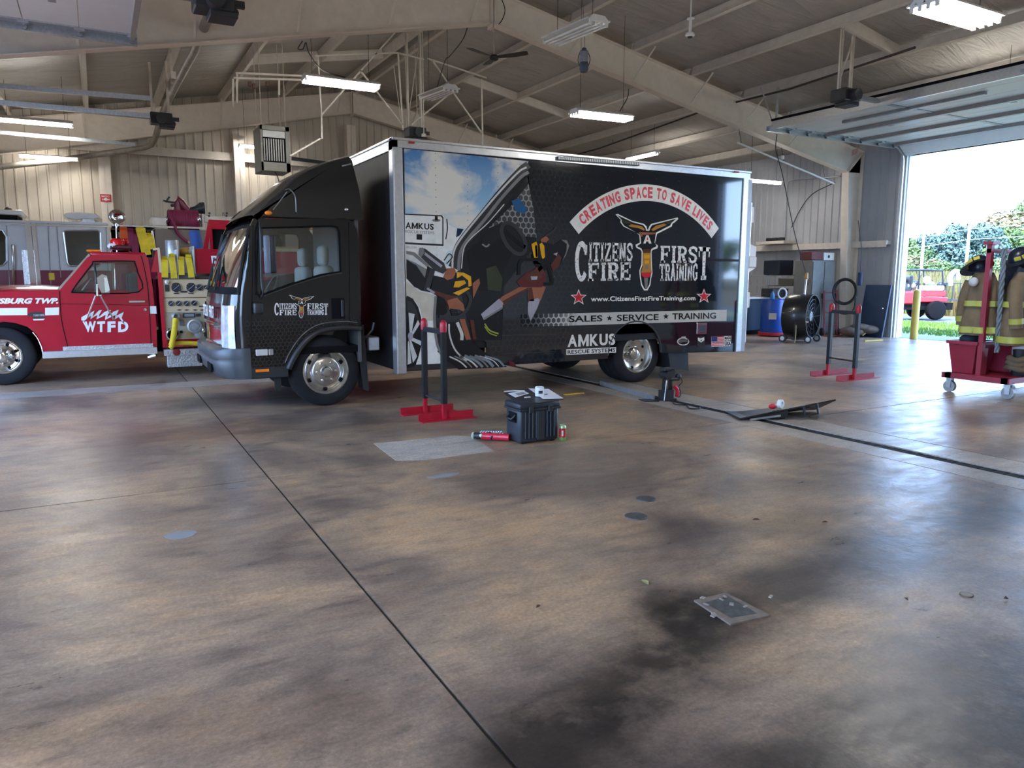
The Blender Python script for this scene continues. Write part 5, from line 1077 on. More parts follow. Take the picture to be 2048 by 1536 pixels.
# small badges, flag, latch
stroke('badge_ring', 4, 'pale', ring_pts(908, 1205, 38, 24), 7, B_, closed=True); decal('badge_plate', 4, 'grey', [(882, 1192), (946, 1188), (942, 1208), (876, 1212)], B_); decal('badge_plate', 4, 'pale', [(896, 1172), (924, 1170), (926, 1180), (896, 1182)], B_); tq('badge_lettering', 'NASCAR', 5, 'ink', (886, 1195), (942, 1191), (940, 1205), (882, 1209), B_)
decal('badge_square', 4, 'dgrey', [(1004, 1172), (1057, 1169), (1056, 1240), (1003, 1243)], B_); decal('badge_mark', 5, 'white', [(1008, 1178), (1028, 1184), (1050, 1175), (1052, 1196), (1030, 1212), (1008, 1198)], B_); decal('badge_mark', 6, 'dgrey', [(1020, 1190), (1029, 1196), (1040, 1188), (1030, 1204)], B_)
decal('flag_ground', 4, 'white', [(1100, 1172), (1237, 1166), (1232, 1236), (1100, 1240)], B_)
for k in range(7): y = 1172+k*9.6; decal('flag_stripe', 5, 'red', [(1101, y), (1186, y-3.2), (1186, y+2.2), (1101, y+5.4)], B_)
decal('flag_canton', 6, 'blue', [(1101, 1173), (1140, 1171), (1140, 1204), (1101, 1206)], B_)
for t, y in (('MADE', 1172), ('IN THE', 1196), ('USA', 1208)): tq('flag_lettering', t, 5, 'ink', (1191, y), (1234, y-2), (1233, y+(17 if t == 'MADE' else 7 if t == 'IN THE' else 24)), (1191, y+(19 if t == 'MADE' else 9 if t == 'IN THE' else 26)), B_, bold=.04)
p, q = wp(B_((1002, 1078)), 0), wp(B_((1068, 1152)), 0); b = MB(); b.box(p.x, q.x, YB-.012, YB+.005, q.z, p.z, .006); b.build('latch_frame', CHROME, truck); b = MB(); p, q = wp(B_((1014, 1094)), 0), wp(B_((1056, 1140)), 0); b.box(p.x, q.x, YB-.016, YB, q.z, p.z, .004); b.build('latch_paddle', BLKMET, truck)
# the same emblem, small, on the cab door
def dpl(x, y): p = PY(360+x/2.954, 300+y/2.954, YC); return Vector((p.x, YC-.003, p.z))
slab_word('C', (556, 905), (586, 905), (586, 975), (556, 975), 0, plane=dpl, material=WHITEDEC, name='door_letter'); slab_word('ITIZENS', (586, 906), (690, 906), (690, 940), (586, 940), 0, plane=dpl, material=WHITEDEC, name='door_letter'); slab_word('FIRE', (586, 944), (690, 944), (690, 976), (586, 976), 0, plane=dpl, material=WHITEDEC, name='door_letter')
slab_word('FIRS', (750, 906), (850, 906), (850, 938), (750, 938), 0, plane=dpl, material=WHITEDEC, name='door_letter'); slab_word('T', (848, 906), (876, 906), (874, 974), (850, 974), 0, plane=dpl, material=WHITEDEC, name='door_letter'); slab_word('TRAINING', (750, 942), (850, 942), (850, 974), (750, 974), 0, plane=dpl, material=WHITEDEC, name='door_letter')
for m, l, p in EM:
    if l > 7: continue
    pts = [(644+(x-446)*.345, 857+(y-336)*.262) for x, y in p]; b = MB(); v = [dpl(*q)+Vector((0, -.0006*l, 0)) for q in pts]
    tri = tessellate_polygon([[Vector((q.x, q.z, 0)) for q in v]]); V = [b._v(q) for q in v]
    for t in tri:
        try: b.bm.faces.new([V[i] for i in t])
        except ValueError: pass
    b.build('door_emblem_piece', VI[m], truck)
b = MB(); v = [dpl(644+(x-446)*.345, 857+(y-336)*.262)+Vector((0, -.006, 0)) for x, y in [(634, 536), (654, 480), (670, 480), (690, 536), (672, 536), (662, 500), (650, 536)]]; b.face(v); b.build('door_emblem_piece', VI['white'], truck)
# ================================================================ red pumper pickup
YP, YPF = 12.2, 14.1
def c6(x, y): return (x/3.657, 380+y/3.657)
def q6(x, y, Y=None): return PY(*c6(x, y), YP if Y is None else Y)
pk = thing('brush_truck', (1.0, YP+1, 0), 'red pickup fire pumper with white door lettering, parked behind the box truck', 'fire truck')
REDP = mat('pickup_red', srgb(176, 14, 42), 0.2, var=.06, coat=.6)
side = [(-700, 760), (-150, 745), (320, 735), (440, 728), (640, 492), (690, 474), (1060, 474), (1082, 500), (1100, 600), (1120, 740), (1145, 1000), (1150, 1145), (470, 1170), (318, 1185),
        (300, 1120), (262, 1050), (200, 1000), (110, 972), (18, 962), (-80, 972), (-180, 1010), (-240, 1070), (-280, 1180), (-700, 1180)]
win = [(522, 750), (560, 690), (672, 545), (700, 522), (960, 520), (985, 535), (1005, 600), (1012, 745)]
S6 = [(p.x, p.z) for p in (q6(*p) for p in side)]; W6 = [(p.x, p.z) for p in (q6(*p) for p in win)]
for yy, s in ((YP, 1), (YPF, -1)):
    MB().plate(S6, [W6], lambda u, v: (u, yy, v), (0, s*.05, 0)).build('body_side', REDP, pk)
    MB().plate(W6, [], lambda u, v: (u, yy+s*.03, v), (0, s*.004, 0)).build('door_glass', GLASS, pk)
P6 = lambda x, y, dy=0: Vector((q6(x, y).x, YP+dy, q6(x, y).z))
hz, cz = q6(-100, 735).z, q6(440, 728).z; fx = q6(-700, 700).x; cx = q6(440, 728).x
b = MB(); b.grid([[(fx, YP, hz-.02), (fx, YP+.1, hz+.03), (fx, YP+.95, hz+.06), (fx, YPF-.1, hz+.03), (fx, YPF, hz-.02)], [(cx-.25, YP, cz-.01), (cx-.25, YP+.1, cz+.03), (cx-.25, YP+.95, cz+.06), (cx-.25, YPF-.1, cz+.03), (cx-.25, YPF, cz-.01)], [(cx, YP, cz), (cx, YP+.1, cz+.02), (cx-.05, YP+.95, cz+.04), (cx, YPF-.1, cz+.02), (cx, YPF, cz)]]); b.build('hood', REDP, pk, smooth=50)
rx0, rx1, rz = q6(655, 480).x, q6(1075, 480).x, q6(800, 468).z
b = MB(); b.box(rx0, rx1, YP+.02, YPF-.02, rz-.04, rz+.03, .03, 2); b.build('cab_roof', REDP, pk, smooth=50)
b = MB(); b.face([(cx-.02, YP+.06, cz), (cx-.06, YPF-.06, cz), (rx0, YPF-.06, rz-.02), (rx0, YP+.06, rz-.02)]); b.build('windscreen', GLASS, pk)
b = MB(); b.bar((cx-.02, YP+.03, cz), (rx0, YP+.03, rz-.01), .05, .03); b.build('pillar_trim', CHROME, pk)
b = MB(); b.box(rx1-.03, rx1+.06, YP+.05, YPF-.05, .5, rz-.35); b.box(cx-.1, rx1, YP+.05, YPF-.05, .5, .62); b.box(cx-.05, cx+.3, YP+.1, YPF-.1, .9, cz-.02, .04); b.build('cab_interior', DARK, pk)
b = MB(); b.box(rx1-.28, rx1-.05, YP+.15, YP+.75, .62, 1.55, .06, 2); b.build('seat', mat('blue_grey_seat', (.08, .09, .12), .8), pk)
cc_ = q6(620, 735); b = MB(); b.tube([(cc_.x+.09*math.cos(t), YP+.45+.19*math.sin(t), cz+.03+.12*math.cos(t)) for t in [2*PI*k/18 for k in range(18)]], .013, 6, closed=True); b.build('steering_wheel', mat('pale_wheel', (.5, .48, .44), .5), pk)
l6 = lambda nm, pts, r, m_, dy=-.004: MB().tube(smooth_path([P6(x, y, dy) for x, y in pts], 4), r, 6).build(nm, m_, pk, smooth=60)
l6('door_seam', [(436, 740), (440, 860), (455, 980), (495, 1150)], .005, DARK); l6('door_seam', [(1030, 480), (1052, 560), (1085, 760), (1105, 1145)], .005, DARK)
l6('window_seal', win+[win[0]], .009, DARK); l6('vent_post', [(690, 530), (700, 640), (702, 748)], .014, BLKPL); l6('body_crease', [(440, 832), (800, 838), (1085, 845)], .004, mat('crease_red', srgb(120, 8, 28), .3))
l6('wheel_arch_trim', [(240, 1040), (275, 1085), (300, 1140), (312, 1185)], .009, CHROME)
b = MB(); b.box(P6(940, 800).x, P6(1062, 800).x, YP-.03, YP-.004, P6(940, 825).z, P6(940, 808).z, .006); b.build('door_handle', CHROME, pk)
b = MB(); b.lathe([(0, .012), (.018, .01), (.022, 0)], P6(1062, 875), (0, -1, 0), 12); b.build('door_lock', CHROME, pk)
def d6(nm, pts, m_, lay=1): 
    b = MB(); v = [P6(x, y, -.0015*lay) for x, y in pts]; tri = tessellate_polygon([[Vector((q.x, q.z, 0)) for q in v]]); V = [b._v(q) for q in v]
    for t in tri:
        try: b.bm.faces.new([V[i] for i in t])
        except ValueError: pass
    return b.build(nm, m_, pk)
d6('reflective_stripe', [(-700, 872), (200, 862), (200, 915), (-700, 924)], WHITEDEC); d6('reflective_stripe', [(330, 862), (432, 858), (430, 914), (330, 917)], WHITEDEC); d6('reflective_stripe', [(1090, 850), (1142, 850), (1146, 905), (1092, 905)], WHITEDEC)
d6('engine_badge', [(200, 905), (240, 892), (312, 890), (312, 905), (330, 908), (332, 935), (240, 940), (236, 922), (204, 924)], BLKPL); d6('engine_badge', [(240, 944), (328, 941), (318, 952), (246, 954)], WHITEDEC)
def t6(nm, t, x0, y0, x1, y1, lay=2, m_=WHITEDEC, **kw): text_quad(nm, t, P6(x0, y0, -.0015*lay), P6(x1, y0-3, -.0015*lay), P6(x1, y1-3, -.0015*lay), P6(x0, y1, -.0015*lay), m_, pk, **kw)
t6('badge_lettering', 'TURBO DIESEL', 244, 910, 328, 925, 3, mat('silver_letter', (.5, .5, .5), .4), bold=.02)
t6('fender_lettering', 'WILLIAMSBURG TWP.', -318, 792, 426, 834, shear=.3, bold=.05)
# door emblem: flames over four letters
xs_ = [(618, 704), (708, 772), (784, 848), (862, 942)]
for (x0, x1), ch in zip(xs_, 'WTFD'): t6('door_letter', ch, x0+2, 962, x1-3, 1040, shear=-.0, bold=.05)
d6('door_flames', [(596, 930), (640, 905), (640, 925), (660, 900), (690, 882), (676, 930), (700, 905), (724, 880), (745, 878), (726, 910), (722, 930), (760, 895), (790, 880), (812, 880), (790, 910), (782, 935), (830, 890), (868, 876), (850, 920), (905, 892), (890, 935), (915, 985), (900, 972), (880, 945), (868, 928), (838, 948), (845, 915), (820, 925), (768, 950), (772, 912), (740, 930), (705, 945), (712, 915), (690, 925), (662, 945), (664, 920), (632, 945), (612, 960), (604, 962), (594, 950)], WHITEDEC, 2)
d6('door_flames', [(596, 950), (612, 955), (640, 1010), (640, 1030), (620, 990)], WHITEDEC, 2)
# mirror with braces
m6 = lambda x, y: Vector((PY(*c6(x, y), YP-.22).x, YP-.22, PY(*c6(x, y), YP-.22).z))
b = MB(); b.prism([m6(706, 640), m6(745, 612), m6(780, 625), m6(804, 730), m6(800, 755), m6(740, 755), m6(712, 700)], (0, .06, 0), .008); b.build('door_mirror', CHROME, pk)
b = MB(); b.prism([m6(760, 640)+Vector((.0, -.004, 0)), m6(782, 640)+Vector((0, -.004, 0)), m6(800, 735)+Vector((0, -.004, 0)), m6(770, 750)+Vector((0, -.004, 0))], (0, .004, 0)); b.build('mirror_glass', mat('mirror_cream', (.75, .72, .55), .15), pk)
for a, c_ in (((700, 770), (635, 940)), ((730, 765), (830, 945))): MB().cyl(m6(*a), P6(*c_, -.01), .012, 8).build('mirror_brace', CHROME, pk, smooth=50)
b = MB(); b.cyl(m6(712, 690), m6(712, 775), .012, 8); b.cyl(m6(706, 772), m6(745, 770), .012, 8); b.cyl(m6(712, 772), P6(700, 765, 0), .012, 8); b.build('mirror_arm', CHROME, pk, smooth=50)
# front wheel, running board
wc = q6(18, 1240); R = .40
b = MB(); tread_wheel(b, None, (wc.x, YP+.02, R), (0, -1, 0), R, .235, .26, 1); wt = b.build('front_wheel', RUBBER, pk, smooth=40); ORIG[wt.name] = org(pk)
MB().lathe([(.238, .006), (.22, .012), (.208, -.004), (.195, -.03), (.16, -.035), (.15, .0), (.10, .03), (.085, .06), (.06, .075), (0, .08)], (wc.x, YP+.02, R), (0, -1, 0), 36).build('rim', CHROME, wt, smooth=35)
for k in range(8):
    a = 2*PI*k/8; p = Vector((wc.x+.115*math.cos(a), YP-.01, R+.115*math.sin(a))); MB().cyl(p, p+Vector((0, -.04, 0)), .014, 8).build('lug_nut', CHROME, wt)
    a += .39; p = Vector((wc.x+.172*math.cos(a), YP+.045, R+.172*math.sin(a))); MB().lathe([(.022, 0), (0, .003)], p, (0, -1, 0), 10).build('hand_hole', DARK, wt)
b = MB(); tread_wheel(b, None, (wc.x, YPF-.02, R), (0, 1, 0), R, .235, .26, 1); b.build('front_wheel', RUBBER, pk, smooth=40)
b = MB(); tread_wheel(b, None, (wc.x+3.6, YP+.06, R), (0, -1, 0), R, .235, .5, 1); b.build('rear_wheel', RUBBER, pk, smooth=40)
b = MB(); tread_wheel(b, None, (wc.x+3.6, YPF-.06, R), (0, 1, 0), R, .235, .5, 1); b.build('rear_wheel', RUBBER, pk, smooth=40)
MB().box(fx+.2, 4.6, YP+.3, YPF-.3, .35, .6).build('chassis', DARK, pk)
TREADP = mat('diamond_plate', (.62, .63, .64), .3, .85, var=.35, scale=45, bump=.6, bscale=45)
sx0, sx1 = q6(312, 1200).x, q6(1150, 1200).x; sz1, sz0 = q6(312, 1180).z, q6(312, 1232).z
b = MB(); b.box(sx0, sx1, YP-.06, YP+.16, sz0, sz1, .006); b.build('running_board', ALU, pk); b = MB(); b.box(q6(460, 1160).x, q6(1120, 1150).x, YP-.02, YP+.1, sz1, sz1+.055); b.build('step_tread', TREADP, pk)
b = MB(); b.cyl((sx1-.12, YP-.02, sz0-.05), (sx1-.02, YP-.06, sz0-.02), .03, 10); b.build('tail_pipe', CHROME, pk)
# roof lights
b = MB(); b.box(q6(632, 460).x, q6(742, 460).x, YP+.1, YP+.3, rz+.03, rz+.06, .01); b.build('roof_marker', mat('amber_lens', (0.9, 0.22, 0.01), .25), pk)
lb0 = PY(*c6(812, 410), YP+.7); lb1 = PY(*c6(985, 470), YP+.7); yb_ = YP+.7
rl = (lb0.x+lb1.x)/2-.04; b = MB(); b.tube(smooth_path([(rl-.14, yb_, rz+.03), (rl-.08, yb_, rz+.09), (rl+.08, yb_, rz+.09), (rl+.16, yb_, rz+.03)]), .012, 6); b.build('light_bracket', CHROME, pk)
b = MB(); b.box(rl-.14, rl+.16, yb_-.12, yb_+.55, rz+.09, rz+.15, .015); b.build('light_base', mat('dark_red_plastic', (.08, .012, .02), .3), pk)
b = MB(); b.lathe([(.1, 0), (.1, .07), (.075, .1), (0, .105)], (rl-.03, yb_, rz+.15), n=18); b.box(rl-.09, rl+.14, yb_+.1, yb_+.55, rz+.15, rz+.26, .03); b.build('beacon_dome', mat('red_lens', (.62, .004, .006), .12, coat=.5), pk, smooth=50)
b = MB(); b.ball((rl-.1, yb_-.08, rz+.13), .06, 12, (1.2, .7, .8)); b.build('flood_lamp', WHITEP, pk, smooth=60)
# pump module behind the cab
PCREAM = mat('pump_panel_cream', srgb(206, 186, 150), .4, var=.05); PLOW = mat('pump_panel_worn', srgb(176, 164, 140), .35, .2, var=.12)
p7 = lambda x, y, dy=0: (lambda v: Vector((v.x, YP+dy, v.z)))(PY(300+x/6.98, 530+y/6.98, YP))
mx0, mx1 = p7(110, 100).x, p7(850, 300).x+.12
b = MB(); b.box(mx0, mx1, YP+.03, YPF-.03, p7(200, 1160).z, p7(200, 195).z, .004); b.build('pump_housing', REDP, pk)
for k, (y0, y1, m_) in enumerate(((200, 452, PCREAM), (462, 660, PCREAM), (662, 1035, PLOW))): b = MB(); b.box(p7(175+k*12, y0).x, mx1-.02, YP+.005, YP+.03, p7(480, y1).z, p7(480, y0).z, .003); b.build('gauge_panel', m_, pk)
b = MB(); b.prism([p7(100, 95, -.02), p7(165, 95, -.02), p7(232, 1100, -.02), p7(180, 1110, -.02)], (0, .06, 0)); b.build('red_post', REDP, pk)
b = MB(); b.prism([q6(1105, 600, YP-.01), q6(1140, 440, YP-.01), q6(1166, 432, YP-.01), q6(1180, 600, YP-.01)], (0, .08, 0)); b.build('corner_panel', REDP, pk); b = MB(); b.bar(q6(1158, 428, YP-.03), q6(1176, 604, YP-.03), .035, .035); b.bar(q6(1120, 435, YP-.03), q6(1166, 428, YP-.03), .03, .03); b.build('corner_trim', CHROME, pk)
GFACE = mat('gauge_black', (.02, .025, .035), .3); 
def gauge(x, y, r):
    c = p7(x, y, .004); r = r/6.98/100*.80; g = MB().lathe([(r, 0), (r*1.02, -.012), (r*.92, -.02), (r*.88, -.012)], c, (0, 1, 0), 24).build('gauge', CHROME, pk, smooth=40)
    MB().lathe([(r*.9, -.011), (0, -.0112)], c, (0, 1, 0), 24).build('dial', GFACE, g)
    b = MB(); b.bar(c+Vector((-r*.5, -.013, -r*.4)), c+Vector((r*.55, -.013, r*.5)), .006, .004); 
    for k in range(7): a = -.6+k*.72; b.bar(c+Vector((math.cos(a)*r*.6, -.0125, math.sin(a)*r*.6)), c+Vector((math.cos(a)*r*.8, -.0125, math.sin(a)*r*.8)), .006, .002)
    b.build('dial_marks', WHITEDEC, g, kind='stuff')
for x, y, r in ((368, 315, 62), (574, 315, 62), (692, 313, 45), (782, 308, 30), (293, 537, 38), (402, 537, 38), (510, 537, 38), (616, 532, 38)): gauge(x, y, r)
for x0, y0, x1, y1, m_ in ((205, 275, 262, 368, BLKPL), (425, 362, 515, 384, BLKPL), (330, 390, 404, 402, BLKPL), (535, 390, 606, 402, BLKPL), (682, 573, 752, 588, BLKPL), (455, 672, 628, 735, BLKPL), (640, 682, 705, 722, BLKPL), (404, 765, 470, 845, mat('switch_grey', (.13, .13, .13), .5)), (415, 915, 455, 948, DARK), (752, 665, 768, 810, BLKPL), (745, 880, 778, 1010, BLKPL), (248, 880, 280, 930, BLKPL)):
    b = MB(); b.box(p7(x0, y0).x, p7(x1, y0).x, YP-.012, YP+.006, p7(480, y1).z, p7(480, y0).z, .003); b.build('panel_plate', m_, pk)
for x in (410, 512, 630, 730): b = MB(); b.prism([p7(x-40, 628, .002), p7(x, 616, .002), p7(x+45, 626, .002), p7(x, 640, .002)], (0, .003, 0)); b.build('panel_arrow', mat('dark_red_print', (.12, .02, .02), .5), pk)
b = MB(); b.box(p7(478, 690).x, p7(612, 690).x, YP-.014, YP-.011, p7(480, 722).z, p7(480, 686).z); b.build('display', mat('lcd_grey', (.25, .3, .33), .3), pk)
b = MB(); b.prism([p7(515, 870, .0), p7(560, 790, .0), p7(690, 780, .0), p7(725, 850, .0), p7(625, 935, .0)], (0, .012, 0)); b.build('intake_flange', mat('worn_steel', (.36, .35, .33), .35, .7, var=.2), pk)
c_ = p7(618, 852, 0); MB().lathe([(.105, -.0), (.105, -.05), (.085, -.055), (.08, -.03), (.055, -.03), (.05, -.07), (0, -.07)], c_, (0, 1, 0), 24).build('intake_cap', GALV, pk, smooth=40)
c_ = p7(308, 970, 0); MB().lathe([(.085, 0), (.085, -.03), (.07, -.035), (.068, 0)], c_, (0, 1, 0), 20).build('discharge_ring', CHROME, pk, smooth=40); MB().lathe([(.07, -.004), (0, -.005)], c_, (0, 1, 0), 16).build('discharge_port', DARK, pk)
for x, y, m_ in ((545, 975, mat('brass_plate', (.45, .33, .14), .4, .6)), (672, 970, GALV)): b = MB(); b.lathe([(.05, 0), (.05, -.01), (0, -.012)], p7(x, y, 0), (0, 1, 0), 16); b.build('name_plate', m_, pk)
b = MB(); b.ball(p7(745, 905, -.02), .045, 12, (.7, .5, 1)); b.build('pull_knob', CHROME, pk, smooth=60)
b = MB(); b.cyl(p7(232, 262, -.03), p7(262, 225, -.04), .014, 8); b.ball(p7(230, 235, -.03), .03, 10); b.build('throttle_lever', WHITEP, pk, smooth=50)
b = MB(); b.lathe([(.05, 0), (.06, -.05), (.055, -.12), (.035, -.14)], p7(350, 715, -.0), (0, 1, 0), 14); b.build('discharge_elbow', GALV, pk, smooth=50)
hs = MB().tube(smooth_path([p7(345, 745, -.14), p7(335, 830, -.17), p7(318, 960, -.17), p7(300, 1060, -.16), p7(285, 1110, -.16)], 5), .042, 10).build('yellow_discharge_hose', YELHOSE, smooth=60); tag(hs, 'yellow hose running down the pump panel from its outlet', 'hose', None)
hs = MB().tube(smooth_path([p7(270, 1150, -.12), p7(340, 1095, -.1), p7(480, 1085, -.08), p7(640, 1090, -.08), p7(790, 1095, -.08)], 5), .035, 10).build('yellow_floor_hose', YELHOSE, smooth=60); tag(hs, 'yellow hose lying folded along the tailboard step', 'hose')
b = MB(); b.box(p7(195, 1170).x, mx1+1.2, YP-.08, YP+.25, p7(480, 1250).z, p7(480, 1165).z, .004); b.build('tread_step', TREADP, pk); b = MB(); b.box(p7(235, 1250).x, p7(725, 1400).x, YP-.04, YP+.2, p7(480, 1415).z, p7(480, 1250).z, .004); b.build('tread_box', TREADP, pk)
b = MB(); b.box(p7(195, 1170).x-.01, p7(235, 1170).x, YP-.09, YP-.08, p7(480, 1250).z, p7(480, 1170).z); b.build('step_end', ALU, pk)
b = MB(); b.lathe([(.055, 0), (.05, -.02), (0, -.025)], p7(365, 1210, -.08), (0, 1, 0), 16); b.build('red_marker', mat('dark_red_lens', (.2, .02, .015), .25), pk, smooth=50)
# crosslay bed: dividers, hoses hanging over, red cabinet
bz = p7(480, 195).z; z_h = q6(1200, 460).z
b = MB(); b.box(mx0+.08, mx1+.1, YP+.1, YPF-.1, bz, bz+.04); b.build('bed_floor', mat('bed_grey', (.13, .12, .12), .6), pk)
b = MB(); b.box(mx0+.06, q6(1420, 600).x, YP+.02, YP+.06, bz-.01, bz+.09); b.build('bed_sill', mat('bed_grey', (.13, .12, .12), .6), pk)
for x in (1290, 1405): p0, p1 = q6(x, 435, YP), q6(x+20, 610, YP); b = MB(); b.box(p0.x, p0.x+.012, YP-.0, YPF-.2, bz, p0.z); b.build('bed_divider', ALU, pk)
def strap(pts, w, T=.025, m_=YELHOSE, nm='hose_loop'):     # flat hose folded over an edge
    P = smooth_path(pts, 4); b = MB()
    for i in range(len(P)-1): b.bar(P[i], P[i+1]+(P[i+1]-P[i])*.15, w, T, up=(0, -1, 0.3))
    return b
def z6(x, y, dy): v = PY(200+x/7.314, 390+y/7.314, YP+dy); return v
hn = 0
for x0, xt, y0, y1, w, back in ((945, 950, 950, 1200, .078, 'outer left'), (1050, 1085, 910, 1215, .078, 'second'), (1185, 1195, 950, 1165, .07, 'third'), (1295, 1338, 920, 1200, .075, 'rightmost')):
    a = [z6(x0, y0-5, .35), z6(x0, y0-10, .1), z6(x0, y0+20, -.02), z6((x0+xt)/2, (y0+y1)/2, -.06), z6(xt, y1, -.06)]
    o_ = strap(a, w*1.12, .035).build('hose_loop', YELHOSE); tag(o_, f'yellow hose end hanging over the pump panel, {back} of the row of four', 'hose', 'yellow hose ends over the pump panel')
    b = MB(); b.cyl(z6(x0-42, y0-18, .06), z6(x0+42, y0-18, .06), .035, 12); o2 = b.build('hose_fold', YELHOSE, o_, smooth=50); ORIG[o_.name] = Vector((0, 0, 0))
b = MB(); b.lathe([(.1, 0), (.1, .3), (.09, .31)], z6(1070, 960, .5), n=18); b.build('steel_canister', GALV, pk, smooth=50)
b = MB(); b.ball(z6(1270, 840, .6), .1, 12, (1.4, 1, .8)); b.build('hose_roll', mat('ochre_hose', (.5, .26, .03), .7), pk, smooth=60)
rc0, rc1 = q6(1420, 430), q6(1530, 612); 
b = MB(); b.box(rc0.x, 4.9, YP-.0, YP+.7, rc1.z, rc0.z, .006); b.build('red_cabinet', REDP, pk)
b = MB(); b.box(mx1-.0, 4.9, YP+.0, YPF, .62, rc1.z-.05); b.build('rear_body', REDP, pk); b = MB(); b.box(mx1-.1, 4.9, YP-.02, YPF, rc1.z-.05, rc1.z-.0); b.build('body_deck', mat('bed_grey', (.13, .12, .12), .6), pk)
text_quad('cabinet_lettering', '5', z6(1610, 890, -.006), z6(1720, 890, -.006), z6(1740, 1090, -.006), z6(1640, 1090, -.006), WHITEDEC, pk, bold=.03)
b = MB(); b.box(rc0.x-.02, rc0.x-.0, YP-.02, YP+.7, rc1.z, rc0.z+.04); b.build('cabinet_edge', ALU, pk)
b = MB(); a, c_ = PY(545, 486, YP+.3), PY(600, 500, YP+.3); b.box(2.4, 4.6, YP+.1, YP+.6, rc0.z+.0, rc0.z+.06); b.build('wood_ladder', mat('varnished_wood', (.42, .22, .06), .5), pk); b = MB(); b.box(2.3, 4.8, YP-.01, YP+.0, rc0.z-.02, rc0.z+.03); b.build('cabinet_rail', PCREAM, pk)
# tall red frame on the far side with a dark opening, blue roll beside it
yr = YPF-.1; f0, f1, f2, f3 = z6(1590, 360, 1.8), z6(1980, 360, 1.8), z6(1640, 500, 1.8), z6(1570, 790, 1.8)
b = MB(); b.box(f0.x, f0.x+1.3, yr, yr+.08, f2.z, f0.z, .004); b.box(f0.x, f2.x-.0, yr, yr+.08, f3.z, f2.z); b.prism([(f0.x, yr-.02, f0.z), (f0.x+.05, yr-.02, f0.z), (f0.x-.04, yr-.02, f3.z), (f0.x-.12, yr-.02, f3.z)], (0, .06, 0)); b.build('far_body_panel', REDP, pk)
b = MB(); b.box(f2.x-.02, f0.x+1.3, yr+.05, yr+.09, f3.z, f2.z); b.build('far_opening', DARK, pk)
b = MB(); p, q = z6(1380, 520, .9), z6(1430, 780, .9); b.cyl(p, q, .085, 14); o_ = b.build('blue_hose_roll', mat('blue_canvas', (.03, .08, .28), .75), smooth=50); tag(o_, 'blue rolled canvas standing upright behind the red cabinet', 'roll')
b = MB(); b.bar(z6(1325, 560, .88), z6(1372, 800, .88), .03, .02); b.build('chrome_edge', CHROME, pk)

# ================================================================ white and maroon fire engine behind
YE = 17.0
def e6(x, y, dy=0): p = PY(*c6(x, y), YE+dy); return p
en = thing('fire_engine', (-0.5, YE+1.2, 0), 'large white over maroon fire engine parked farthest back at left', 'fire truck')
EWH = mat('engine_white', srgb(192, 192, 192), .25, var=.04, coat=.4); EMA = mat('engine_maroon', srgb(112, 22, 52), .2, var=.06, coat=.5); STST = mat('stainless', (.6, .58, .55), .3, .85, var=.15)
ex0, ex1 = e6(0, 590).x-2.2, e6(815, 590).x; zr_, zs = e6(400, 228).z, e6(600, 588).z
wn = [(465, 310), (478, 297), (715, 297), (732, 312), (738, 540), (720, 556), (510, 556), (490, 530)]; we = [(p.x, p.z) for p in (e6(*q) for q in wn)]
fw0 = [(-150, 300), (-30, 285), (20, 295), (48, 340), (50, 520), (20, 555), (-150, 560)]; wf = [(p.x, p.z) for p in (e6(*q) for q in fw0)]
out = [(ex0, zs), (ex1, zs), (ex1, zr_-.12), (ex1-.1, zr_-.06), (ex0, zr_-.06)]
MB().plate(out, [we, wf], lambda u, v: (u, YE, v), (0, .06, 0)).build('cab_upper', EWH, en)
for w_ in (we, wf): MB().plate(w_, [], lambda u, v: (u, YE+.03, v), (0, .005, 0)).build('cab_window', GLASS, en); MB().tube([(u, YE-.006, v) for u, v in w_], .018, 6, closed=True).build('window_frame', ALU, en)
b = MB(); b.box(ex0, ex1, YE+.02, YE+2.4, zr_-.06, zr_, .02); b.box(ex0, ex1, YE+2.34, YE+2.4, zs, zr_-.06); b.box(ex1-.05, ex1, YE+.06, YE+2.4, .5, zr_-.1); b.build('cab_shell', EWH, en)
b = MB(); b.box(ex0, ex1, YE-.0, YE+2.4, .45, zs-.005); b.build('cab_lower', EMA, en)
b = MB(); b.box(ex0+.3, ex1-.2, YE+.5, YE+.6, zs, zr_-.4); b.build('cab_interior', mat('engine_interior', (.09, .09, .08), .7), en)
for (x0, x1, y0, y1) in ((228, 258, 235, 690), (178, 222, 240, 690)): p, q = e6(x0, y0), e6(x1+52, y1); b = MB(); b.bar(e6((x0+x1)/2, y0, -.01), e6((x0+x1)/2+45, y1, -.01), (e6(x1, 0).x-e6(x0, 0).x), .02, up=(0, 1, 0)); b.build('polished_pillar', CHROME, en)
for pts in (((415, 262), (445, 640)), ((775, 270), (790, 590)), ((48, 250), (70, 700)), ((350, 240), (372, 690))): MB().bar(e6(*pts[0], -.004), e6(*pts[1], -.004), .014, .01, up=(0, 1, 0)).build('door_seam', mat('seam_grey', (.2, .2, .2), .5), en)
MB().bar(e6(415, 262, -.004), e6(770, 272, -.004), .01, .014).build('door_seam', mat('seam_grey', (.2, .2, .2), .5), en)
MB().bar(e6(0, 252, -.01), e6(815, 268, -.01), .014, .03).build('drip_rail', CHROME, en)
b = MB(); b.tube([e6(90, 400, -.0), e6(90, 405, -.09), e6(100, 690, -.09), e6(100, 700, 0)], .022, 8); b.build('grab_rail', CHROME, en, smooth=60); b = MB(); b.box(e6(115, 0).x, e6(215, 0).x, YE-.01, YE, e6(0, 690).z, e6(0, 435).z); b.build('tread_plate', TREADP, en)
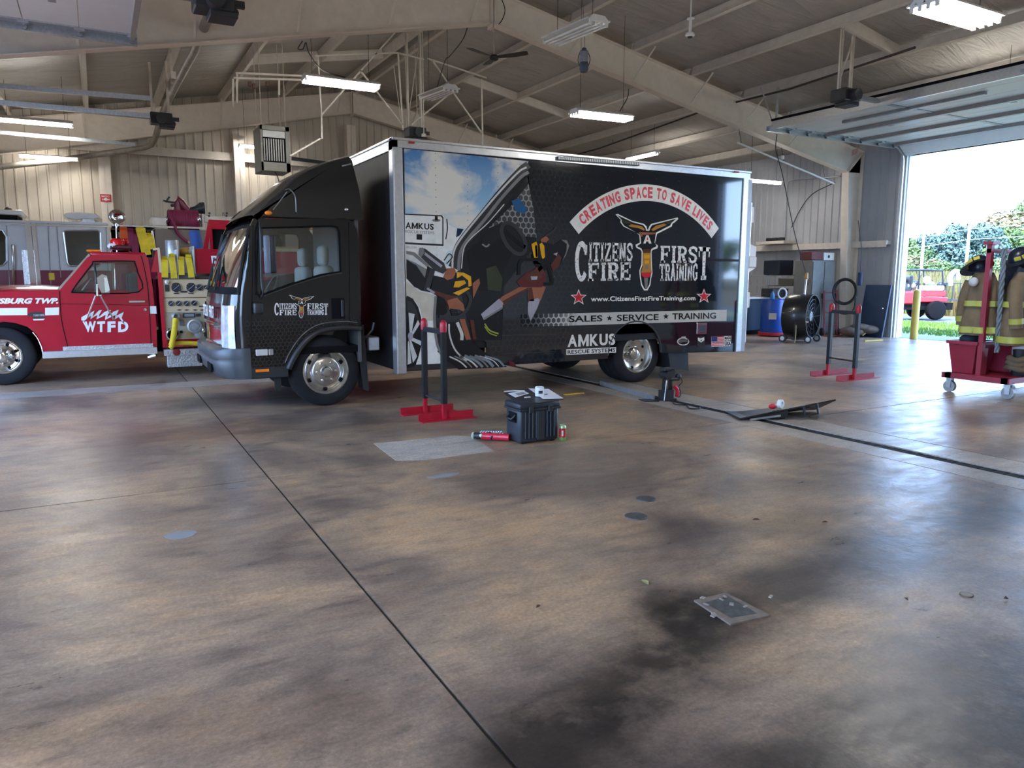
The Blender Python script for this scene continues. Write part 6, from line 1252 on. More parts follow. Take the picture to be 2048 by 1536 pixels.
b = MB(); b.box(e6(300, 0).x, e6(345, 0).x, YE-.02, YE, e6(0, 660).z, e6(0, 605).z, .01); b.build('yellow_tag', mat('yellow_label', (.6, .42, .03), .5), en)
b = MB(); b.prism([e6(640, 600, -.004), e6(640, 650, -.004), e6(560, 720, -.004), e6(560, 700, -.004)], (0, .003, 0)); b.build('gold_leaf', mat('dull_gold', (.4, .3, .2), .5), en)
# roof equipment
b = MB(); p, q = e6(-160, 140, .7), e6(175, 190, .7); b.box(p.x, q.x, YE+.5, YE+1.9, q.z, p.z, .04, 2); b.build('roof_light_bar', EWH, en, smooth=40); b = MB(); b.box(p.x, q.x-.1, YE+.6, YE+1.8, zr_, q.z); b.build('light_bar_feet', DARK, en)
b = MB(); c_ = e6(60, 130, 1.0); b.ball((c_.x, YE+1, p.z+.02), .07, 10); b.build('roof_knob', mat('brown_knob', (.06, .03, .02), .5), en, smooth=60)
b = MB(); a = [e6(x, y, .6) for x, y in ((460, 190), (480, 168), (560, 160), (700, 172), (750, 215), (690, 200), (600, 200), (560, 222), (500, 210))]; b.prism(a, (0, .9, 0), .02); b.build('roof_unit', EWH, en); b = MB(); p, q = e6(600, 200, .65), e6(690, 228, .65); b.box(p.x, q.x, YE+.65, YE+1.4, zr_, p.z); b.build('roof_unit_base', GALV, en)
# spotlight on pole
c_ = e6(857, 200, .0); b = MB(); b.lathe([(0, .16), (.1, .13), (.15, .03), (.155, 0), (.14, -.01), (.12, .015), (0, .05)], c_, (-.15, 1, .0), 24); b.build('spotlight', CHROME, en, smooth=40); b = MB(); b.cyl(e6(850, 245), e6(856, 480), .02, 10); b.cyl(e6(850, 250), e6(850, 265), .05, 10); b.build('spotlight_pole', CHROME, en, smooth=50)
b = MB(); b.box(e6(825, 0).x, e6(870, 0).x, YE+.02, YE+.15, e6(0, 330).z, e6(0, 280).z, .02); b.build('beige_strap', mat('tan_cloth', (.4, .32, .22), .8), en)
# exhaust-like chrome tubes seen through the pickup window
for x in (840, 875): b = MB(); b.cyl(e6(x, 470, .05), e6(x+5, 760, .05), .03, 10); b.build('chrome_tube', CHROME, en, smooth=50)
# hose bed behind the cab
hx0, hx1 = ex1+.06, e6(1120, 260).x; zt_ = e6(900, 255).z
b = MB(); b.box(hx0, hx1, YE+.9, YE+1.0, .5, zt_-.05); b.box(hx0, hx1, YE+.05, YE+2.3, 1.2, 1.3); b.build('hose_bed_back', DARK, en)
b = MB(); b.box(hx0, hx1+.05, YE+.02, YE+2.3, zt_-.03, zt_, .004); b.build('bed_cover', GALV, en); b = MB(); b.box(hx0, hx1, YE+.0, YE+.03, .45, e6(0, 480).z); b.build('pump_panel', EMA, en)
MB().bar(e6(1112, 300, .0), e6(1135, 440, .0), .03, .04).build('bed_post', ALU, en)
def ze(x, y, dy=0): return PY(200+x/7.314, 390+y/7.314, YE+dy)
HC = {'orange': mat('orange_hose', (.62, .09, .012), .7, var=.2, bump=.3, bscale=120), 'maroon': mat('maroon_hose', (.2, .012, .05), .7, var=.2, bump=.3, bscale=120), 'yellow': YELHOSE}
for x0, xt, y0, y1, w, c_ , lb in ((340, 355, 490, 660, .12, 'orange', 'orange hose end hanging from the engine hose bed'), (435, 440, 520, 740, .11, 'maroon', 'left maroon hose end hanging from the engine hose bed'), (505, 520, 560, 860, .11, 'maroon', 'right maroon hose end hanging from the engine hose bed'), (595, 680, 500, 870, .15, 'yellow', 'longer yellow hose end slanting out of the engine hose bed'), (710, 755, 590, 790, .14, 'yellow', 'shorter yellow hose end hanging from the engine hose bed')):
    a = [ze(x0, y0, .6), ze(x0, y0-8, .15), ze(x0, y0+15, -.03), ze((x0+xt)/2, (y0+y1)/2, -.06), ze(xt, y1, -.06)]
    o_ = strap(a, w*1.15, .05).build('hose_loop', HC[c_]); tag(o_, lb, 'hose', 'hose ends hanging from the engine'); ORIG[o_.name] = Vector((0, 0, 0)); b = MB(); b.cyl(ze(x0-45, y0-5, .05), ze(x0+45, y0-5, .05), .045, 10); b.build('hose_fold', HC[c_], o_, smooth=50)
# stainless body with hose reel and deck gun
bx0 = e6(1130, 260).x; b = MB(); b.box(bx0, bx0+4.6, YE+.0, YE+2.4, .5, ze(0, 470).z, .005); b.build('body_shell', mat('body_grey', srgb(118, 108, 100), .35, .4, var=.08), en)
rl0, rl1 = ze(745, 320), ze(1500, 470); b = MB(); b.box(rl0.x, rl1.x+.05, YE-.03, YE+.0, rl1.z-.04, ze(0, 425).z+.0); b.box(rl0.x, rl0.x+.28, YE-.03, YE+.8, ze(0, 425).z, rl0.z, .01); b.box(rl1.x-.0, rl1.x+.04, YE, YE+.8, ze(0, 425).z, rl0.z+.1); b.box(rl1.x+.05, rl1.x+3, YE, YE+.1, ze(0, 345).z, ze(0, 245).z); b.build('reel_frame', STST, en)
text_quad('rail_letter', 'B', ze(1788, 255, -.004), ze(1822, 255, -.004), ze(1822, 300, -.004), ze(1788, 300, -.004), BLKPL, en)
b = MB(); 
for x in (1600, 1855, 1595, 1850): b.lathe([(.025, 0), (0, -.006)], ze(x, 268 if x in (1600, 1855) else 305, -.002), (0, 1, 0), 8)
b.build('rail_bolt', BLKPL, en, kind='stuff')
p, q = ze(1010, 355, .3), ze(1420, 365, .3); MARH = HC['maroon']
for k in range(13): c_ = p.lerp(q, k/12); b = MB(); b.tube([(c_.x, c_.y+.2*math.cos(t), c_.z-.02+.2*math.sin(t)) for t in [2*PI*j/14 for j in range(14)]], .027, 6, closed=True); b.build('reel_hose_turn', MARH, en, smooth=60)
for x, y in ((968, 370), (1448, 360)): b = MB(); b.ball(ze(x, y, .1), .07, 10, (.8, .8, 1.1)); b.build('reel_fitting', CHROME, en, smooth=60)
MB().tube(smooth_path([ze(1040, 320, .1), ze(1085, 430, -.04), ze(1140, 560, -.05), ze(1230, 650, -.05), ze(1290, 690, -.05)], 5), .03, 8).build('booster_hose', MARH, en, smooth=60); b = MB(); b.cyl(ze(1280, 680, -.05), ze(1310, 705, -.05), .03, 8); b.build('hose_nozzle', CHROME, en)
GUN = mat('deck_gun_maroon', srgb(104, 22, 44), .35); yy = .9
b = MB(); b.tube([ze(1140, 300, yy), ze(1140, 230, yy), ze(1135, 120, yy), ze(1145, 60, yy), ze(1190, 110, yy), ze(1230, 180, yy), ze(1290, 230, yy)], .08, 12, rad=[.085, .08, .08, .075, .085, .08, .075]); b.lathe([(.13, 0), (.13, .04), (.09, .06)], ze(1140, 290, yy), n=16); b.cyl(ze(1145, 60, yy), ze(1135, 15, yy), .02, 8); b.build('deck_gun', GUN, en, smooth=60)
b = MB(); b.cyl(ze(1290, 228, yy), ze(1400, 215, yy), .055, 14, .075); b.cyl(ze(1400, 215, yy), ze(1495, 195, yy), .075, 14, .14); b.cyl(ze(1495, 195, yy), ze(1525, 195, yy), .14, 14, .13); b.build('gun_nozzle', BLKPL, en, smooth=40)
b = MB(); b.cyl(ze(1090, 110, yy), ze(960, 95, yy), .02, 8); b.cyl(ze(965, 100, yy), ze(1015, 25, yy), .02, 8); b.cyl(ze(925, 80, yy), ze(1000, 100, yy), .02, 8); b.build('gun_handwheel', BLKPL, en, smooth=50); MB().ball(ze(1055, 150, yy), .04, 8).build('gun_knob', BLKPL, en, smooth=60); MB().ball(ze(1200, 240, yy), .06, 8).build('gun_knob', BLKPL, en, smooth=60)
for x in (ex0+1.2, bx0+3): b = MB(); tread_wheel(b, None, (x, YE+.05, .5), (0, -1, 0), .5, .29, .3, 1); b.build('engine_wheel', RUBBER, en, smooth=40)
for x in (ex0+1.2, bx0+3): b = MB(); tread_wheel(b, None, (x, YE+2.35, .5), (0, 1, 0), .5, .29, .3, 1); b.build('engine_wheel', RUBBER, en, smooth=40)
# ================================================================ things on the floor
# ---- cutting stands: black posts in red sockets
def stand(A, B, fx0, fx1, label, zt=1.0, bar=0.28):
    A, B = Vector(A), Vector(B); r = thing('training_stand', (A+B)/2, label, 'stand')
    for P in (A, B):
        MB().box(P.x-.026, P.x+.026, P.y-.026, P.y+.026, .17, zt-.03).build('post', BLKMET, r)
        b = MB(); b.box(P.x-.02, P.x+.02, P.y-.02, P.y+.02, .008, .19); b.build('post_socket', REDSTEEL, r)
        b = MB(); b.box(P.x+fx0, P.x+fx1, P.y-.075, P.y+.03, 0, .008); b.box(P.x+fx0, P.x+fx1, P.y+.025, P.y+.035, 0, .075); b.build('foot', REDSTEEL, r)
        b = MB(); b.lathe([(.036, -.055), (.04, 0), (.036, .045), (.015, .07), (0, .072)], (P.x, P.y, zt), n=14); b.build('post_cap', REDSTEEL, r, smooth=50)
    d = (B-A).normalized(); b = MB(); b.bar(A+Vector((0, 0, zt-.05)), B+Vector((0, 0, zt-.05)), .05, .05); b.build('top_bar', BLKMET, r)
    b = MB(); b.cyl(A+Vector((.0, 0, bar)), B+Vector((.0, 0, bar)), .013, 8); b.build('lower_rod', BLKMET, r); return r
stand((3.07, 7.50, 0), (3.10, 7.05, 0), -.28, .35, 'black stand with red T feet in front of the box truck, the nearer of two', .98, .2)
stand((9.76, 7.52, 0), (9.65, 6.98, 0), -.35, .5, 'black stand with red feet on the open floor right of the truck', 1.03, .27)
# ---- black equipment case with papers and a mug
CASE = mat('case_blue_black', (0.022, 0.028, 0.036), 0.42, var=.15)
cx0, cx1, cy0, cy1, ch = 3.215, 3.62, 5.63, 5.90, .40
cs = thing('equipment_case', ((cx0+cx1)/2, (cy0+cy1)/2, 0), 'black ribbed plastic equipment case standing on the floor with papers on its lid', 'case')
b = MB(); b.box(cx0, cx1, cy0, cy1, .012, .315, .02, 2); b.build('body', CASE, cs, smooth=50)
b = MB(); b.box(cx0-.012, cx1+.012, cy0-.012, cy1+.012, .318, .375, .015, 2); b.build('lid', CASE, cs, smooth=50)
MB().box(cx0-.016, cx1+.016, cy0-.016, cy1+.016, .302, .322, .004).build('rim', BLKPL, cs)
for k in range(9):
    x = cx0+.05+k*.038
    if 3 < k < 6: continue
    MB().box(x-.007, x+.007, cy0-.014, cy0+.004, .05, .30, .004).build('rib', CASE, cs)
MB().box(cx0+.175, cx0+.255, cy0-.012, cy0+.004, .03, .30, .004).build('front_panel', BLKPL, cs)
for x in (cx0+.10, cx1-.1): MB().box(x-.025, x+.025, cy0-.03, cy0-.01, .285, .345, .006).build('latch', BLKPL, cs)
b = MB(); b.box(cx0-.012, cx0+.002, cy0+.07, cy1-.07, .19, .28); b.build('handle_recess', DARK, cs)
b = MB(); b.tube([(cx0-.005, cy0+.08, .26), (cx0-.04, cy0+.09, .225), (cx0-.04, cy1-.09, .225), (cx0-.005, cy1-.08, .26)], .01, 8); b.build('side_handle', BLKPL, cs, smooth=60)
for x, y in ((cx0+.05, cy0+.03), (cx1-.05, cy0+.03), (cx0+.05, cy1-.03), (cx1-.05, cy1-.03)): MB().cyl((x-.02, y, .022), (x+.02, y, .022), .022, 12).build('wheel', RUBBER, cs)
lid_z = .375
def sheet(px, label, m_, z=lid_z, name='paper_sheet', cat='paper', txt=None):
    pts = [PZ(x, y, z+.0025) for x, y in px]; o_ = MB().prism(pts, (0, 0, .0015)).build(name, m_); tag(o_, label, cat); return o_
PAPER = mat('white_paper', (.82, .81, .84), .7, var=.03)
clip = MB().prism([PZ(x, y, lid_z+.001) for x, y in ((1008, 787), (1046, 777), (1100, 777), (1128, 799), (1078, 806), (1028, 802))], (0, 0, .002)).build('black_folder', BLKPL); tag(clip, 'flat black folder lying under the papers on the case lid', 'folder')
p1 = sheet(((1016, 787), (1046, 781), (1058, 787), (1031, 795)), 'white sheet with a dark printed grid at the left of the case lid', PAPER, lid_z+.004)
g0, g1, g2, g3 = (PZ(x, y, lid_z+.0085) for x, y in ((1030, 787), (1046, 783.5), (1053, 787), (1037, 791)))
b = MB(); f = quad_map(g0, g1, g2, g3)
for i in range(5):
    for j in range(3): u0, v0 = i*.2+.02, j*.33+.03; b.face([f(u0, v0), f(u0+.15, v0), f(u0+.15, v0+.26), f(u0, v0+.26)])
ORIG[p1.name] = Vector((0, 0, 0)); b.build('printed_grid', BLKPL, p1, kind='stuff')
sheet(((1008, 782), (1030, 780.5), (1050, 780.5), (1046, 782.5), (1008, 783.5)), 'narrow white paper strip at the far edge of the case lid', PAPER, lid_z+.003)
sheet(((1057, 777), (1097, 778), (1127, 797), (1086, 798)), 'large white sheet hanging over the right corner of the case lid', PAPER, lid_z+.004)
sheet(((1048, 794), (1060, 793), (1062, 795), (1049, 796)), 'tiny white card at the front of the case lid', PAPER, lid_z+.004, 'card')
mc = PZ(1079, 792, lid_z+.008); mug = thing('tape_roll', mc, 'white cylinder with a black label standing on the papers', 'roll')
MB().lathe([(.040, 0), (.042, .004), (.042, .088), (.036, .09), (.034, .086), (.034, .006), (0, .006)], mc, n=24).build('body', WHITEP, mug, smooth=40)
b = MB(); b.grid([[(mc.x+.0428*math.cos(t), mc.y+.0428*math.sin(t), mc.z+z) for t in [-PI/2-.75+1.0*k/6 for k in range(7)]] for z in (.028, .056)]); b.build('label', BLKPL, mug)
b = MB(); c_ = PZ(1092, 789, lid_z+.008); b.box(c_.x-.012, c_.x+.012, c_.y-.01, c_.y+.01, c_.z, c_.z+.006); o_ = b.build('black_clip', BLKPL); tag(o_, 'tiny black clip on the large sheet beside the white cylinder', 'clip')
# red tool on the floor, can, bottle
tl = PZ(985, 873); rt = thing('rescue_ram', (3.15, 5.85, 0), 'red cylindrical rescue tool with black knob lying left of the black case', 'tool')
a, c_ = PZ(975, 862, .04), PZ(1012, 873, .04)
a = Vector((2.98, 6.0, .04)); c_ = Vector((3.195, 5.80, .04)); d = (c_-a).normalized()
MB().cyl(a+d*.03, c_, .033, 16).build('body', mat('tool_red', (.62, .02, .05), .25), rt, smooth=40); MB().cyl(a-d*.04, a+d*.04, .03, 14).build('grip', BLKPL, rt, smooth=40); MB().lathe([(.03, -.01), (.034, 0), (.03, .01), (.02, .0)], a-d*.05, d, 14).build('end_ring', mat('pale_green', (.5, .55, .4), .4), rt)
MB().ball(a+d*.02+Vector((-.01, -.03, .01)), .018, 10).build('valve_knob', mat('cream_knob', (.7, .68, .5), .4), rt, smooth=60); MB().cyl(a+d*.12+Vector((0, -.035, -.01)), a+d*.12+Vector((0, .035, .02)), .022, 12).build('coupling', BLKMET, rt)
for k in range(2):
    b = MB(); q0 = Vector((3.03+.03*k, 6.05+.03*k, .05)); q1 = Vector((3.21, 5.89+.035*k, .05+.012*k)); n_ = 9
    for i in range(n_): b.lathe([(.014, -.009), (.018, 0), (.014, .009)], q0.lerp(q1, i/n_), (q1-q0), 8)
    b.build('spring_hose', GALV, rt, kind='stuff')
kc = PZ(1125, 881); can = thing('drink_can', kc, 'small red and green can standing at the right of the black case', 'can')
MB().lathe([(0, 0), (.028, 0), (.033, .008), (.033, .034)], kc, n=20).build('can_base', mat('can_green', (.22, .42, .12), .3, .3), can, smooth=40); MB().lathe([(.0332, .034), (.0332, .118)], kc, n=20).build('can_label', mat('can_red', (.5, .03, .03), .3, .2), can, smooth=40); MB().lathe([(.033, .118), (.033, .13), (.027, .145), (.026, .142), (0, .141)], kc, n=20).build('can_top', mat('can_lime', (.4, .6, .3), .3, .5), can, smooth=40)
b = MB(); b.box(kc.x-.028, kc.x-.014, kc.y-.0345, kc.y-.026, .05, .1); b.build('label_band', WHITEP, can)
kb = Vector((3.66, 5.84, 0)); bt = thing('water_bottle', kb, 'clear blue-tinted water bottle behind the can beside the case', 'bottle')
CLR = glassmat('clear_plastic', (.75, .85, .9), .12)
MB().lathe([(0, 0), (.03, 0), (.032, .01), (.03, .06), (.032, .1), (.03, .15), (.014, .19), (.013, .205)], kb, n=18).build('body', CLR, bt, smooth=60); MB().lathe([(.016, .205), (.016, .225), (0, .225)], kb, n=14).build('cap', WHITEP, bt)
# ---- rescue strut at the trench
sc = PZ(1335, 800); st = thing('rescue_winch', (sc.x, sc.y, 0), 'black upright winch device with a red handle standing by the trench drain', 'winch')
S_ = lambda x, y, dy=0: (lambda v: Vector((v.x, sc.y+dy, v.z)))(PY(x, y, sc.y))
b = MB(); b.box(sc.x-.09, sc.x+.08, sc.y-.08, sc.y+.08, 0, .025, .004); b.build('base_plate', BLKMET, st)
b = MB(); b.bar(S_(1326, 800), S_(1328, 752), .03, .03); b.bar(S_(1340, 800), S_(1341, 752), .045, .03); b.box(S_(1322, 790).x, S_(1342, 790).x, sc.y-.05, sc.y+.05, .025, S_(1332, 780).z); b.build('post', BLKMET, st)
b = MB(); b.cyl(S_(1332, 750, -.06), S_(1332, 750, .06), .055, 18); b.cyl(S_(1340, 745, -.05), S_(1340, 745, .05), .045, 16); b.build('cable_drum', BLKMET, st, smooth=40)
b = MB(); b.box(S_(1324, 738).x, S_(1345, 738).x, sc.y-.05, sc.y+.05, S_(1334, 741).z, S_(1334, 735).z, .006); b.build('top_plate', BLKPL, st)
b = MB(); b.ball(S_(1352, 752, -.04), .04, 12); b.cyl(S_(1335, 757, -.05), S_(1352, 757, -.05), .02, 10); b.build('motor_cap', BLKPL, st, smooth=50); b = MB(); b.cyl(S_(1322, 800, -.06), S_(1326, 760, -.07), .007, 6); b.build('wire_rope', GALV, st)
b = MB(); b.tube(smooth_path([S_(1343, 772, -.05), S_(1348, 778, -.06), S_(1348, 792, -.05)]), .022, 8); b.build('red_handle', mat('tool_red', (.62, .02, .05), .25), st, smooth=60)
b = MB(); b.tube(smooth_path([S_(1345, 790, -.05), S_(1353, 793, -.05), S_(1356, 783, -.05), S_(1352, 772, -.05), S_(1359, 763, -.05), S_(1357, 755, -.04)]), .006, 6); b.build('control_cable', CABLE, st)
cb = MB().tube(smooth_path([PZ(1345, 803, .01), PZ(1350, 808, .01), PZ(1372, 811, .01), PZ(1380, 817, .01), PZ(1398, 817, .01), PZ(1400, 814, .01)]), .008, 6).build('floor_cable', CABLE); tag(cb, 'thin black cable squiggling on the floor beside the winch', 'cable')
o_ = MB().prism([PZ(x, y, .0) for x, y in ((1277, 800), (1318, 799), (1318, 804), (1290, 804))], (0, 0, .012)).build('thin_plate', BLKMET); tag(o_, 'flat thin black plate on the floor left of the winch', 'plate')
tr = thing('track_channel', PZ(1260, 785), 'grey steel channel lying along the trench under the truck rear wheel', 'channel')
a, c_ = PZ(1201, 766, .03), PZ(1308, 796, .03); b = MB(); b.bar(a, c_, .02, .06); b.build('channel_web', GALV, tr); b = MB(); b.bar(a+Vector((.06, .06, -.02)), c_+Vector((.06, .06, -.02)), .12, .015); b.build('channel_flange', BLKMET, tr)
# ---- wedge plate on legs
rp = thing('ramp_plate', PZ(1560, 840), 'dark tilted steel plate on short legs beside the trench drain', 'plate')
t0, t1, t2, t3 = Vector((5.80, 5.50, .03)), Vector((6.76, 5.09, .215)), Vector((6.95, 5.50, .03)), Vector((6.02, 5.93, .012))
nrm = (t1-t0).cross(t3-t0).normalized(); b = MB(); b.prism([t0, t1, t2, t3], nrm*(-.016 if nrm.z > 0 else .016)); b.build('plate', BLKMET, rp)
b = MB(); b.prism([t0+Vector((.12, -.06, .0)), t0+(t1-t0)*.50+Vector((0, 0, -.02)), t0+(t1-t0)*.50+Vector((0, 0, -.10)), t0+(t1-t0)*.32+Vector((0, 0, -.06))], (0, .02, 0)); b.build('side_rib', BLKMET, rp)
for k, dx in enumerate((0, .06, .10)): q = t0.lerp(t1, .40)+Vector((dx, .05, 0)); MB().bar((q.x-.02, q.y, q.z-.01), (q.x+.03, q.y-.02, .005), .03, .02).build('leg', BLKMET, rp)
q = t0.lerp(t2, .45); MB().bar((q.x, q.y, q.z-.02), (q.x+.02, q.y, .0), .05, .04).build('leg', BLKMET, rp); q = t3.lerp(t2, .45); MB().bar((q.x, q.y, q.z-.02), (q.x+.02, q.y, .0), .05, .04).build('leg', BLKMET, rp)
h0, h1 = t0.lerp(t1, .66), t0.lerp(t1, .80); b = MB(); b.tube([h0, h0+Vector((.01, -.02, -.11)), h1+Vector((.01, -.02, -.11)), h1], .014, 8); b.build('carry_handle', BLKMET, rp)
a, c_ = t0.lerp(t1, .10), t0.lerp(t1, .42); b = MB(); b.bar((a.x, a.y, .012), (c_.x, c_.y, .05), .02, .02); b.build('bright_strut', GALV, rp)
tp = t0.lerp(t1, .45)+(t3-t0)*.12; nrm = nrm if nrm.z > 0 else -nrm; b = MB(); b.lathe([(.028, -.02), (.05, -.02), (.05, .02), (.028, .02), (.028, -.02)], tp+nrm*.05, (.3, -1, .1), 20); o_ = b.build('white_strap_roll', WHITEP, smooth=40); tag(o_, 'small white ring roll lying on the tilted dark plate', 'roll')
b = MB(); b.ball(tp+nrm*.03+Vector((-.09, .03, -.0)), .04, 12, (1.3, .8, .7)); o_ = b.build('red_strap', mat('tool_red', (.62, .02, .05), .25), smooth=60); tag(o_, 'small red strap bundle on the tilted dark plate beside the white ring', 'strap')
o_ = MB().box(PZ(1128, 790).x, PZ(1178, 789).x, PZ(1128, 790).y-.015, PZ(1128, 790).y+.015, 0, .012).build('yellow_bar', mat('yellow_paint', (.6, .38, .03), .5)); tag(o_, 'thin yellow bar on the floor just behind the black case', 'bar')
# leaves and debris
LEAF = [mat('dry_leaf', (.12, .06, .035), .8), mat('yellow_leaf', (.35, .36, .16), .7)]
for k, (x, y, s, m_, lb) in enumerate(((1290, 1166, .035, 1, 'curled yellow-green leaf on the dark stained concrete'), (1513, 1040, .022, 0, 'small curled red-brown leaf on the floor left of two others'), (1590, 1043, .012, 0, 'tiny brown leaf scrap in the middle of the floor'), (1650, 1045, .018, 0, 'small brown leaf by the blue floor reflection'), (1077, 1214, .014, 0, 'dark leaf scrap near the long floor joint'), (1812, 1199, .012, 0, 'tiny red leaf right of the valve box'), (2012, 1198, .014, 0, 'dark leaf scrap near the right edge'))):
    c_ = PZ(x, y, .004); t = random.random()*6; M = Matrix.Translation(c_) @ Matrix.Rotation(t, 4, 'Z'); b = MB(M)
    b.grid([[(-s, 0, .004), (-.4*s, .5*s, .008), (.3*s, .4*s, .01), (s, 0, .004)], [(-s, 0, .0), (-.4*s, 0, .0), (.3*s, 0, .002), (s, 0, .004)], [(-s, 0, .0), (-.4*s, -.5*s, .012), (.3*s, -.4*s, .008), (s, 0, .004)]]); o_ = b.build('leaf', LEAF[m_], smooth=60); tag(o_, lb, 'leaf')

# ================================================================ turnout gear rack on casters
CRED = mat('rack_red_enamel', (.30, .02, .045), .4, var=.12)
X0, Yc = 9.78, 5.29
gr = thing('gear_rack', (10.8, Yc, 0), 'dark red rolling rack at the right edge loaded with firefighter gear', 'rack')
b = MB(); b.box(X0-.1, 12.3, Yc-.40, Yc-.32, .19, .26); b.box(X0-.1, 12.3, Yc+.30, Yc+.38, .19, .26); b.box(X0-.1, X0-.02, Yc-.42, Yc+.42, .19, .26); b.box(11, 11.08, Yc-.4, Yc+.38, .19, .26); b.box(X0-.02, 12.3, Yc-.32, Yc+.3, .24, .255); b.build('base_frame', CRED, gr)
b = MB(); b.box(X0-.03, X0+.03, Yc-.03, Yc+.03, .26, 1.93); b.box(X0+.03, X0+.12, Yc-.02, Yc+.02, .26, .6); b.build('end_post', CRED, gr); MB().box(X0-.03, 12.3, Yc-.025, Yc+.025, 1.80, 1.85).build('top_rail', CRED, gr)
MB().box(X0-.06, X0+.1, Yc-.06, Yc+.06, 1.90, 1.94).build('post_cap', CRED, gr)
MB().box(12.2, 12.26, Yc-.03, Yc+.03, .26, 1.9).build('end_post', CRED, gr)
CAST = mat('caster_grey', (.35, .36, .38), .45)
for x, y in ((X0-.03, Yc+.34), (X0+.02, Yc-.36), (11.2, Yc+.34), (11.2, Yc-.36)):
    b = MB(); b.cyl((x-.025, y, .075), (x+.025, y, .075), .075, 18); w_ = b.build('caster', CAST, gr, smooth=40)
    b = MB(); b.box(x-.04, x-.03, y-.03, y+.03, .06, .19); b.box(x+.03, x+.04, y-.03, y+.03, .06, .19); b.box(x-.045, x+.045, y-.04, y+.04, .18, .195); b.build('caster_fork', GALV, w_)
bn = thing('red_bin', (X0+.1, Yc+.1, .26), 'dark red plastic bin sitting on the end of the gear rack', 'bin')
b = MB(); xa, xb, ya, yb = X0-.04, X0+.42, Yc+.04, Yc+.40; T_ = .05
for q in ([(xa+T_, ya+T_, .262), (xb-T_, ya+T_, .262), (xb, ya, .66), (xa, ya, .66)], [(xb-T_, ya+T_, .262), (xb-T_, yb-T_, .262), (xb, yb, .66), (xb, ya, .66)], [(xb-T_, yb-T_, .262), (xa+T_, yb-T_, .262), (xa, yb, .66), (xb, yb, .66)], [(xa+T_, yb-T_, .262), (xa+T_, ya+T_, .262), (xa, ya, .66), (xa, yb, .66)], [(xa+T_, ya+T_, .265), (xb-T_, ya+T_, .265), (xb-T_, yb-T_, .265), (xa+T_, yb-T_, .265)]): b.face(q)
b.build('tub', CRED, bn); b = MB(); b.box(xa-.02, xb+.02, ya-.02, ya, .64, .68); b.box(xa-.02, xb+.02, yb, yb+.02, .64, .68); b.box(xa-.02, xa, ya, yb, .64, .68); b.box(xb, xb+.02, ya, yb, .64, .68); b.build('rim', CRED, bn)
o_ = MB().box(X0+.5, X0+1.3, Yc-.1, Yc+.35, .262, .62, .02).build('red_bin', CRED); tag(o_, 'dark red bin lower on the rack behind the boots', 'bin')
TAN = mat('turnout_tan', srgb(122, 104, 80), .9, var=.18, bump=.5, bscale=14); BANDS = mat('lime_reflective_trim', srgb(176, 180, 84), .5); NAVY = mat('navy_cloth', (.02, .026, .045), .8, var=.2, bump=.4, bscale=20); SILV = mat('silver_trim', (.6, .6, .6), .4)
def coat(c, yaw, L, w, label, m_=TAN, bands=True, sleeve=True):
    """a turnout coat hanging from the rail: c is the collar point"""
    M = Matrix.Translation(c) @ Matrix.Rotation(yaw, 4, 'Z'); r = thing('turnout_coat', c, label, 'coat')
    prof = [(0, .10, .08), (.05, .13, .09), (.11, w*.42, .11), (.2, w*.5, .13), (.4, w*.5, .14), (L*.6, w*.54, .16), (L*.82, w*.60, .17), (L, w*.62, .17)]
    def ringp(z, a, d, k, n=28): return [(a*math.cos(t)*(1+.05*math.sin(5*t+k)), d*math.sin(t)*(1+.20*math.sin(7*t+k*.6)), -z) for t in [2*PI*i/n for i in range(n)]]
    b = MB(M); b.grid([ringp(z, a, d, i) for i, (z, a, d) in enumerate(prof)], True); b.build('body', m_, r, smooth=70)
    if bands:
        for z0, z1 in ((.36, .43), (L-.11, L-.03)):
            def wz(z):
                for (za, aa, da), (zb, ab, db) in zip(prof, prof[1:]):
                    if z <= zb: t = (z-za)/(zb-za); return aa+(ab-aa)*t, da+(db-da)*t
                return prof[-1][1:]
            b = MB(M); b.grid([ringp(z, wz(z)[0]*1.09+.01, wz(z)[1]*1.22+.012, 4) for z in (z0, (z0+z1)/2, z1)], True); b.build('reflective_band', BANDS, r, smooth=70)
    if sleeve:
        for s in (-1, 1):
            b = MB(M); b.tube(smooth_path([(s*w*.40, 0, -.12), (s*w*.55, -.02, -.3), (s*w*.60, -.05, -.5), (s*w*.58, -.06, -.68)]), .07, 12, rad=None); sl = b.build('sleeve', m_, r, smooth=70)
            if bands: b = MB(M); b.cyl((s*w*.60, -.055, -.56), (s*w*.59, -.06, -.63), .078, 14, .078, caps=False); b.build('cuff_band', BANDS, sl, smooth=70)
    return r
coat((X0+.16, Yc+.13, 1.56), PI*.62, .80, .36, 'tan turnout coat hanging on the left side of the rack end post')
coat((X0+.30, Yc-.26, 1.56), PI*.06, .90, .52, 'tan turnout coat with lime bands hanging right of the rack post')
coat((X0+.72, Yc-.30, 1.52), PI*-.04, .85, .52, 'tan turnout coat at the right edge of the photo')
coat((X0+.62, Yc+.02, 1.72), PI*.1, .7, .5, 'navy coat hanging dark behind the tan coats', NAVY, False, False)
rp_ = thing('rope_bundle', (X0+.05, Yc-.10, 1.2), 'grey-blue braided rope hanging down beside the rack post', 'rope')
for k in range(3): MB().tube([(X0+.06+.018*math.sin(i*.9+k*2.1), Yc-.13-.03*(i/30)+.018*math.cos(i*.9+k*2.1), 1.85-i*.043) for i in range(31)], .016, 6).build('rope_strand', mat('rope_grey', (.20, .24, .28), .9), rp_, smooth=60)
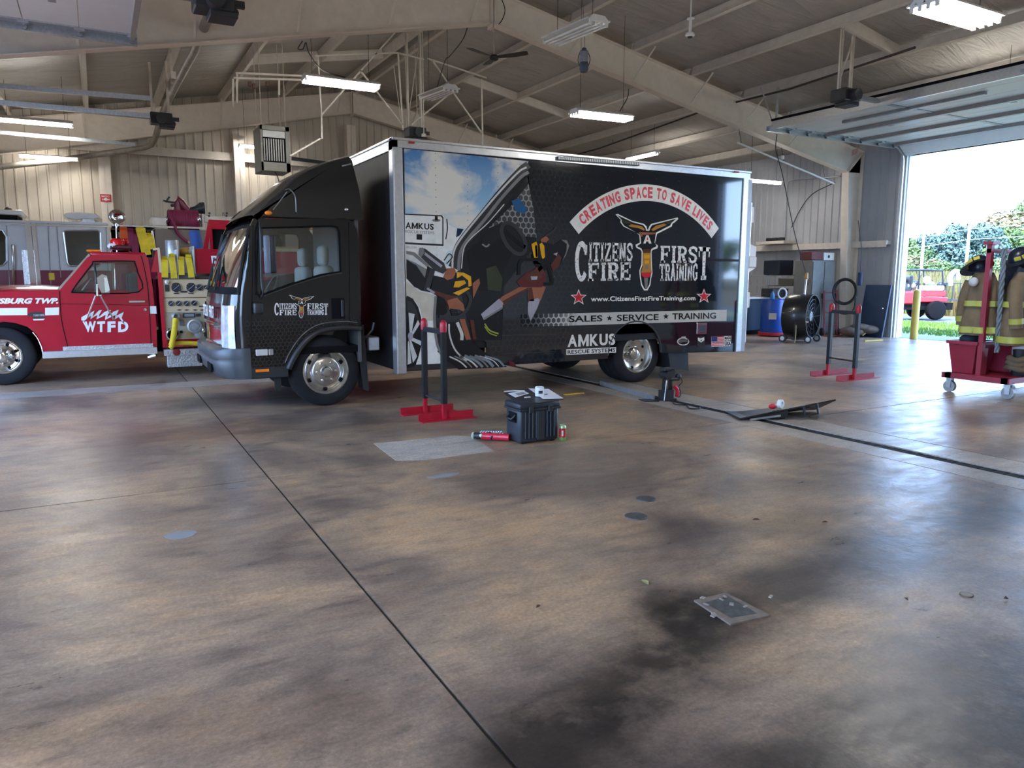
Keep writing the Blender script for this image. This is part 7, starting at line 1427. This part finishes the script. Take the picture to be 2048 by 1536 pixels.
def helmet(c, yaw, label, m_=None):
    M = Matrix.Translation(c) @ Matrix.Rotation(yaw, 4, 'Z') @ Matrix.Rotation(.5, 4, 'X'); r = thing('fire_helmet', c, label, 'helmet'); HB = mat('helmet_black', (.012, .02, .04), .3)
    b = MB(M); b.grid([[(.13*math.sin(a)*math.cos(t)*1.0, .155*math.sin(a)*math.sin(t), .14*math.cos(a)) for t in [2*PI*k/24 for k in range(24)]] for a in [PI/2*i/7 for i in range(8)]], True); b.build('shell', HB, r, smooth=60)
    b = MB(M); b.grid([[(q*math.cos(t), q*1.18*math.sin(t)-(.04 if q > .14 else 0), -.005 if q > .14 else .0) for t in [2*PI*k/24 for k in range(24)]] for q in (.125, .185)], True); b.build('brim', HB, r, smooth=60)
    for k in range(4): t = -.9+k*.6; b = MB(M); b.cbox((.128*math.cos(t), .15*math.sin(t), .045), (.02, .07, .045), .004, rot=(0, 0, t)); b.build('reflective_decal', mat('helmet_yellow', (.7, .6, .08), .4), r)
helmet((X0+.32, Yc-.2, 1.74), -1.9, 'black fire helmet with yellow decals next to the rack post'); helmet((X0+.72, Yc-.24, 1.73), -1.7, 'black fire helmet with yellow decals at the right edge'); helmet((X0+.06, Yc+.16, 1.64), 2.6, 'black helmet seen edge-on left of the rack post')
b = MB(); b.ball((X0-.02, Yc+.16, 1.44), .06, 12, (.7, 1, 1)); o_ = b.build('white_glove', mat('pale_glove', (.6, .62, .66), .7), smooth=60); tag(o_, 'small white glove sticking out left of the rack post', 'glove')
def boot(c, yaw, label):
    M = Matrix.Translation(c) @ Matrix.Rotation(yaw, 4, 'Z'); r = thing('fire_boot', c, label, 'boot')
    b = MB(M); b.grid([[(.06*a*math.cos(t), y0+d*math.sin(t), z) for t in [2*PI*k/16 for k in range(16)]] for z, a, y0, d in ((0, .8, -.05, .14), (.02, .95, -.05, .15), (.07, 1, -.04, .135), (.11, .95, 0, .09), (.16, .95, .015, .07), (.26, 1.1, .015, .075), (.33, 1.2, .015, .085))], True); b.face([(.05*math.cos(t), -.05+.13*math.sin(t), 0) for t in [2*PI*k/16 for k in range(16)]]); b.build('shaft', mat('black_boot_rubber', (.015, .017, .02), .5), r, smooth=60)
    b = MB(M); n = 20
    for q in range(3): b.tube([( (.13-.01*q)*math.cos(t), .02+(.12-.01*q)*math.sin(t), .10+.055*q+.012*math.sin(3*t+q)) for t in [2*PI*k/n for k in range(n)]], .04, 8, closed=True)
    b.build('rolled_trousers', TAN, r, smooth=70)
boot((X0+.36, Yc-.30, .262), .3, 'black boot inside rolled tan trousers, left one on the rack'); boot((X0+.72, Yc-.30, .262), .1, 'black boot inside rolled tan trousers at the right edge')
b = MB(); b.ball((X0+.14, Yc+.22, .70), .12, 14, (1.3, 1, .6)); o_ = b.build('dark_jacket', NAVY, smooth=60); tag(o_, 'dark crumpled cloth bundle heaped on the red bin', 'cloth')
gl = thing('glove_pair', (X0+.62, Yc-.36, .72), 'black and white work gloves hanging at the right edge of the rack', 'gloves')
for k in range(2):
    c_ = Vector((X0+.55+.16*k, Yc-.40, .78)); b = MB(); b.ball(c_, .055, 12, (1, .5, 1.2)); b.build('palm', NAVY, gl, smooth=60)
    for j in range(4): b = MB(); b.cyl(c_+Vector((-.04+.025*j, 0, -.04)), c_+Vector((-.05+.03*j, -.01, -.13)), .013, 8, .01); b.build('finger', mat('pale_glove', (.6, .62, .66), .7), gl, smooth=60)

# ================================================================ far right corner
# drum fan
fnb = Vector((14.2, 11.72, 0)); fd = thing('drum_fan', fnb, 'large black drum fan on wheels near the back right wall', 'fan')
ax = Vector((math.cos(-1.21), math.sin(-1.21), 0)); sd = Vector((-ax.y, ax.x, 0)); fc2 = fnb+Vector((0, 0, .60)); R_ = .50
MB().lathe([(R_, -.28), (R_+.01, -.26), (R_+.01, .26), (R_, .28), (R_-.02, .28), (R_-.02, -.28), (R_, -.28)], fc2-ax*.03, ax, 40).build('drum', mat('fan_black', (.012, .014, .018), .3, coat=.3), fd, smooth=40)
for s in (-.24, .24):
    b = MB()
    for k in range(5): rr = .1+.095*k; b.lathe([(rr, -.004), (rr+.006, 0), (rr, .004), (rr, -.004)], fc2+ax*s, ax, 28)
    for k in range(10): t = 2*PI*k/10; q = sd*math.cos(t)+Vector((0, 0, math.sin(t))); b.bar(fc2+ax*s, fc2+ax*s+q*(R_-.02), .006, .006)
    b.build('guard', BLKMET, fd, kind='stuff')
b = MB(); b.cyl(fc2-ax*.1, fc2+ax*.2, .11, 16); b.build('motor', GALV, fd, smooth=40)
for k in range(4):
    t = 2*PI*k/4+.4; q = sd*math.cos(t)+Vector((0, 0, math.sin(t))); q2 = q.cross(ax); b = MB(); b.prism([fc2+q*.1-q2*.06-ax*.05, fc2+q*.1+q2*.06+ax*.03, fc2+q*.44+q2*.13+ax*.02, fc2+q*.44-q2*.13-ax*.06], ax*.006); b.build('blade', GALV, fd)
b = MB(); b.tube([fc2+sd*.50+Vector((0, 0, -.1)), fc2+sd*.4+Vector((0, 0, -.52)), fc2-sd*.4+Vector((0, 0, -.52)), fc2-sd*.50+Vector((0, 0, -.1))], .02, 8); b.bar(fc2+ax*.25-sd*.3+Vector((0, 0, -.5)), fc2-ax*.3-sd*.3+Vector((0, 0, -.5)), .04, .04); b.bar(fc2+ax*.25+sd*.3+Vector((0, 0, -.5)), fc2-ax*.3+sd*.3+Vector((0, 0, -.5)), .04, .04); b.build('frame', BLKMET, fd)
for a, s_ in ((-.3, -.36), (-.3, .36), (.26, -.3), (.26, .3)): c_ = fnb+ax*a+sd*s_; c_.z = .09; b = MB(); b.lathe([(0, -.02), (.085, -.02), (.09, 0), (.085, .02), (0, .02)], c_, ax.cross(Vector((0, 0, 1))) if False else sd, 18); b.build('wheel', mat('grey_rubber', (.05, .05, .055), .6), fd, smooth=40); b = MB(); b.lathe([(.05, -.024), (0, -.026)], c_, sd, 12); b.build('wheel_hub', GALV, fd)
b = MB(); b.cyl(fc2+sd*.05+Vector((0, 0, .5)), fc2+sd*.1+Vector((0, 0, .85)), .025, 10); b.build('handle_post', CHROME, fd); b = MB(); b.cyl(fc2+sd*.1+Vector((0, 0, .85)), fc2+sd*.14+Vector((0, 0, .99)), .05, 10, .03); b.build('plug_head', mat('orange_plug', (.55, .3, .08), .5), fd)
cdw = MB().tube(smooth_path([fc2-sd*.5+Vector((.1, 0, .25)), fc2-sd*.56+Vector((.1, 0, 0)), fc2-sd*.56+Vector((.1, 0, -.45)), fc2-sd*.66+Vector((.12, 0, -.59))]), .012, 6).build('fan_cord', mat('cream_cord', (.45, .43, .25), .6)); tag(cdw, 'cream power cord drooping at the right of the drum fan', 'cord')
# blue barrel with red dolly
bc = Vector((14.95, 13.25, 0)); bl = thing('blue_barrel', bc, 'bright blue plastic barrel on a red dolly behind the drum fan', 'barrel')
MB().lathe([(0, .1), (.28, .1), (.30, .14), (.30, .45), (.31, .5), (.30, .55), (.30, .9), (.28, .94), (0, .94)], bc, n=32).build('drum', mat('barrel_blue', (.01, .07, .36), .35), bl, smooth=40)
MB().lathe([(0, .03), (.33, .03), (.34, .06), (.34, .11), (0, .11)], bc, n=24).build('dolly', mat('dolly_red', (.45, .02, .03), .4), bl, smooth=40)
dv = (CAMP-bc).normalized(); b = MB(); n_ = Vector((dv.x, dv.y, 0)).normalized(); s_ = Vector((-n_.y, n_.x, 0)); c_ = bc+n_*.302+Vector((0, 0, .52)); b.prism([c_-s_*.09+Vector((0, 0, -.08)), c_+s_*.09+Vector((0, 0, -.08)), c_+s_*.09+Vector((0, 0, .08)), c_-s_*.09+Vector((0, 0, .08))], n_*.012); b.build('label', mat('warning_label', (.55, .5, .45), .5), bl)
jb = bc+Vector((-.1, -.05, .94)); b = MB(); b.lathe([(0, 0), (.05, 0), (.055, .02), (.05, .13), (.02, .18), (.02, .2), (0, .2)], jb, n=16); o_ = b.build('blue_jug', mat('jug_blue', (.05, .22, .5), .35), smooth=50); tag(o_, 'small light-blue jug on top of the blue barrel', 'jug')
b = MB(); c_ = bc+Vector((.17, -.12, 1.08)); b.tube([c_+Vector((.11*math.cos(t)*.8, -.11*math.cos(t)*.5, .13*math.sin(t))) for t in [2*PI*k/18 for k in range(18)]], .022, 8, closed=True); o_ = b.build('white_hose_coil', WHITEP, smooth=60); tag(o_, 'white hose coil standing on the blue barrel', 'hose')
o_ = MB().box(15.3, 15.9, 13.6, 14.0, .98, 1.2, .02).build('black_tote', BLKPL); tag(o_, 'low black tote on the bench behind the blue barrel', 'tote')
# workbench at the wall with dark cases
wb_ = thing('workbench', (15.6, 14.2, 0), 'dark blue workbench with a white top beside the truck tail', 'workbench')
DB = mat('dark_blue_enamel', (.012, .035, .075), .45); MB().box(14.6, 17.1, 13.95, 14.7, .1, .92, .01).build('cabinet', DB, wb_); MB().box(14.55, 17.15, 13.88, 14.75, .92, .97, .005).build('worktop', WHITEP, wb_); MB().box(14.5, 15.7, 13.9, 13.95, .0, .1).build('toe_board', DARK, wb_)
o_ = MB().box(15.9, 16.45, 13.95, 14.5, 1.55, 1.95, .03, 2).build('black_case', mat('black_navy', (.01, .016, .035), .5)); tag(o_, 'black hard case on the shelf left of the tall grey cabinet', 'case')
sv = thing('steel_shelf', (16.3, 14.3, .97), 'open grey shelf unit on the bench behind the barrel', 'shelf')
for z in (1.25, 1.53): MB().box(15.5, 16.9, 13.95, 14.6, z, z+.02).build('shelf_board', GALV, sv)
for x in (15.5, 16.88): MB().box(x, x+.03, 13.95, 14.0, .97, 1.55).build('upright', GALV, sv)
o_ = MB().box(16.5, 16.86, 14.0, 14.5, 1.272, 1.45, .01).build('cardboard_tray', mat('tray_cream', (.5, .42, .28), .7)); tag(o_, 'cream tray on the grey shelf above the barrel', 'tray')
o_ = MB().box(14.25, 14.45, 15.5, 16.5, 0, 1.9, .02).build('dark_locker', DB); tag(o_, 'dark blue locker edge right behind the truck tail', 'locker')
# tall grey cabinet and boxes
cb_ = thing('tall_cabinet', (16.3, 13.1, 0), 'tall grey steel cabinet with boxes on top by the wall', 'cabinet')
CG = mat('cabinet_grey', srgb(128, 128, 122), .5); MB().box(15.95, 16.85, 12.95, 13.5, .02, 1.92, .01).build('carcass', CG, cb_)
for k in range(2): b = MB(); b.box(15.97+.44*k, 16.39+.44*k, 12.925, 12.95, .06, 1.88, .004); d_ = b.build('door', CG, cb_); b = MB(); b.box(16.34+.07*k, 16.36+.07*k, 12.90, 12.926, .95, 1.07); b.build('handle', BLKPL, d_)
o_ = MB().box(15.95, 16.38, 12.98, 13.35, 1.925, 2.14, .01).build('maroon_box', mat('maroon_card', (.16, .045, .045), .6)); tag(o_, 'maroon box on the tall grey cabinet, left of the white one', 'box')
o_ = thing('white_box', (16.6, 13.1, 1.925), 'white box with a dark round mark on the tall grey cabinet', 'box'); MB().box(16.42, 16.82, 12.98, 13.35, 1.925, 2.12, .01).build('carton', WHITEP, o_); b = MB(); b.lathe([(.04, 0), (0, -.002)], (16.6, 12.978, 2.02), (0, 1, 0), 14); b.build('round_mark', BLKPL, o_)
# hose coil on the column, red hand truck, tarps, leaning blue panel
hc = thing('hose_coil', (16.6, 12.2, 1.1), 'coil of black hose hung on the column by the wall', 'hose'); Hc = PX(1690, 583, 16.6)
u_ = Vector((.55, -.83, 0)).normalized()
for k in range(4): c_ = Hc+Vector((-.02*k, -.012*k, .0)); MB().tube([c_+u_*(.24+.012*k)*math.cos(t)+Vector((0, 0, (.29+.012*k)*math.sin(t))) for t in [2*PI*j/28 for j in range(28)]], .02, 8, closed=True).build('hose_turn', CABLE, hc, smooth=60)
MB().tube(smooth_path([Hc+u_*.26, Hc+u_*.2+Vector((0, 0, -.5)), Hc-u_*.1+Vector((0, 0, -.55)), Hc-u_*.2+Vector((0, 0, -.3))]), .014, 6).build('hose_tail', CABLE, hc, smooth=60)
b = MB(); b.box(16.66, 16.74, 12.05, 12.16, 1.28, 1.62, .02); o_ = b.build('wall_switch', mat('dark_blue_case', (.02, .04, .1), .5)); tag(o_, 'small dark hand pump hanging right of the hose coil', 'pump'); MB().tube([(16.7, 12.1, 1.62), (16.75, 12.15, 2.2), (16.75, 12.3, 2.9)], .01, 6).build('cord', CABLE, o_)
ORIG[o_.name] = Vector((0, 0, 0))
ht = thing('hand_truck', (16.1, 12.5, 0), 'dim red hand truck standing against the tall cabinet', 'hand truck'); HR = mat('dull_red', (.16, .025, .03), .5)
for dx in (0, .3): MB().bar((16.05+dx, 12.55-dx*.5, .05), (16.2+dx, 12.75-dx*.5, 1.15), .04, .04).build('rail', HR, ht)
for z in (.3, .6, .9, 1.1): MB().bar((16.05+.15*z/1.15, 12.55+.2*z/1.15, z), (16.35+.15*z/1.15, 12.4+.2*z/1.15, z), .03, .03).build('crossbar', HR, ht)
MB().box(15.95, 16.4, 12.25, 12.5, .02, .04).build('toe_plate', HR, ht)
for x, y in ((16.05, 12.62), (16.42, 12.44)): b = MB(); b.lathe([(0, -.025), (.1, -.025), (.11, 0), (.1, .025), (0, .025)], (x, y, .11), (.85, -.5, 0), 16); b.build('wheel', RUBBER, ht)
tp_ = thing('tarp_pile', (16.75, 12.2, 0), 'brown folded tarps heaped at the foot of the column', 'tarp'); TB = mat('brown_tarp', (.12, .085, .06), .85, var=.3, bump=.5, bscale=18)
for k, (dx, dy, s) in enumerate(((-.15, .05, 1), (.15, -.15, .9), (.0, -.05, .8))): b = MB(); b.ball((16.7+dx, 12.05+dy, .14+.05*k), .3*s, 16, (1.2, 1, .42)); b.build('fold', TB, tp_, smooth=70)
MB().tube(smooth_path([(16.6, 11.85, .05), (16.8, 11.75, .25), (17, 11.72, .2), (17.05, 11.8, .02)]), .02, 6).build('tie_cord', mat('cream_cord', (.45, .43, .25), .6), tp_)
o_ = thing('leaning_panel', (17.15, 11.85, 0), 'dark blue door panel leaning on the wall beside the open doorway', 'panel'); PBm = mat('panel_blue', (.025, .055, .11), .45)
b = MB(); b.prism([(16.93, 11.56, 0), (17.16, 11.56, 1.3), (17.16, 12.25, 1.3), (16.93, 12.25, 0)], (.045, 0, 0)); b.build('slab', PBm, o_); b = MB(); b.cyl((16.98, 11.64, .72), (17.04, 11.64, .74), .025, 10); b.build('knob', CHROME, o_)
yl = MB().bar(PZ(1729, 682, .02), PZ(1765, 680, .02), .03, .03).build('yellow_stick', mat('yellow_paint', (.6, .38, .03), .5)); tag(yl, 'short pale yellow stick on the floor before the leaning blue panel', 'stick')
ss = thing('wall_shelf', (17.1, 15.2, 2.5), 'small pale wall shelf with dark items high behind the truck tail', 'shelf'); MB().box(16.75, 17.3, 14.6, 15.6, 2.42, 2.5).build('shelf_board', PURL, ss)
for k in range(3): o_ = MB().box(16.85, 17.0, 14.75+.22*k, 14.9+.22*k, 2.50, 2.6, .02).build('dark_canister', BLKPL); tag(o_, 'small dark canister on the high wall shelf behind the truck tail', 'canister', 'canisters on the high wall shelf')
# flag-like red tag at rafter end
o_ = MB().prism([PY(x, y, 12.5) for x, y in ((1705, 300), (1718, 295), (1715, 306), (1704, 312))], (0, .01, 0)).build('pink_tag', mat('pink_tag', (.6, .3, .25), .6)); tag(o_, 'small pink tag hanging where the right rafter meets the column', 'tag')
# roof of the truck: dark tangled straps seen above the rail
sb = thing('cargo_net', PY(1405, 322, 9.2), 'dark bundle of straps lying on the box truck roof near its rear', 'straps')
for k in range(9): x = 7.9+.085*k; b = MB(); b.tube([(x+.05*math.sin(i*1.3+k), 9.0+.1*i, 3.06+.10*math.sin(PI*i/6)*(.5+.5*random.random())) for i in range(7)], .022, 6); b.build('strap', mat('olive_strap', (.055, .045, .03), .8), sb)
# ================================================================ outside the right door
GRASS = mat('lawn_green', (.16, .18, .09), .9, var=.25, scale=3); ROADM = mat('asphalt_road', (.085, .082, .082), .85, var=.1); FIELD = mat('field_soil', (.10, .074, .03), .95, var=.2, scale=.6); APRON = mat('concrete_apron', srgb(96, 95, 95), .8, var=.08)
# x runs away from the wall
def strip(name, x0, x1, z0, z1, m_, y0=-60, y1=140): o_ = MB().prism([(x0, y0, z0), (x1, y0, z1), (x1, y1, z1), (x0, y1, z0)], (0, 0, -.2)).build(name, m_, kind='structure'); return o_
strip('apron', XR+.2, 18.7, -.01, -.015, APRON); strip('lawn', 18.7, 24.3, -.015, -.02, GRASS); strip('road', 24.3, 28.4, -.02, -.03, ROADM); strip('field', 28.4, 70, -.03, 0.2, FIELD); strip('far_field', 70, 260, .2, 2.5, FIELD, -120, 260)
strip('lawn', -60, XL-.2, -.03, -.03, APRON)
# grass blades
def blades(name, n, xr, yr, h, w, mats, seed, zf):
    random.seed(seed); V, F, MI = [], [], []
    for i in range(n):
        x, y = random.uniform(*xr), random.uniform(*yr); hh = h*random.uniform(.55, 1.1); a = random.random()*PI; dx, dy = math.cos(a)*w, math.sin(a)*w; lx, ly = random.uniform(-.25, .25)*hh, random.uniform(-.25, .25)*hh; z = zf(x); k = len(V)
        V += [(x-dx, y-dy, z), (x+dx, y+dy, z), (x+dx*.8+lx*.5, y+dy*.8+ly*.5, z+hh*.6), (x-dx*.8+lx*.5, y-dy*.8+ly*.5, z+hh*.6), (x+lx, y+ly, z+hh)]; F += [(k, k+1, k+2, k+3), (k+3, k+2, k+4)]; m = random.randrange(len(mats)); MI += [m, m]
    me = bpy.data.meshes.new(name); me.from_pydata(V, [], F)
    for q in mats: me.materials.append(q)
    me.polygons.foreach_set('material_index', MI); o_ = bpy.data.objects.new(name, me); COL.objects.link(o_); o_['kind'] = 'stuff'; return o_
WEED = [mat('weed_gold', (.15, .105, .035), .9), mat('weed_straw', (.19, .14, .06), .9), mat('weed_green', (.12, .14, .03), .9), mat('weed_pale', (.13, .115, .04), .9)]
o_ = blades('tall_weeds', 16000, (29.3, 44), (14, 34), 1.45, .05, WEED, 3, lambda x: -.03+(x-28.4)*.0055); tag(o_, 'tall golden weeds along the far side of the road', 'weeds')
o_ = blades('tall_weeds', 9000, (44, 64), (20, 46), 1.8, .09, WEED, 5, lambda x: -.03+(x-28.4)*.0055); tag(o_, 'golden field behind the weeds running to the trees', 'weeds')
o_ = blades('lawn_grass', 9000, (19, 24.2), (8.5, 16), .09, .012, [mat('blade_green', (.10, .20, .02), .9), mat('blade_lime', (.15, .24, .035), .9)], 9, lambda x: -.02); tag(o_, 'bright green mown grass between doorway and road', 'grass')
# trees
def treemesh(kind, seed):
    random.seed(seed); V, F = [], []; 
    nb = 26 if kind != 'pine' else 34; blobs = []
    for i in range(nb):
        if kind == 'pine': t = i/nb; r = (1-t)*.42+.08; a = i*2.4; blobs.append((r*.6*math.cos(a), r*.6*math.sin(a), .12+.85*t, .20*(1-t)+.08))
        else: a = random.random()*2*PI; z = random.uniform(.25, .95); r = .42*math.sqrt(max(.05, 1-((z-.55)/.5)**2)); q = random.random()**.5*r; blobs.append((q*math.cos(a), q*math.sin(a), z, random.uniform(.10, .17)))
    for (bx, by, bz, br) in blobs:
        for j in range(130):
            d = Vector((random.gauss(0, 1), random.gauss(0, 1), random.gauss(0, 1))).normalized(); p = Vector((bx, by, bz))+d*br*random.uniform(.75, 1.05); u = d.orthogonal().normalized(); u = (Matrix.Rotation(random.random()*6.3, 3, d) @ u); v = d.cross(u); s = random.uniform(.012, .024); k = len(V)
            u = (u+d*random.uniform(-.6, .6))*s; v = v*s; V += [p-u-v*.5, p+u-v*.5, p+u*.3+v, p-u*.6+v*.8]; F.append((k, k+1, k+2, k+3))
    me = bpy.data.meshes.new('crown'); me.from_pydata(V, [], F); return me
def leafm(n, c): return mat(n, c, .85, var=.35, scale=.7)
TL = {'bluegreen': leafm('leaf_bluegreen', (.085, .14, .115)), 'green': leafm('leaf_green', (.105, .165, .042)), 'olive': leafm('leaf_olive', (.19, .17, .075)), 'gold': leafm('leaf_gold', (.26, .19, .08))}
BARK = mat('bark', (.09, .07, .055), .9)
CR_ = {}
for kd, cols in (('pine', ('bluegreen', 'green')), ('round', ('green', 'olive', 'gold', 'bluegreen'))):
    for sd_ in (0, 1):
        for cl in cols: me = treemesh(kd, 11+sd_*7); me.materials.append(TL[cl]); CR_[(kd, cl, sd_)] = me
def tree(az, dist, h, wd, kd, cl, label, group):
    h = h*(.62 if dist < 120 else .66); x, y = math.sin(az)*dist, math.cos(az)*dist; z = .2+max(0, x-70)*.0121; r = thing('tree', (x, y, z), label, 'tree', group)
    o_ = bpy.data.objects.new('crown', CR_[(kd, cl, random.randrange(2))]); COL.objects.link(o_); o_.parent = r; o_.scale = (wd, wd, h); o_.rotation_euler = (0, 0, random.random()*6); o_.location = (0, 0, 0)
    MB().cyl((x, y, z-.3), (x, y, z+h*.6), h*.022, 7, h*.012).build('trunk', BARK, r); return r
random.seed(21); D = math.radians
azp = lambda px: YAW+math.atan((px-1024)/F_PX*math.cos(PITCH))
K = 'trees beyond the field'
for px, dist, h, wd, kd, cl in ((1822, 92, 7.6, 5.5, 'round', 'green'), (1845, 96, 9.5, 6, 'pine', 'bluegreen'), (1868, 94, 9.0, 6, 'pine', 'bluegreen'), (1880, 100, 9.6, 7, 'round', 'bluegreen'), (1895, 93, 10.0, 6.5, 'pine', 'bluegreen'), (1915, 96, 10.6, 7, 'pine', 'bluegreen'), (1935, 94, 10.4, 7, 'round', 'bluegreen'), (1955, 97, 10.8, 7.5, 'pine', 'bluegreen'), (1975, 95, 10.5, 7, 'pine', 'bluegreen'), (1992, 99, 10.4, 8, 'round', 'green'), (2010, 96, 9.8, 8, 'round', 'green'), (2035, 99, 9.6, 8, 'round', 'bluegreen'), (2060, 96, 9, 8, 'round', 'green'), (1808, 88, 8.4, 6, 'pine', 'green'), (1785, 92, 9, 7, 'pine', 'bluegreen')):
    tree(azp(px), dist, h, wd, kd, cl, {'bluegreen': 'dark blue-green tree in the row beyond the golden field', 'green': 'lighter green tree in the row beyond the golden field'}[cl], K+(' (dark)' if cl == 'bluegreen' else ' (light)'))
for px, dist, h, wd, cl in ((1838, 86, 5.2, 6, 'olive'), (1862, 85, 4.0, 6, 'green'), (1905, 84, 4.2, 6, 'green'), (1950, 84, 4.0, 6.5, 'bluegreen'), (1990, 85, 4.5, 6, 'green'), (2030, 85, 4.5, 7, 'olive'), (1815, 84, 4.4, 5, 'green')):
    tree(azp(px), dist, h, wd, 'round', cl, {'olive': 'low olive bush at the foot of the tree row', 'green': 'low green bush at the foot of the tree row', 'bluegreen': 'low dark bush below the tallest trees'}[cl], 'bushes at the field edge ('+cl+')')
for px, dist, h, wd, cl in ((2005, 190, 17, 22, 'olive'), (2035, 200, 21, 24, 'gold'), (2070, 195, 22, 24, 'olive'), (1975, 200, 15, 20, 'gold'), (2022, 205, 24, 8, 'green'), (2046, 205, 25, 8, 'green')):
    tree(azp(px), dist, h, wd, 'round', cl, {'olive': 'hazy olive treetop on the hill at far right', 'gold': 'hazy golden treetop on the hill at far right', 'green': 'tall thin tree standing above the hill at far right'}[cl], 'hill trees at far right ('+cl+')')
# utility poles and wires
def upole(px, dist, z1, label):
    a = azp(px); x, y = math.sin(a)*dist, math.cos(a)*dist; r = thing('utility_pole', (x, y, 0), label, 'utility pole'); WD = mat('weathered_pole_wood', (.42, .38, .33), .8)
    MB().cyl((x, y, 0), (x, y, z1), .16, 8, .11).build('pole', WD, r); MB().bar((x-.5, y+.9, z1-.35), (x+.5, y-.9, z1-.35), .12, .12).build('crossarm', WD, r); return Vector((x, y, z1))
A1 = upole(1930, 76, 6.9, 'pale utility pole with a crossarm before the dark trees'); A2 = upole(1841, 80, 6.0, 'fainter utility pole left of the other, above the red vehicle')
for dz, n_ in ((-.3, 'upper'), (-1.3, 'middle'), (-2.2, 'lower')):
    d_ = (A2-A1); p0, p1 = A1-d_*1.3, A2+d_*1.3; o_ = MB().tube([(p0.x, p0.y, A1.z+dz), (A1.x, A1.y, A1.z+dz), (A2.x, A2.y, A1.z+dz-.4), (p1.x, p1.y, A1.z+dz-.4)], .025, 5).build('power_line', mat('pale_wire', (.5, .52, .55), .5)); tag(o_, f'{n_} power line crossing in front of the trees', 'wire')
# yellow bollard
bp_ = PZ(1827, 678); bd = thing('bollard', bp_, 'yellow steel bollard standing just outside the open door', 'bollard'); MB().lathe([(.085, -.02), (.085, 1.14), (.07, 1.18), (.035, 1.2), (0, 1.205)], bp_, n=24).build('post', mat('bollard_yellow', (.62, .47, .10), .5, var=.1), bd, smooth=40)
# utility vehicle with red bed
ut = thing('utility_vehicle', PZ(1850, 640), 'red utility vehicle with roll cage and rescue load, parked outside on the road', 'vehicle')
uc = PZ(1850, 640); ua = Vector((math.cos(YAW), -math.sin(YAW), 0)); ub = Vector((math.sin(YAW), math.cos(YAW), 0))
UM = Matrix(((ua.x, ub.x, 0, uc.x), (ua.y, ub.y, 0, uc.y), (0, 0, 1, 0), (0, 0, 0, 1)))
UR = mat('utv_red', (.62, .012, .018), .25, coat=.5)
b = MB(UM); b.box(-1.9, -.35, -.0, 1.3, .55, 1.0, .05); b.box(-.35, .75, -.0, 1.3, .62, .8, .03); b.build('body', UR, ut)
b = MB(UM); b.box(-1.9, 1.0, .1, 1.2, .35, .6); b.build('chassis', DARK, ut)
for x in (-1.6, .35): 
    for y in (.02, 1.28): b = MB(UM); b.lathe([(0, -.13), (.2, -.13), (.3, -.11), (.34, -.06), (.34, .06), (.3, .11), (.2, .13), (0, .13)], (x, y, .34), (0, 1, 0), 20); b.build('wheel', DARK, ut, smooth=40)
b = MB(UM)
for y in (.05, 1.25): b.tube([(-1.3, y, .95), (-1.1, y, 1.72), (-.1, y, 1.75), (.5, y, 1.72), (.62, y, .8)], .03, 8); b.tube([(-.3, y, .8), (-.3, y, 1.74)], .03, 8)
for x in (-1.1, -.3, .5): b.tube([(x, .05, 1.73), (x, 1.25, 1.73)], .03, 8)
b.build('roll_cage', BLKMET, ut)
b = MB(UM); b.box(-.3, .68, .02, .5, .82, 1.02, .02); b.build('red_case', UR, ut); b = MB(UM); b.box(-.25, .6, .0, .3, 1.03, 1.2, .03); b.build('white_load', WHITEP, ut)
b = MB(UM); 
for x in (.7, .95, 1.2): b.bar((x, .1, .7), (x, .1, 1.28), .03, .03)
b.bar((.62, .1, .7), (1.25, .1, .7), .04, .04); b.bar((.62, .1, 1.28), (1.25, .1, 1.28), .03, .03); b.bar((.62, 1.2, .7), (1.25, 1.2, .7), .04, .04); b.bar((1.22, .1, .7), (1.22, 1.2, .7), .04, .04); b.bar((1.22, .1, 1.28), (1.22, 1.2, 1.28), .03, .03); b.build('rear_rack', BLKMET, ut)
b = MB(UM); b.tube(smooth_path([(.85, .1, 1.2), (.82, .1, 1.5), (1.0, .1, 1.7), (1.1, .1, 1.4)]), .09, 10); b.build('hose_bundle', mat('grey_canvas', (.3, .31, .33), .8), ut, smooth=60)
random.seed(4)
for k in range(7): b = MB(UM); b.ball((-.95+.26*k, .25+.2*(k % 2), 1.28+.12*math.sin(k*2)), .15, 10, (1, .8, .9)); b.build('gear_bag', [BLKPL, WHITEP, mat('grey_canvas', (.3, .31, .33), .8)][k % 3], ut, smooth=70)
b = MB(UM); b.box(-1.0, -.5, .15, 1.1, 1.0, 1.1); b.box(-.55, -.42, .15, 1.1, 1.05, 1.55, .04); b.build('seat', BLKPL, ut)

# trees on the other side of the road, beyond the second doorway
for k, (x, y, h, w) in enumerate(((62, -46, 8, 8), (70, -58, 9, 9), (66, -38, 7, 8), (78, -70, 10, 10), (60, -60, 7, 8), (74, -48, 9, 9))):
    tree(math.atan2(x, y), math.hypot(x, y), h, w, 'round', ('green', 'bluegreen')[k % 2], ('green tree across the road, out of frame, mirrored faintly in the truck side', 'dark tree across the road, out of frame, mirrored faintly in the truck side')[k % 2], ('trees across the road (green)', 'trees across the road (dark)')[k % 2])
